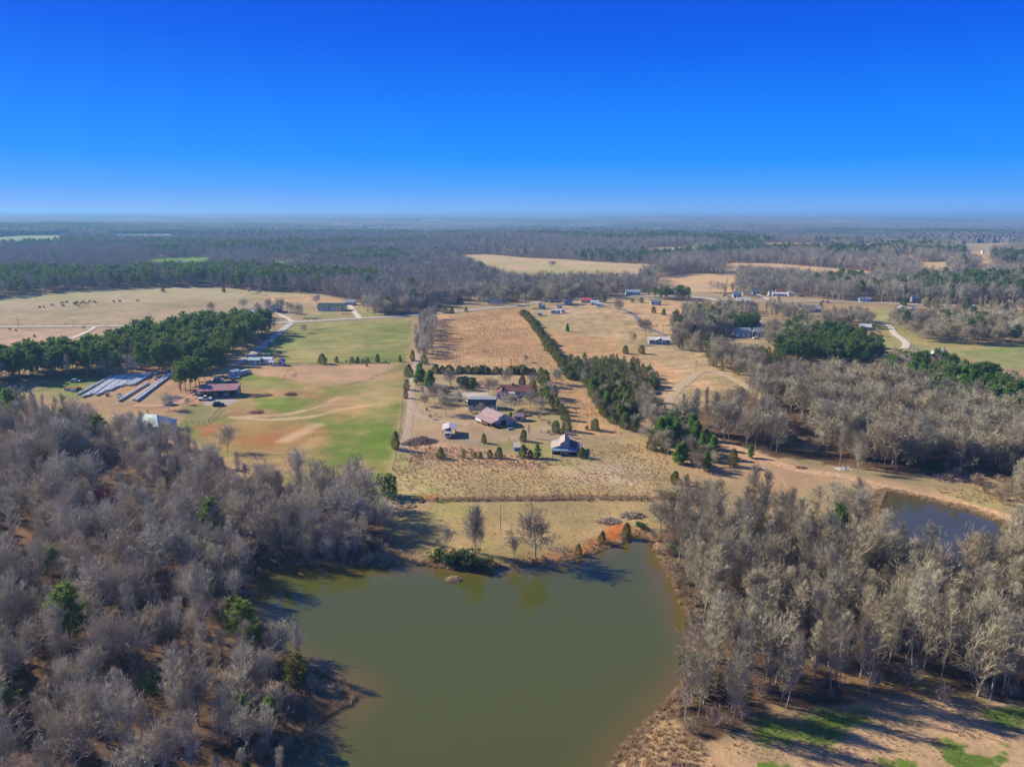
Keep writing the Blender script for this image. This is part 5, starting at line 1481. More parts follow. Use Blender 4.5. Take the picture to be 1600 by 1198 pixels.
for i, (x, lab) in enumerate([(1249, 'left one of two white water towers on the horizon'), (1272.5, 'right one of two white water towers on the horizon')]):
    p = P(x, 341.5); t = thing('water_tower', lab, 'water tower', p)
    k = ppm(p); H = 6.5 / k
    b = MB(); b.tube((0, 0, -5), (0, 0, H * .75), H * .06, n=8); b.build('stem', M_WHITE, t)
    b = MB(); b.tube((0, 0, H * .7), (0, 0, H * .8), H * .12, H * .28, 12); b.tube((0, 0, H * .8), (0, 0, H * .95), H * .28, H * .28, 12); b.tube((0, 0, H * .95), (0, 0, H), H * .28, H * .1, 12); b.build('tank', M_WHITE, t)

# ------------------------------------------------------------------ poles, fences, cows
def pole(px, py, hpx, label, m=M_WOOD, arm=True, r=.15):
    h = hm(px, py, hpx); p = at(px, py)
    t = thing('utility_pole', label, 'pole', p, random.uniform(-.3, .3))
    MB().tube((0, 0, -.5), (0, 0, h), r, r * .7, 8).build('pole', m, t)
    if arm:
        MB().box(-1.1, -.06, h - .8, 1.1, .06, h - .65).build('crossarm', m, t)
        for x in (-1, 0, 1): MB().tube((x, 0, h - .65), (x, 0, h - .42), .06, n=6).build('insulator', M_WHITE, t)
pole(29.5, 514, 16, 'wooden utility pole beside the left pasture road')
pole(421, 540, 21, 'wooden utility pole on the verge of the side road')
pole(383, 570, 18, 'wooden utility pole by the white mobile homes')
pole(776, 650, 22, 'white pole standing by the gambrel-roofed workshop', M_WHITE, False, .12)
pole(782, 828, 38, 'bare dark pole standing in the mown strip above the pond', M_WOOD, False, .10)
pole(1087, 580, 17, 'thin pole on the mown tan field below the ranch house')
pole(1014.5, 708, 15, 'short grey pole at the edge of the near field', M_GREYW, False, .12)
pole(1398, 480, 22, 'pale utility pole left of the steep white gable', M_GREYW)
pole(1280, 470, 15, 'wooden utility pole right of the trailer cluster')
pole(1244, 700, 26, 'thin pole beside the black pickup under trees', M_WOOD, False, .1)
pole(985, 535, 20, 'thin grey pole left of the ranch house', M_WOOD, False, .1)
pole(1036, 520, 14, 'thin pole right of the paved drive', M_WOOD)

def fence(pts, label, step=4.5, h=1.25, wires=4):
    pts = G(*pts)
    L = np.concatenate([[0], np.cumsum(np.hypot(*np.diff(pts, axis=0).T))])
    n = max(int(L[-1] / step), 2); s = np.linspace(0, L[-1], n + 1)
    xy = np.stack([np.interp(s, L, pts[:, 0]), np.interp(s, L, pts[:, 1])], 1)
    z = ground_height(xy[:, 0], xy[:, 1])
    t = thing('fence', label, 'fence', (*xy[0], z[0]))
    me = MB().box(-.075, -.075, -.4, .075, .075, h).mesh('post', M_POST)
    q = [Vector((a[0] - xy[0][0], a[1] - xy[0][1], b - z[0])) for a, b in zip(xy, z)]
    for v in q:
        o = link('post', me, t); o.location = v; o.rotation_euler = (random.gauss(0, .05), random.gauss(0, .05), random.random())
    w = MB()
    for k in range(wires):
        zz = Vector((0, 0, h * (.25 + .7 * k / max(wires - 1, 1))))
        for a, b in zip(q[:-1], q[1:]): w.tube(a + zz, b + zz, .02, n=3)
    w.build('wire', M_WIRE, t)
fence([(633, 570), (630, 610), (627, 660), (622, 700), (614, 735)], 'wire fence between the patchy green field and the farm drive')
fence([(668, 783.5), (760, 782.5), (860, 781), (960, 781), (1062, 785)], 'low wire fence along the foot of the near tan field', 4, 1.1)
fence([(445, 570.5), (520, 570.5), (628, 569)], 'wire fence along the cedars under the green field', 6)
fence([(346, 638), (330, 656), (318, 664), (290, 660)], 'short wire fence around the small lawn below the pole shed', 3)
fence([(0, 508.5), (90, 507.8), (185, 507)], 'wire fence along the near edge of the cow pasture', 7, 1.3)
fence([(795, 690), (818, 691), (818, 684)], 'small wooden paddock fence below the large barn', 2, 1.1, 2)
fence([(845, 676), (868, 677), (892, 676)], 'wooden fence right of the yard above the small barn', 2.5, 1.1, 3)

def cow_mesh():
    me = bpy.data.meshes.new('cow_body')
    j = {'rump': (-.85, 0, 1.15), 'mid': (0, 0, 1.05), 'chest': (.75, 0, 1.1), 'neck': (1.15, 0, 1.15), 'poll': (1.45, 0, .85), 'muzzle': (1.65, 0, .5),
         'hf1': (.7, .25, .65), 'ff1': (.72, .27, 0), 'hf2': (.7, -.25, .65), 'ff2': (.72, -.27, 0), 'hr1': (-.8, .25, .7), 'hk1': (-.95, .27, .4), 'fr1': (-.85, .27, 0), 'hr2': (-.8, -.25, .7), 'hk2': (-.95, -.27, .4), 'fr2': (-.85, -.27, 0), 'tail': (-1.08, 0, .9), 'tailtip': (-1.12, 0, .35)}
    rad_ = {'rump': .36, 'mid': .45, 'chest': .38, 'neck': .22, 'poll': .17, 'muzzle': .10, 'hf1': .13, 'ff1': .07, 'hf2': .13, 'ff2': .07, 'hr1': .17, 'hk1': .09, 'fr1': .07, 'hr2': .17, 'hk2': .09, 'fr2': .07, 'tail': .05, 'tailtip': .04}
    ks = list(j); e = [('rump', 'mid'), ('mid', 'chest'), ('chest', 'neck'), ('neck', 'poll'), ('poll', 'muzzle'), ('chest', 'hf1'), ('hf1', 'ff1'), ('chest', 'hf2'), ('hf2', 'ff2'), ('rump', 'hr1'), ('hr1', 'hk1'), ('hk1', 'fr1'), ('rump', 'hr2'), ('hr2', 'hk2'), ('hk2', 'fr2'), ('rump', 'tail'), ('tail', 'tailtip')]
    me.from_pydata([j[k] for k in ks], [(ks.index(a), ks.index(b)) for a, b in e], [])
    o = bpy.data.objects.new('cow_shape', me); col.objects.link(o)
    o.modifiers.new('skin', 'SKIN')
    if not me.skin_vertices: me.attributes
    for i, k in enumerate(ks):
        me.skin_vertices[0].data[i].radius = (rad_[k], rad_[k]); me.skin_vertices[0].data[i].use_root = (k == 'mid')
    dg = bpy.context.evaluated_depsgraph_get()
    out = bpy.data.meshes.new_from_object(o.evaluated_get(dg)); out.name = 'cow_body'
    bpy.data.objects.remove(o)
    out.materials.clear(); out.materials.append(mat('dark_cow_hide', (.035, .022, .018), .8, .3, 2))
    return out
def cows():
    try: me = cow_mesh()
    except Exception as ex:
        print('cow skin failed', ex)
        b = MB(); b.box(-.9, -.3, .6, .9, .3, 1.4); b.tube((.8, 0, 1.1), (1.5, 0, .6), .25, .12)
        for x in (-.7, .7):
            for y in (-.2, .2): b.tube((x, y, 0), (x, y, .7), .09)
        me = b.mesh('cow_body', mat('dark_cow_hide', (.035, .022, .018), .8, .3, 2))
    horn = MB().tube((1.42, -.22, .95), (1.42, .22, .95), .035).mesh('ears', mat('dark_cow_hide', (.035, .022, .018)))
    for zx, zy in [(383, 317), (421, 318), (502, 298), (593, 275), (640, 268), (610, 298), (718, 279), (740, 267), (732, 288), (798, 264), (782, 279), (756, 302), (822, 281), (848, 274), (865, 259), (903, 266), (920, 268), (1093, 261), (1151, 260), (1321, 255)]:
        px, py = zx / 6.154, 430 + zy / 6.154
        o = link('cow', me); o.location = at(px, py); o.rotation_euler = (0, 0, random.uniform(0, 6.28)); o.scale = (1.05,) * 3
        lab = 'dark cow grazing with the herd on the tan pasture'
        if px > 170: lab = {177: 'dark cow standing right of the herd, left of two', 187: 'dark cow standing right of the herd, right of two', 214: 'lone dark cow farthest right on the pasture'}[int(px)]
        tag(o, lab, 'cow', 'cattle on the tan pasture')
        link('ears', horn, o)
cows()

# ------------------------------------------------------------------ single trees and shrubs: foot of the stem, height in pixels of the photograph
def one(kind, px, py, hpx, label, group=None, var=None, wide=1.0):
    h = hm(px, py, hpx); p = P(px, py)
    SPOTS.append((p.x, p.y, 1.5))
    return plant(kind, p.x, p.y, h, label, group, var, wide)
OAK, FORK, SLIM = 7, 5, 0
BARE_ONES = [   # x, y, height, model, width, label
 (837, 868, 76, 9, 1.15, 'large round-crowned bare oak standing alone on the far pond bank'),
 (744, 864, 76, 5, .95, 'tall many-stemmed bare tree rising from the dark bank shrubs'),
 (738, 862, 66, 1, .8, 'slimmer bare tree left beside the many-stemmed one on the bank'),
 (752, 863, 70, 2, .8, 'slimmer bare tree right beside the many-stemmed one on the bank'),
 (698, 861, 46, 6, .9, 'short crooked bare tree above the green bank shrubs'),
 (804, 870, 40, 6, .8, 'thin bare sapling left of the big oak on the bank'),
 (555, 790, 74, 9, .9, 'dark spreading bare tree at the inner corner of the left wood'),
 (566, 806, 78, 8, 1.0, 'dark wide bare tree beside the round evergreen at the wood corner'),
 (464, 748, 46, 8, 1.1, 'bare tree standing out before the patchy field left of the corner trees'),
 (355, 705, 48, 6, 1.3, 'broad bare tree at the field edge below the pole shed'),
 (1009, 525, 29, 7, 1.25, 'wide bare oak between the paved drive and the hay field'),
 (990, 538.5, 23, 6, .9, 'narrow bare tree left of the ranch house'),
 (1055, 546, 27, 8, 1.0, 'bare tree at the right end of the ranch house'),
 (1083, 555, 31, 9, 1.0, 'big bare tree right below the ranch house'),
 (967, 488.5, 22, 8, 1.15, 'bare tree at the head of the paved drive'),
 (822, 481, 24, 9, 1.1, 'bare tree at the roadside left of the tan shed'),
 (859, 475, 30, 8, 1.2, 'largest bare tree above the white campers'),
 (880, 474, 24, 7, 1.1, 'bare tree left of the grey gabled house'),
 (905, 466, 27, 9, 1.1, 'bare tree behind the bright red roof'),
 (950, 466, 26, 7, 1.2, 'bare tree right of the brown cedar near the red roof'),
 (475, 520, 15, 7, 1.0, 'lone bare tree in the upper left of the green field'),
 (466, 496, 22, 8, 1.2, 'bare tree inside the corner of the road junction'),
 (494, 475.5, 16, 7, 1.2, 'low bare tree on the rust-coloured strip behind the long white house'),
 (420, 488, 22, 9, 1.1, 'bare tree left of the brick house'), (440, 487, 22, 8, 1.1, 'bare tree right of the brick house'), (455, 490, 20, 7, 1.1, 'bare tree between the brick house and the junction'),
 (529, 490, 12, 7, 1.0, 'small bare tree before the long dark green roofed house'),
 (568, 482, 22, 5, .9, 'slim bare tree right of the grey garage'),
 (585, 491, 28, 8, 1.35, 'broad bare tree by the road left of the dark round tree'),
 (606, 492, 24, 9, 1.3, 'dense grey bare tree right of the broad roadside tree'),
 (632, 490, 22, 8, 1.1, 'bare tree at the road end left of the tall hedge row'),
 (672, 478, 30, 9, 1.2, 'wide bare tree behind the top of the tall hedge row'), (652, 478, 27, 8, 1.2, 'second wide bare tree behind the top of the tall hedge row'),
 (755, 476, 24, 9, 1.1, 'bare tree left of the white cottage'), (785, 476, 24, 7, 1.1, 'bare tree right of the white cottage'), (710, 474, 28, 9, 1.1, 'bare tree at the back of the lawn above the straw field'), (735, 470, 30, 8, 1.1, 'tall bare tree behind the cottage lawn'),
 (432, 560, 11, 7, 1.2, 'small bare tree behind the white mobile homes'),
 (678, 629, 31, 9, 1.15, 'large bare tree on the farm lawn left of the workshop'),
 (697, 647, 32, 8, 1.26, 'bare tree with spreading crown nearest the workshop left end'),
 (660, 617, 19, 5, 1.15, 'small bare tree beside the farm drive'),
 (690, 622, 26, 7, 1.26, 'bare tree between the two large lawn trees'),
 (704, 603, 26, 8, 1.26, 'bare tree on the back lawn left of the magnolia'), (717, 605, 19, 6, 1.03, 'thin bare tree beside the magnolia'),
 (763, 616, 31, 5, 1.26, 'tall purplish bare tree at the left gable of the farmhouse'), (772, 614, 24, 6, 1.38, 'smaller bare tree touching the farmhouse gable'),
 (790, 601, 25, 7, 1.15, 'bare tree behind the farmhouse roof'),
 (798, 641, 29, 9, 1.49, 'round pale bare tree before the farmhouse'), (829, 637, 27, 8, 1.44, 'round brownish bare tree right of the pale one before the farmhouse'),
 (858, 624, 27, 8, 1.38, 'bare tree between the yard evergreens and the slanting cedar row'), (846, 644, 24, 9, 1.26, 'bare tree at the back of the yard above the firewood heap'), (716, 632, 22, 8, 1.38, 'bare tree left of the paved turning place'), (664, 634, 19, 7, 1.15, 'bare tree on the lawn bend of the farm drive'), (870, 600, 26, 8, 1.26, 'bare tree behind the dark yard cedars'),
 (834, 606, 28, 6, 1.38, 'bare tree among the evergreens right of the farmhouse'),
 (673, 655, 9, 7, 1.15, 'tiny bare orchard tree on the farm lawn'), (681, 651, 6, 7, 1.15, 'second tiny bare orchard tree on the farm lawn'),
 (826, 684, 21, 3, 1.15, 'thin bare tree right of the large barn'), (752, 641, 12, 8, 1.61, 'low bare bush before the workshop wall'),
 (758, 556, 12, 6, .9, 'small bare tree alone in the straw field'), (822, 566, 12, 7, 1.0, 'small bare tree in the straw field near the evergreen row'),
 (115, 513, 8, 3, .9, 'small bare roadside tree, leftmost of the pasture road row'), (148, 513, 8, 3, .9, 'small bare tree at the mouth of the pale driveway'), (166, 512.5, 6, 3, .9, 'small bare tree right of the driveway mouth'), (131, 515, 7, 7, 1.3, 'low bushy bare tree beside the driveway mouth'),
 (405, 462, 12, 7, 1.1, 'bare tree on the far rim of the cow pasture'), (390, 459, 10, 7, 1.1, 'bare tree left on the far rim of the cow pasture'), (330, 488, 16, 8, 1.3, 'pale bare tree rising behind the pine tops'), (380, 482, 16, 8, 1.3, 'broad bare tree behind the right pine tops'),
 (1339, 738, 55, 6, .7, 'crooked pale bare tree beside the dam track'),
 (1445, 533, 22, 9, 1.35, 'wide silvery bare tree at the edge of the right lawn'), (1372, 525, 12, 7, 1.1, 'small bare tree on the lawn left of the curved drive'),
 (862, 418, 11, 9, 1.7, 'dark clump of bare trees on the far tan hill'),
 (263, 640, 26, 8, 1.2, 'bare bush tree left of the silver car'), (234, 665, 26, 4, .8, 'slim bare tree before the pale green roof'),
 (192, 694, 54, 6, 1.0, 'bare tree before the left end of the pale green roof'), (208, 694, 54, 5, 1.0, 'vase-shaped bare tree below the pale green roof'), (240, 695, 50, 6, 1.0, 'bare tree crossing the middle of the pale green roof'), (258, 698, 52, 5, 1.1, 'bare tree at the right end of the pale green roof'), (276, 705, 48, 6, 1.1, 'bare tree between the pale green roof and the patchy field'), (224, 693, 50, 2, 1.0, 'slim bare tree touching the pale green roof'),
 (293, 632, 12, 7, 1.2, 'small bare tree beside the dirt road bend'),
 (430, 1040, 62, 3, .9, 'pale bare sapling standing in the shallow water by the left shore'), (466, 1042, 70, 2, .8, 'dark-stemmed pale bare tree at the water edge of the left wood'),
]
for x, y, h, v, w, lab in BARE_ONES: one('bare', x, y, h, lab, None, v, w)
CEDARS = [  # x, y, height, width, label
 (618.5, 702, 28, .95, 'tall dark cedar on the fence line beside the lower farm drive'), (634, 622, 14, .95, 'lower cedar of the stacked pair at the farm drive fence'), (635.5, 609, 17, .95, 'upper cedar of the stacked pair at the farm drive fence'),
 (639, 588, 19, 1.3, 'rounded cedar on the drive fence level with the pines'), (645, 564, 17, 1.0, 'cedar at the corner of the green field'), (663, 568, 15, 1.1, 'cedar above the two farm pines'),
 (816, 602, 17, 1.1, 'dark cedar at the right end of the farmhouse roof'), (833, 614, 20, 1.2, 'olive cedar right of the farmhouse'), (866, 621, 20, 1.1, 'olive cedar, top of the slanting row by the straw strip'),
 (870, 642, 20, 1.2, 'second cedar of the slanting row by the straw strip'), (862, 634, 16, 1.1, 'cedar left of the slanting row'), (882, 656, 20, 1.2, 'third cedar of the slanting row by the straw strip'), (877, 648, 17, 1.2, 'brownish cedar inside the slanting row'), (886, 673, 24, 1.1, 'tall dark cedar at the foot of the slanting row'), (869, 676, 19, 1.25, 'dark cedar left of the foot of the slanting row'), (878.5, 674, 9, .8, 'slim little cedar between two big ones at the row foot'),
 (852, 604, 26, 1.2, 'tallest dark cedar behind the farmhouse trees'), (845, 596, 22, 1.2, 'dark cedar behind the tallest one'), (846, 628, 22, 1.0, 'green cedar in the yard group right of the farmhouse'),
 (798, 656, 13, .9, 'narrow dark cedar left of the tan shed'), (819, 655, 12, .7, 'narrow dark cedar right of the tan shed'),
 (930, 672, 18, 1.35, 'bushy cedar standing alone between the straw strip and near field'), (917, 671.5, 7, 1.5, 'small rounded cedar left of the bushy one'),
 (756, 692, 14.5, 1.25, 'rounded cedar below the large barn'), (818, 689, 18, 1.25, 'cedar right of the large barn shadow'),
 (688.5, 716, 17, 1.35, 'leftmost dark cedar of the lower row'), (724, 715, 9, 1.4, 'small round cedar, second in the lower row'), (741.5, 715, 9.5, 1.4, 'small round cedar, third in the lower row'), (751, 715, 9.5, 1.3, 'small round cedar, fourth in the lower row'), (765, 715, 13, 1.3, 'middle-sized cedar, fifth in the lower row'), (780, 715, 17, 1.35, 'pointed cedar at the right end of the lower row'),
 (817.5, 714, 20, 1.2, 'dark pointed cedar beside the blue-fronted shelter'), (828, 715, 13, 1.3, 'low cedar between the dark pointed one and the big green one'), (909, 715, 16, 1.4, 'rounded cedar at the right corner of the small barn'),
 (683, 784, 8, .9, 'small dark cedar on the low wire fence'), (504, 568, 16, 1.5, 'broadest cedar along the fence under the green field'), (526, 566, 10, 1.3, 'round cedar right of the broadest fence cedar'), (541, 566, 4.5, 1.2, 'tiny cedar on the fence under the green field'),
 (550, 566.5, 9, 1.5, 'left half of the double cedar on the fence'), (559, 566.5, 9, 1.5, 'right half of the double cedar on the fence'), (567, 566.5, 6, 1.3, 'little cedar right of the double cedar'), (574, 566.5, 8, 1.5, 'low wide cedar in the middle of the fence row'), (590, 566, 13, 1.25, 'pointed cedar right of the middle of the fence row'), (625, 565, 10, 1.3, 'last cedar on the fence before the drive'), (573, 572, 5, 1.3, 'tiny dark cedar just below the fence row'), (603, 566, 4, 1.2, 'tiny shrubby cedar between the last two fence cedars'),
 (979, 836, 24, 1.2, 'tall green cedar on the red clay bank'), (941, 845, 19, 1.1, 'dark cedar left on the red clay bank'), (904, 862, 17, 1.1, 'small cedar on the shore left of the clay bank'),
 (1055, 756, 20, 1.35, 'round olive cedar at the right corner of the near field'), (1002, 782, 5, 1.3, 'tiny cedar on the wire fence near the pond corner'), (1012, 782, 5.5, 1.3, 'second tiny cedar on the wire fence near the pond corner'), (920, 783, 5, 1.3, 'tiny cedar in the middle of the wire fence'),
 (977, 552.5, 13, 1.45, 'round cedar on the hay field, left of the pair'), (1003, 552.5, 13.5, 1.55, 'round cedar on the hay field, right of the pair'), (988, 472.5, 6, 1.3, 'small round cedar below the long white house'), (1002, 473, 8, 1.6, 'round cedar right of the small one below the long white house'), (1021, 489, 10.5, 1.5, 'round cedar above the paved drive, left of two'), (1037, 492, 10, 1.5, 'round cedar above the paved drive, right of two'),
 (941.5, 472.5, 16, 1.25, 'brown-green cedar beside the red-roofed buildings'), (875, 396, 2, 1, ''),
 (1145, 728, 27, 1.1, 'dark cedar casting a long shadow by the dam track'), (606, 490, 27, 1.4, 'dark evergreen behind the dense grey roadside tree'), (695, 489, 9, 2.2, 'wide dark shrubby cedar at the top of the straw field'), (706, 489, 9, 1.8, 'second wide shrubby cedar at the top of the straw field'), (728, 487, 8, 1.2, 'small pointed cedar at the top of the straw field'), (718, 474, 9, 2.6, 'large rounded dark bush on the lawn above the straw field'),
 (350, 457, 8, 1.5, 'dark cedar on the far rim of the cow pasture'), (255, 456, 7, 1.6, 'dark bushy cedar at the far pasture edge'), (54, 527, 5, 1.3, 'small dark bush alone on the roadside field'), (142, 530, 6, 1.2, 'small dark bush right of the pale driveway'), (88, 536, 3, 1.4, 'tiny bush on the pale driveway edge'), (25, 517, 3, 2.2, 'low dark bush under the roadside pole'), (15, 515, 2.5, 2.4, 'low dark bush left of the roadside pole'),
 (1230, 481, 6, 1.3, 'small dark cedar right of the cream gabled building'), (1282, 480, 7, 1.4, 'round dark cedar on the lawn below the right road'), (1412, 478, 12, 1.6, 'dark evergreen right of the pale utility pole'), (1450, 480, 19, 1.8, 'large round dark evergreen before the pale blue-grey house'), (1510, 482, 17, 1.7, 'wide evergreen above the right grove'), (1555, 485, 22, 1.2, 'tall dark evergreen near the right road end'), (1570, 486, 11, 1.9, 'round dark bush at the right road end'), (1535, 480, 9, 2.0, 'low round evergreen left of the tall dark one'),
]
for x, y, h, w, lab in CEDARS:
    if lab: one('cedar', x, y, h, lab, None, None, w)
for x, y, h, k, v, w, lab in [(657, 600, 33, 'young_pine', 0, 1.15, 'left and taller of the two dark pines beside the farm drive'), (672, 604, 26, 'young_pine', 1, 1.25, 'right and rounder of the two dark pines beside the farm drive'),
        (854, 633, 30, 'pine', 3, .9, 'slim pine in the yard right of the farmhouse'), (840, 715, 22, 'young_pine', 2, 1.2, 'big green pine at the right of the lower cedar row'), (886.5, 518, 12, 'young_pine', 1, 1.0, 'lone young pine in the hay field'), (1173, 715, 21, 'young_pine', 0, 1.0, 'bright young pine beside the dam track'), (1073, 753, 13, 'young_pine', 2, 1.0, 'small yellow-green pine at the right of the near field'),
        (402, 1036, 56, 'pine', 4, 1.1, 'bright green pine at the left shore of the pond'), (12, 1120, 50, 'pine', 2, 1.3, 'green pine at the lower left corner'), (32, 1055, 44, 'young_pine', 0, .7, 'yellow-green slim pine in the lower left wood'), (216, 1020, 50, 'pine', 1, .8, 'pale green pine beside the brown clearing'), (236, 690, 28, 'pine', 3, .9, 'dark pine in front of the pale green roof'), (24, 675, 46, 'pine', 1, 1.0, 'leftmost dark pine on the back rim of the left wood'), (80, 680, 44, 'pine', 2, 1.1, 'broad dark pine on the back rim of the left wood'), (105, 690, 52, 'pine', 0, 1.1, 'tall dark pine left of the pale green roof, first of three'), (120, 694, 42, 'pine', 3, 1.2, 'dark pine left of the pale green roof, second of three'), (158, 698, 48, 'pine', 2, 1.3, 'broad dark pine left of the pale green roof, third of three'), (385, 1150, 60, 'pine', 2, .9, 'dark green pine in the lower wood by the pond'), (425, 1150, 55, 'pine', 3, .9, 'second dark green pine in the lower wood by the pond'), (1305, 880, 90, 'pine', 4, .6, 'thin green-topped pine before the upper pond')]:
    one(k, x, y, h, lab, None, v, w)
for x, y, h, w, lab in [(729, 609, 21, 1.0, 'round glossy magnolia on the back lawn'), (741, 605, 15, 1.1, 'greyer round evergreen behind the magnolia'), (698, 616, 12, 1.2, 'dark round shrub right of the farm pines'), (810, 648, 10, 1.5, 'round dark evergreen behind the tan shed'), (605, 777, 33, 1.1, 'big round dark evergreen at the corner of the left wood'),
        (682, 872, 19, 1.0, 'leftmost dark evergreen shrub on the far pond bank'), (701, 880, 17, 1.2, 'low dark evergreen shrub by the water, second on the bank'), (723, 880, 30, .95, 'tallest dark evergreen shrub on the far pond bank'), (712, 878, 22, 1.1, 'dark evergreen shrub between the tall one and the low one'), (744, 880, 16, 1.5, 'low evergreen shrub under the many-stemmed tree'), (760, 879, 15, 1.3, 'rightmost low evergreen shrub on the far bank'),
        (1058, 867, 22, 1.0, 'yellow-green shrub at the upper right pond bank'), (1090, 1070, 44, .8, 'bright green shrub on the right pond bank'), (1102, 1085, 26, 1.0, 'lower bright shrub on the right pond bank'), (1003, 824, 12, 1.3, 'low green shrub beside the dark brush above the pond corner'), (245, 1085, 30, 1.2, 'dark evergreen thicket beside the brown clearing')]:
    one('evergreen', x, y, h, lab, None, None, w)

for x, y, h, w, lab in [(737, 646, 9, 1.5, 'bare bush at the left corner of the workshop front'), (745, 648, 8, 1.6, 'low bare bush under the workshop front wall'), (760, 648, 10, 1.4, 'bare bush at the right part of the workshop front'), (769, 646, 11, 1.3, 'bare bush beside the white pole'),
        (786, 628, 9, 1.4, 'bare bush before the farmhouse porch'), (812, 630, 9, 1.4, 'bare bush under the farmhouse front windows'), (760, 607, 10, 1.5, 'bare bush on the bank behind the turning place'), (724, 611, 9, 1.6, 'brownish bush below the magnolia'), (716, 600, 8, 1.4, 'thin bush on the back lawn near the straight cedar row'), (775, 601, 9, 1.4, 'bare bush behind the farmhouse left gable'),
        (842, 655, 8, 1.5, 'bare bush right of the tan shed'), (858, 664, 9, 1.5, 'bare bush by the paddock corner left of the dark cedar'), (858, 678, 7, 1.7, 'scrubby bush on the wooden fence above the small barn'), (893, 684, 10, 1.3, 'pale bare bush behind the small barn'), (636, 720, 7, 1.6, 'scrubby bush left in the brown brush strip'), (645, 712, 8, 1.7, 'bare bush below the grey brush heap')]:
    one('shrub', x, y, h, lab, None, None, w)
# rows of cedars
def row(pts, step, kind, h0, h1, label, group, wide=(1.0, 1.4), jit=.5):
    pts = G(*pts); L = np.concatenate([[0], np.cumsum(np.hypot(*np.diff(pts, axis=0).T))])
    s = 0
    while s < L[-1]:
        x = np.interp(s, L, pts[:, 0]) + random.gauss(0, jit); y = np.interp(s, L, pts[:, 1]) + random.gauss(0, jit)
        plant(kind, x, y, random.uniform(h0, h1), label, group, None, random.uniform(*wide))
        s += step * random.uniform(.8, 1.25)
row([(683, 583), (720, 582.5), (735, 583)], 2.6, 'cedar', 2.8, 5.0, 'dark cedar in the straight row behind the farm lawn', 'cedars in the row behind the farm lawn', (1.6, 2.1))
row([(739, 583), (790, 583.5), (842, 585)], 2.3, 'cedar', 2.8, 4.6, 'dark cedar in the straight row behind the farm lawn', 'cedars in the row behind the farm lawn', (1.6, 2.1))
row([(818, 491), (828, 502), (843, 522), (862, 546), (880, 571), (893, 592)], 1.9, 'cedar', 2.4, 4.4, 'cedar in the long diagonal hedge between straw field and hay field', 'cedars in the diagonal hedge', (1.8, 2.5), .9)

# ------------------------------------------------------------------ woods
B = lambda a, b: (1, a, b)
LEFTM, RIGHTM = [0, 1, 2, 5, 6, 5, 6, 8], [0, 1, 2, 0, 1, 2, 5, 6, 3]
fill(G((-420, 640), (-60, 690), (0, 680), (150, 684), (205, 692), (290, 718), (400, 752), (500, 778), (560, 800), (606, 812), (612, 850), (590, 868), (440, 878), (380, 915), (400, 985), (440, 1020), (520, 1062), (545, 1088), (500, 1112), (480, 1150), (455, 1240), (300, 1330), (-500, 1330)), 4.4,
     {'bare': (.945, 6, 13.5), 'pine': (.008, 9, 13), 'cedar': (.047, 3, 6)}, 'left', models={'bare': LEFTM}, holes=.66)
fill(G((-60, 655), (60, 650), (170, 690), (160, 705), (60, 690), (-60, 690)), 5.5, {'pine': (.06, 11, 14), 'bare': (.94, 9, 13)}, 'left')
fill(G((1075, 806), (1150, 816), (1200, 810), (1255, 814), (1335, 830), (1356, 852), (1345, 900), (1400, 912), (1480, 918), (1560, 905), (1620, 880), (1900, 850), (2300, 1090), (1600, 1092), (1545, 1102), (1500, 1075), (1465, 1083), (1380, 1080), (1345, 1098), (1290, 1104), (1240, 1118), (1190, 1124), (1150, 1140), (1100, 1168), (1062, 1150), (1055, 1108), (1085, 1075), (1100, 1030), (1098, 985), (1085, 950), (1060, 900), (1045, 850)), 3.5,
     {'bare': (.975, 6, 16), 'cedar': (.03, 3, 5)}, 'right', models={'bare': RIGHTM}, holes=.72)
fill(G((1350, 888), (1400, 906), (1480, 914), (1560, 900), (1615, 872), (1640, 900), (1560, 935), (1450, 950), (1350, 930)), 4.2, {'bare': (1, 11, 16)}, 'right', models={'bare': [0, 1, 2, 5, 6]})
fill(G((1040, 800), (1085, 800), (1075, 860), (1048, 850), (1025, 828)), 4, {'bare': (.6, 6, 9), 'shrub': (.4, 3, 5)}, 'right', models={'bare': [7, 8]})
fill(G((1545, 800), (1600, 770), (1900, 790), (1900, 850), (1640, 850)), 6, {'bare': (1, 9, 13)}, 'right')
# upper right wood
fill(G((1062, 668), (1110, 662), (1180, 672), (1222, 690), (1222, 712), (1160, 702), (1110, 692), (1062, 677)), 4.6, {'bare': (1, 12, 15.5)}, 'upper')
fill(G((1085, 640), (1150, 640), (1222, 668), (1222, 690), (1110, 662)), 9, {'bare': (1, 10, 14)}, 'upper')
fill(G((1165, 620), (1250, 602), (1330, 602), (1420, 622), (1500, 645), (1600, 668), (1900, 690), (1900, 770), (1600, 745), (1480, 742), (1408, 737), (1308, 728), (1270, 708), (1266, 668), (1235, 655)), 5.0,
     {'bare': (.97, 11.5, 15), 'cedar': (.03, 3, 6)}, 'upper', models={'bare': [7, 8, 9, 7, 8, 9, 5, 6, 0, 2]})
fill(G((1380, 585), (1430, 582), (1480, 585), (1560, 605), (1640, 632), (1900, 680), (1900, 700), (1600, 690), (1500, 662), (1440, 636), (1395, 608)), 4.4, {'young_pine': (.5, 8, 11.5), 'pine': (.2, 9, 13), 'bare': (.3, 8, 12)}, 'green right', models={'bare': [7, 8, 9]})
fill(G((1390, 572), (1470, 578), (1500, 592), (1430, 605), (1370, 590)), 5.2, {'bare': (.75, 9, 12), 'young_pine': (.25, 6, 9)}, 'green right')
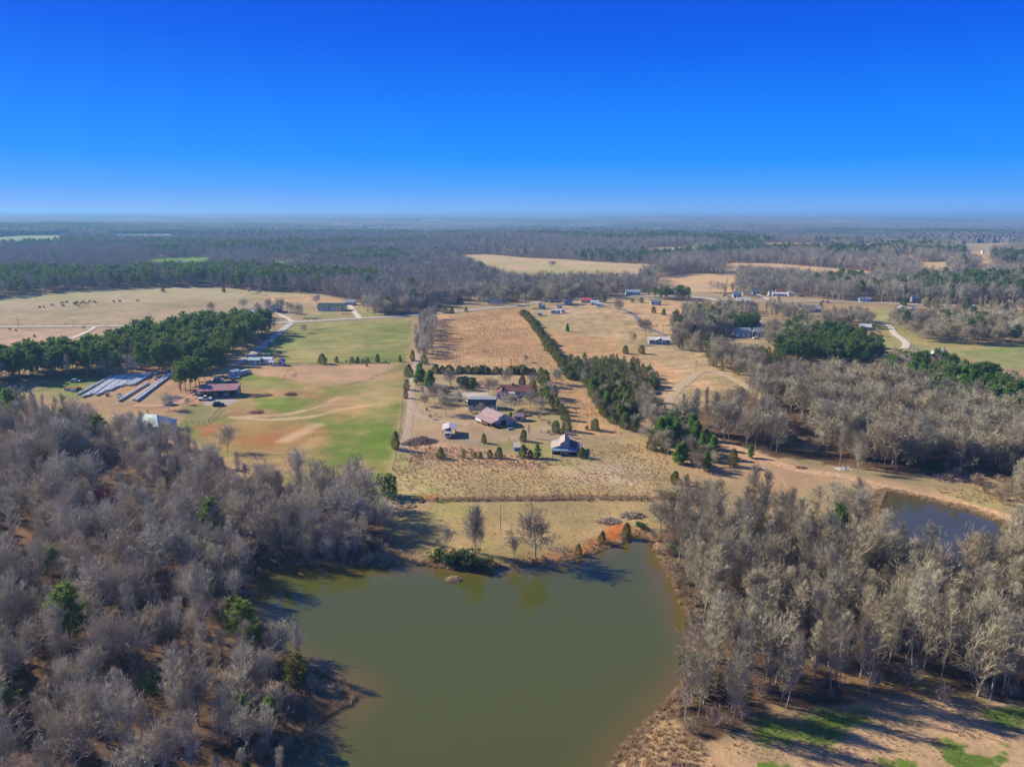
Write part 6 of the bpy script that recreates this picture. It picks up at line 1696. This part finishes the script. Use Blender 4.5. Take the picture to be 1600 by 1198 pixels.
fill(G((1232, 532), (1290, 526), (1335, 536), (1374, 552), (1374, 572), (1290, 572), (1212, 568), (1212, 546), (1236, 520), (1270, 512)), 4.0, {'young_pine': (.8, 8, 12), 'cedar': (.2, 4, 7)}, 'grove')
fill(G((1196, 528), (1268, 524), (1282, 540), (1250, 556), (1200, 556)), 5, {'bare': (.92, 9, 13), 'cedar': (.08, 4, 6)}, 'mid', models={'bare': [7, 8, 9, 0]})
fill(G((1282, 503), (1340, 500), (1368, 504), (1350, 515), (1290, 516)), 5.5, {'bare': (.92, 9, 13), 'cedar': (.08, 5, 8)}, 'mid')
fill(G((1385, 504), (1480, 508), (1600, 514), (1900, 520), (1900, 548), (1600, 542), (1440, 534), (1392, 512)), 5.8, {'bare': (.95, 9, 14), 'pine': (.05, 10, 14)}, 'mid', models={'bare': [7, 8, 9, 0]})
fill(G((1050, 510), (1095, 502), (1150, 500), (1195, 508), (1130, 526), (1095, 532), (1050, 528)), 5, {'bare': (.72, 9, 13), 'cedar': (.2, 5, 9), 'pine': (.08, 9, 12)}, 'mid', models={'bare': [7, 8, 9, 0]})
fill(G((1138, 512), (1180, 512), (1185, 522), (1140, 526)), 3.6, {'young_pine': (1, 8, 11.5)}, 'grove')
fill(G((1062, 488), (1130, 480), (1180, 486), (1175, 498), (1100, 500), (1062, 500)), 6, {'bare': (.6, 7, 11), 'cedar': (.4, 4, 7)}, 'mid', thin=.2)
fill(G((1195, 484), (1215, 482), (1270, 495), (1250, 506), (1195, 498)), 6, {'bare': (1, 7, 11)}, 'mid')
fill(G((1048, 532), (1075, 528), (1120, 545), (1115, 558), (1060, 545)), 5, {'cedar': (.7, 4, 7), 'bare': (.3, 7, 10)}, 'mid')
fill(G((1100, 550), (1150, 560), (1190, 590), (1230, 625), (1222, 640), (1180, 618), (1140, 590), (1105, 570)), 5.2, {'bare': (.85, 9, 13), 'cedar': (.15, 4, 7)}, 'mid', models={'bare': [7, 8, 9, 5]})
fill(G((1155, 562), (1190, 552), (1220, 562), (1200, 574), (1160, 578)), 4, {'cedar': (.8, 4, 7.5), 'young_pine': (.2, 6, 8)}, 'mid')
# cedar patch beside the hedge
fill(G((884, 566), (925, 568), (960, 566), (998, 574), (1026, 592), (1028, 612), (1008, 622), (990, 640), (997, 682), (975, 678), (950, 658), (930, 632), (912, 606)), 2.9, {'cedar': (.79, 2.4, 5.4), 'young_pine': (.09, 4.5, 6.5), 'bare': (.12, 3.5, 6)}, 'patch', models={'bare': [5, 6, 7]})
fill(G((990, 640), (1010, 625), (1030, 645), (1032, 668), (1005, 680)), 3.8, {'bare': (.85, 7, 10), 'cedar': (.15, 3, 5)}, 'patch', models={'bare': [5, 6, 7]})
fill(G((1000, 690), (1030, 672), (1060, 668), (1090, 690), (1135, 725), (1120, 738), (1075, 735), (1030, 720)), 4.0, {'young_pine': (.38, 6, 10), 'bare': (.47, 5, 9), 'cedar': (.15, 3, 5)}, 'patch', models={'bare': [5, 6, 7]})
# tall hedge row between the green field and the straw field
fill(G((664, 497), (684, 497), (676, 558), (646, 562), (652, 530)), 4.4, {'bare': (.96, 8, 12.5), 'cedar': (.04, 4, 6)}, 'hedge row', nomask=True, models={'bare': [0, 1, 2, 5]})
# left pines
fill(G((-200, 610), (0, 583), (60, 574), (125, 570), (165, 556), (215, 540), (290, 526), (400, 517), (434, 515), (446, 520), (425, 538), (398, 546), (330, 572), (270, 583), (200, 588), (60, 594), (0, 606), (-200, 640)), 4.2, {'pine': (.8, 11, 15.5), 'bare': (.2, 9, 12)}, 'left pines')
fill(G((190, 560), (240, 545), (345, 540), (340, 560), (280, 578), (210, 580)), 5.5, {'bare': (.85, 9, 12), 'pine': (.15, 9, 12)}, 'left pines', thin=.1, models={'bare': [0, 1, 2, 5]})
fill(G((270, 608), (300, 592), (352, 560), (362, 562), (350, 578), (318, 604), (292, 620)), 4.2, {'pine': (1, 10, 13)}, 'left pines')
# trees round the houses beyond the road
fill(G((570, 484), (640, 487), (640, 475), (700, 466), (700, 474), (665, 484), (650, 490), (575, 492)), 6.5, {'bare': (.88, 10, 15), 'cedar': (.12, 5, 9)}, 'houses', thin=.1, models={'bare': [7, 8, 9]})
fill(G((690, 466), (800, 464), (880, 463), (960, 460), (960, 466), (880, 470), (800, 472), (700, 470)), 6.5, {'bare': (.88, 10, 15), 'cedar': (.12, 5, 9)}, 'houses', thin=.15, models={'bare': [7, 8, 9]})
fill(G((390, 492), (450, 485), (452, 494), (400, 500)), 9, {'bare': (1, 8, 12)}, 'houses')
fill(G((1010, 465), (1052, 463), (1082, 468), (1078, 472), (1015, 468)), 5, {'pine': (.8, 8, 11), 'bare': (.2, 7, 10)}, 'houses')
fill(G((1440, 478), (1600, 482), (1700, 484), (1700, 494), (1500, 496), (1440, 492)), 10, {'bare': (.8, 8, 12), 'cedar': (.2, 5, 8)}, 'houses', thin=.3)
fill(G((1130, 458), (1250, 460), (1250, 464), (1130, 466)), 9, {'bare': (.9, 8, 12), 'cedar': (.1, 5, 8)}, 'houses', thin=.35)

MIDDLE = G((150, 570), (200, 552), (290, 540), (370, 533), (385, 545), (340, 562), (270, 580), (170, 588))
PLANTS = [p for p in PLANTS if not (p[4] == 'left pines' and p[0] == 'pine' and random.random() < .6 and inside(np.array([p[1]]), np.array([p[2]]), MIDDLE)[0])]
# the nearest stand as single trees, the rest of each kind as one mass
PL = np.array([(p[1], p[2], p[3]) for p in PLANTS])
PL_Z = ground_height(PL[:, 0], PL[:, 1])
px_, py_, w_ = project(PL[:, 0], PL[:, 1], PL_Z)
pt_x, pt_y, _ = project(PL[:, 0], PL[:, 1], PL_Z + PL[:, 2])
inview = (px_ > -15) & (px_ < 1615) & (pt_y < 1190) & (w_ > 0) & ((py_ < 1240))
SUB = {
 ('left', 0): ('bare grey tree of the left wood leaning over the pond edge', 'bare trees along the left pond edge'),
 ('left', 1): ('bare tree on the rim of the left wood facing the patchy field', 'bare trees on the field rim of the left wood'),
 ('left', 2): ('bare tree around the straw-brown clearing in the left wood', 'bare trees around the brown clearing'),
 ('right', 0): ('pale bare tree of the right wood standing along the pond edge', 'bare trees along the right pond edge'),
 ('right', 1): ('pale bare tree in the front row of the right wood beside the grassy clearing', 'bare trees on the clearing edge'),
 ('right', 2): ('bare tree of the right wood standing before the upper pond', 'bare trees before the upper pond'),
}
CLEARING = G((115, 950), (165, 970), (200, 1010), (175, 1060), (210, 1090), (150, 1100), (130, 1050), (140, 1000))
FRONT = G((1090, 1170), (1190, 1124), (1290, 1104), (1380, 1085), (1465, 1083), (1545, 1102), (1620, 1095))
def sub_label(zone, x, y):
    X, Y = np.array([x]), np.array([y])
    if sdist(X, Y, POND)[0] < 11: return SUB[(zone, 0)]
    if zone == 'left':
        if sdist(X, Y, CLEARING)[0] < 9: return SUB[('left', 2)]
        if sdist(X, Y, F_LEFT)[0] < 16: return SUB[('left', 1)]
    else:
        if line_dist(X, Y, FRONT)[0] < 9: return SUB[('right', 1)]
        if sdist(X, Y, POND2)[0] < 14: return SUB[('right', 2)]
GROUPS = {
 ('bare', 'left'): ('bare grey tree in the dense wood left of the pond', 'bare trees of the left wood'),
 ('bare', 'right'): ('pale bare tree in the dense wood right of the pond', 'bare trees of the right wood'),
 ('bare', 'upper'): ('bare tree in the wood beyond the upper pond', 'bare trees of the upper wood'),
 ('pine', 'left'): ('pine standing among the bare trees of the left wood', 'pines in the left wood'),
 ('pine', 'left pines'): ('dark pine in the pine belt on the left behind the wrapped bales', 'pines of the left belt'),
 ('pine', 'green right'): ('green pine in the mixed belt below the right grass field', 'pines of the right belt'),
 ('young_pine', 'grove'): ('bright green pine in the dense grove on the right', 'bright green grove pines'),
 ('young_pine', 'patch'): ('young green pine in the thicket beside the near field', 'young pines in the thicket'),
 ('young_pine', 'green right'): ('young pine among bare trees below the grass field', 'young pines below the grass field'),
 ('cedar', 'patch'): ('cedar in the dense triangular cedar patch right of the hedge', 'cedars of the triangular patch'),
 ('cedar', 'left'): ('dark cedar under the bare trees of the left wood', 'cedars in the left wood'),
 ('cedar', 'right'): ('cedar under the bare trees of the right wood', 'cedars in the right wood'),
}
fam = {'bare': 'bare', 'pine': 'pine', 'young_pine': 'pine', 'cedar': 'cedar', 'shrub': 'shrub'}
QUOTA = {'bare': 300 - len(BARE_ONES), 'pine': 285, 'cedar': 170, 'shrub': 60}
MASS = {'bare': [], 'pine': [], 'cedar': [], 'shrub': []}
order = np.argsort(w_ - PL[:, 2] * 4)
for i in order:
    k, x, y, h, zone, v = PLANTS[i]
    f = fam[k]
    if inview[i] and QUOTA[f] > 0:
        QUOTA[f] -= 1
        lab, grp = GROUPS.get((k, zone), ('%s in a small stand among the distant fields and houses' % {'bare': 'bare tree', 'pine': 'pine', 'young_pine': 'young green pine', 'cedar': 'cedar', 'shrub': 'bare shrub'}[k], '%ss in the small stands' % k.replace('_', ' ')))
        if k == 'bare' and zone in ('left', 'right'): lab, grp = sub_label(zone, x, y) or (lab, grp)
        plant(k, x, y, h, lab, grp, None if v < 0 else v, random.uniform(.85, 1.2) if f != 'cedar' else random.uniform(1.25, 1.9), float(PL_Z[i]))
    else:
        vv = v if v >= 0 else int(rng.integers(0, 10))
        nom = BARE_FORMS[vv][1] if f == 'bare' else (15.5 if f == 'pine' else (5 if f == 'cedar' else 3))
        MASS[f].append((x, y, float(PL_Z[i]), h / nom, vv))
print('left over quota', QUOTA, {k: len(v) for k, v in MASS.items()}, len(PLANTS))

# the far forest, tree by tree out to about two kilometres
def far_points(d0, d1, step):
    xs = np.arange(-d1 * .78, d1 * .78, step); ys = np.arange(d0 * .7, d1, step)
    X, Y = np.meshgrid(xs, ys)
    X = (X + (rng.random(X.shape) - .5) * step * 1.5).ravel(); Y = (Y + (rng.random(Y.shape) - .5) * step * 1.5).ravel()
    d = np.hypot(X, Y)
    m = (d >= d0) & (d < d1) & (np.abs(X) < Y * .74 + 25)
    X, Y = X[m], Y[m]
    m = ~inside(X, Y, OPEN)
    for poly, _ in FAR_FIELDS: m &= ~inside(X, Y, poly)
    for sx, sy, r in SPOTS:
        if sx * sx + sy * sy > 250000: m &= np.hypot(X - sx, Y - sy) > r + 4
    for pts, dd in KEEP_CLEAR:
        if np.hypot(*pts.mean(0)) > 450: m &= line_dist(X, Y, pts) > dd + 2
    return X[m], Y[m]
PINE_ZONES = [G((400, 402), (480, 396), (530, 402), (620, 402), (640, 414), (560, 424), (470, 420)), G((200, 392), (320, 395), (420, 385), (420, 398), (250, 402)), G((800, 350), (1000, 352), (1180, 352), (1180, 360), (850, 366)),
              G((1280, 448), (1330, 440), (1370, 462), (1380, 472), (1310, 466)), G((1420, 446), (1600, 444), (1620, 456), (1440, 458)), G((1290, 436), (1330, 440), (1330, 448), (1290, 444)), G((1010, 375), (1080, 374), (1080, 382), (1010, 382)), G((1290, 400), (1360, 396), (1350, 410), (1290, 408))]
def pine_share(X, Y):
    n = fbm(X, Y, 260, 41, 3)
    s = sstep(.60, .70, n) * .5 + .012
    for z in PINE_ZONES: s = np.where(inside(X, Y, z), sstep(.38, .58, fbm(X, Y, 110, 43, 3)) * .55, s)
    return s
FARB, FARP = [], []
for d0, d1, st in ((560, 1100, 6.8), (1100, 1700, 8.0), (1700, 2300, 10.0)):
    X, Y = far_points(d0, d1, st)
    Z = ground_height(X, Y) if d0 < 600 else terrain(X, Y)
    isp = rng.random(len(X)) < pine_share(X, Y)
    hh = (11.5 + 7 * fbm(X, Y, 180, 51, 2)) * rng.uniform(.85, 1.15, len(X)) * (1.12 if d0 > 1600 else 1)
    v = rng.integers(0, 10, len(X))
    for x, y, z, h, p, q in zip(X, Y, Z, hh, isp, v):
        if p: FARP.append((x, y, z, h / 15.5, q))
        else: FARB.append((x, y, z, h / FAR_FORMS[q][1] * 1.08, q))
print('far trees', len(FARB), len(FARP))
mass('bare_woodland', 'bare', MASS['bare'], 'close bare grey woods around the ponds and between the fields', 'woodland')
mass('far_bare_woodland', 'bare_far', FARB, 'brown-grey leafless forest stretching across the middle distance', 'woodland')
mass('pine_woodland', 'pine', FARP + MASS['pine'], 'dark green pine stands scattered through the leafless forest', 'woodland')
mass('cedar_thicket', 'cedar', MASS['cedar'] or [(0, 500, 0, 1, 0)], 'scattered dark cedars at the edges of the woods', 'thicket')
print('scattered')

# far canopy, a bumpy sheet of crowns out to the horizon
def canopy():
    a = np.radians(90 - np.linspace(-43, 43, 1100)); dd = np.geomspace(1, 1, 1)
    dp = np.concatenate([np.linspace(2.25, .8, 120)[:-1], np.linspace(.8, .17, 80)])
    r = CAM_H / np.tan(np.radians(dp))
    A, Rr = np.meshgrid(a, r)
    X, Y = (Rr * np.cos(A)).ravel(), (Rr * np.sin(A)).ravel()
    base = terrain(X, Y)
    d = np.hypot(X, Y)
    h = 10.5 + 6 * fbm(X, Y, 180, 51, 2) + 4.5 * (rng.random(len(X)) - .5) * np.clip(2600 / d, .35, 1) + 5 * (fbm(X, Y, 60, 61, 2) - .5)
    for poly, _ in FAR_FIELDS:
        s = sdist(X, Y, poly, 30)
        h = np.where(s < 6, -6, h)
    h = np.where(d < 2250, -8, h)
    n = pine_share(X, Y); k = fbm(X, Y, 90, 71, 3)
    n2 = fbm(X * .45, Y, 1100, 81, 4)
    n = np.clip(n * 1.1 + sstep(.48, .60, n2) * .75 * (k > .36), 0, 1)[:, None]
    pale = (fbm(X * .8, Y, 420, 83, 3) > .74)[:, None] * (d > 2600)[:, None]
    c = np.array((.17, .135, .115)) * (1 - n) + np.array((.05, .075, .025)) * n
    c = np.where(pale, np.array((.34, .30, .16)), c)
    h = np.where(pale[:, 0], 2.0, h)
    c = c * (.7 + .6 * rng.random(len(X)))[:, None]
    nc, nrow = len(a), len(r)
    i = (np.arange(nrow - 1)[:, None] * nc + np.arange(nc - 1)[None, :]).ravel()
    q = np.stack([i, i + 1, i + nc + 1, i + nc], 1)
    hq = h[q].max(1)
    q = q[hq > -5]
    vv = np.stack([X, Y, base + h], 1)
    p0, p1, p3 = vv[q[0, 0]], vv[q[0, 1]], vv[q[0, 3]]
    if np.cross(p1 - p0, p3 - p0)[2] < 0: q = q[:, ::-1]
    m = bpy.data.materials.new('far_crowns'); m.use_nodes = True
    b = m.node_tree.nodes['Principled BSDF']; b.inputs['Roughness'].default_value = 1; b.inputs['Specular IOR Level'].default_value = 0
    at_ = m.node_tree.nodes.new('ShaderNodeAttribute'); at_.attribute_name = 'cover'
    m.node_tree.links.new(at_.outputs['Color'], b.inputs['Base Color'])
    used, inv = np.unique(q, return_inverse=True)
    o = link('far_forest', np_mesh('far_forest', vv[used], inv.reshape(q.shape), m, np.concatenate([c, np.ones((len(c), 1))], 1)[used], False))
    tag(o, 'hazy forest covering the plain to the horizon', 'forest', kind='stuff')
canopy()

# ------------------------------------------------------------------ undergrowth and tall dry grass
def tufts():
    pts = []
    def add(poly, step, s0, s1, keep=1.0, noise=None):
        X, Y = scatter(poly, step)
        m = rng.random(len(X)) < keep
        if noise: m &= fbm(X, Y, noise[0], 91, 3) > noise[1]
        for wv in WET: m &= sdist(X, Y, wv) > -.2
        for p_, d in KEEP_CLEAR: m &= line_dist(X, Y, p_) > d - 1
        for sx, sy, r in SPOTS: m &= np.hypot(X - sx, Y - sy) > min(r, 6) * .6
        X, Y = X[m], Y[m]; Z = ground_height(X, Y)
        pts.extend(zip(X, Y, Z, rng.uniform(s0, s1, len(X))))
    add(F_NEAR, .95, .2, .6, .8, (14, .44))
    add(F_NEAR, 1.3, .3, .7, .9, (5, .52))
    add(F_NEAR, 2.0, .2, .45)
    add(G((660, 783), (1060, 780), (1062, 776), (900, 773), (700, 778)), .7, .7, 1.2)
    add(G((630, 690), (700, 695), (860, 720), (860, 735), (640, 725)), .9, .3, .75, .9, (6, .4))
    add(F_STRAW, 1.7, .4, .8, .9, (20, .42))
    add(G((612, 790), (1060, 788), (1010, 832), (880, 874), (600, 884)), 1.9, .2, .45, .8)
    add(G((1040, 1125), (1100, 1165), (1090, 1230), (960, 1230), (975, 1180), (1010, 1140)), .7, .5, 1.1)
    add(G((1130, 1165), (1290, 1112), (1470, 1092), (1640, 1110), (1700, 1260), (1000, 1260)), .7, .15, .42, .9, (4, .5))
    add(G((1450, 762), (1540, 765), (1570, 785), (1500, 786)), 1.2, .5, 1.0)
    add(G((115, 950), (165, 970), (200, 1010), (175, 1060), (210, 1090), (150, 1100), (130, 1050)), .8, .5, 1.0)
    for pl, lo, hi in ((POND, 0.2, 2.6), (POND2, .2, 1.8)):
        n = 3200; t = rng.random(n) * len(pl); i = t.astype(int); f = (t - i)[:, None]
        q = pl[i % len(pl)] * (1 - f) + pl[(i + 1) % len(pl)] * f + rng.normal(0, 1.3, (n, 2))
        s = sdist(q[:, 0], q[:, 1], pl); q = q[(s > -.3) & (s < hi + .8)]
        Z = ground_height(q[:, 0], q[:, 1])
        pts.extend(zip(q[:, 0], q[:, 1], Z, rng.uniform(.5, 1.0, len(q))))
    mass('dry_grass', 'tuft', pts, 'tall dry straw grass in the fields and along the pond banks', 'grass')
    print('tufts', len(pts))
tufts()
def under():
    pts = list(MASS['shrub'])
    def add(poly, step, s0, s1, keep=1.0):
        X, Y = scatter(poly, step)
        m = rng.random(len(X)) < keep
        for wv in WET: m &= sdist(X, Y, wv) > .4
        for p_, d in KEEP_CLEAR: m &= line_dist(X, Y, p_) > d
        X, Y = X[m], Y[m]; Z = ground_height(X, Y)
        pts.extend((x, y, z, s, random.randrange(4)) for x, y, z, s in zip(X, Y, Z, rng.uniform(s0, s1, len(X))))
    add(G((-60, 690), (150, 700), (400, 757), (600, 806), (612, 860), (440, 882), (384, 920), (440, 1022), (556, 1092), (480, 1150), (450, 1260), (-400, 1300)), 4.2, .5, 1.3, .8)
    add(G((1060, 810), (1330, 846), (1400, 912), (1560, 905), (1700, 880), (1900, 1000), (1600, 1095), (1290, 1104), (1100, 1168), (1042, 1128), (1090, 1060), (1080, 960), (1035, 860)), 4.6, .5, 1.2, .8)
    add(G((1062, 668), (1222, 690), (1480, 742), (1600, 745), (1600, 690), (1420, 640), (1200, 640)), 6, .5, 1.1, .7)
    add(G((400, 885), (600, 878), (612, 850), (560, 845), (420, 870)), 2.6, .6, 1.3)
    add(G((1040, 870), (1060, 870), (1105, 990), (1110, 1060), (1085, 1080), (1090, 1030), (1080, 960)), 2.4, .5, 1.2)
    add(G((1480, 745), (1600, 750), (1600, 790), (1560, 790), (1530, 765)), 3.4, .7, 1.3)
    add(G((1010, 835), (1040, 830), (1055, 880), (1035, 875)), 2.4, .5, 1.1)
    add(G((900, 866), (960, 852), (985, 838), (990, 832), (950, 842), (900, 860)), 2.6, .3, .7, .7)
    add(G((600, 886), (690, 889), (770, 885), (880, 872), (880, 869), (770, 880), (690, 882), (600, 880)), 1.5, .15, .4, .8)
    add(G((770, 884), (880, 873), (880, 866), (770, 878)), 2.2, .3, .7, .7)
    add(G((640, 692), (700, 700), (860, 722), (860, 732), (700, 722), (635, 715)), 2.8, .25, .55, .8)
    add(G((640, 840), (680, 850), (690, 882), (770, 884), (770, 868), (690, 850)), 2.6, .3, .8, .8)
    add(G((1075, 790), (1180, 800), (1290, 812), (1370, 835), (1370, 850), (1250, 830), (1075, 812)), 3.4, .5, 1.2, .9)
    mass('undergrowth', 'shrub', pts, 'brown leafless undergrowth beneath the woods and along the shore', 'undergrowth')
    print('undergrowth', len(pts))
under()
# coloured clumps in the left wood: rusty saplings and mistletoe
def clumps():
    for x, y, h, m, lab in [(137, 790, 26, M_RED, 'rust-leaved small tree inside the left wood'), (155, 786, 24, M_RED, 'second rust-leaved small tree inside the left wood'), (1385, 590, 14, M_RED, '')]:
        if not lab: continue
        o = one('evergreen', x, y, h, lab, None, None, 1.4)
        o.name = 'oak_sapling'; o['category'] = 'tree'
        c = [k for k in o.children if k.name.startswith('crown')][0]
        c.data = KINDS['evergreen'][0][1].copy(); c.data.materials.clear(); c.data.materials.append(m)
    for x, y, h, lab in [(330, 905, 60, 'tree carrying yellow mistletoe balls by the left cove'), (265, 880, 52, 'tree with yellow-green mistletoe in the left wood')]:
        o = one('bare', x, y, h, lab, None, 5, .9)
        hh = KINDS['bare'][5][2]
        rnd = random.Random(int(x))
        for _ in range(9):
            b = MB(); tuft(b, rnd, Vector((0, 0, 0)), .55, 60, .16)
            k = b.build('mistletoe', M_YEL, o); a, r = rnd.uniform(0, 6.28), rnd.uniform(.5, 3.6)
            k.location = (math.cos(a) * r, math.sin(a) * r, hh * rnd.uniform(.72, .95))
clumps()

# ------------------------------------------------------------------ haze
hz = MB().box(-26000, -400, -60, 26000, 31000, 100)
hm_ = bpy.data.materials.new('haze_air'); hm_.use_nodes = True
nt = hm_.node_tree; nt.nodes.clear()
out = nt.nodes.new('ShaderNodeOutputMaterial'); pv = nt.nodes.new('ShaderNodeVolumePrincipled')
pv.inputs['Color'].default_value = (.27, .585, .98, 1)
pv.inputs['Density'].default_value = HAZE_D
pv.inputs['Anisotropy'].default_value = 0.15
nt.links.new(pv.outputs[0], out.inputs['Volume'])
tag(hz.build('haze', hm_), 'thin blue air over the whole plain', 'haze', kind='stuff')
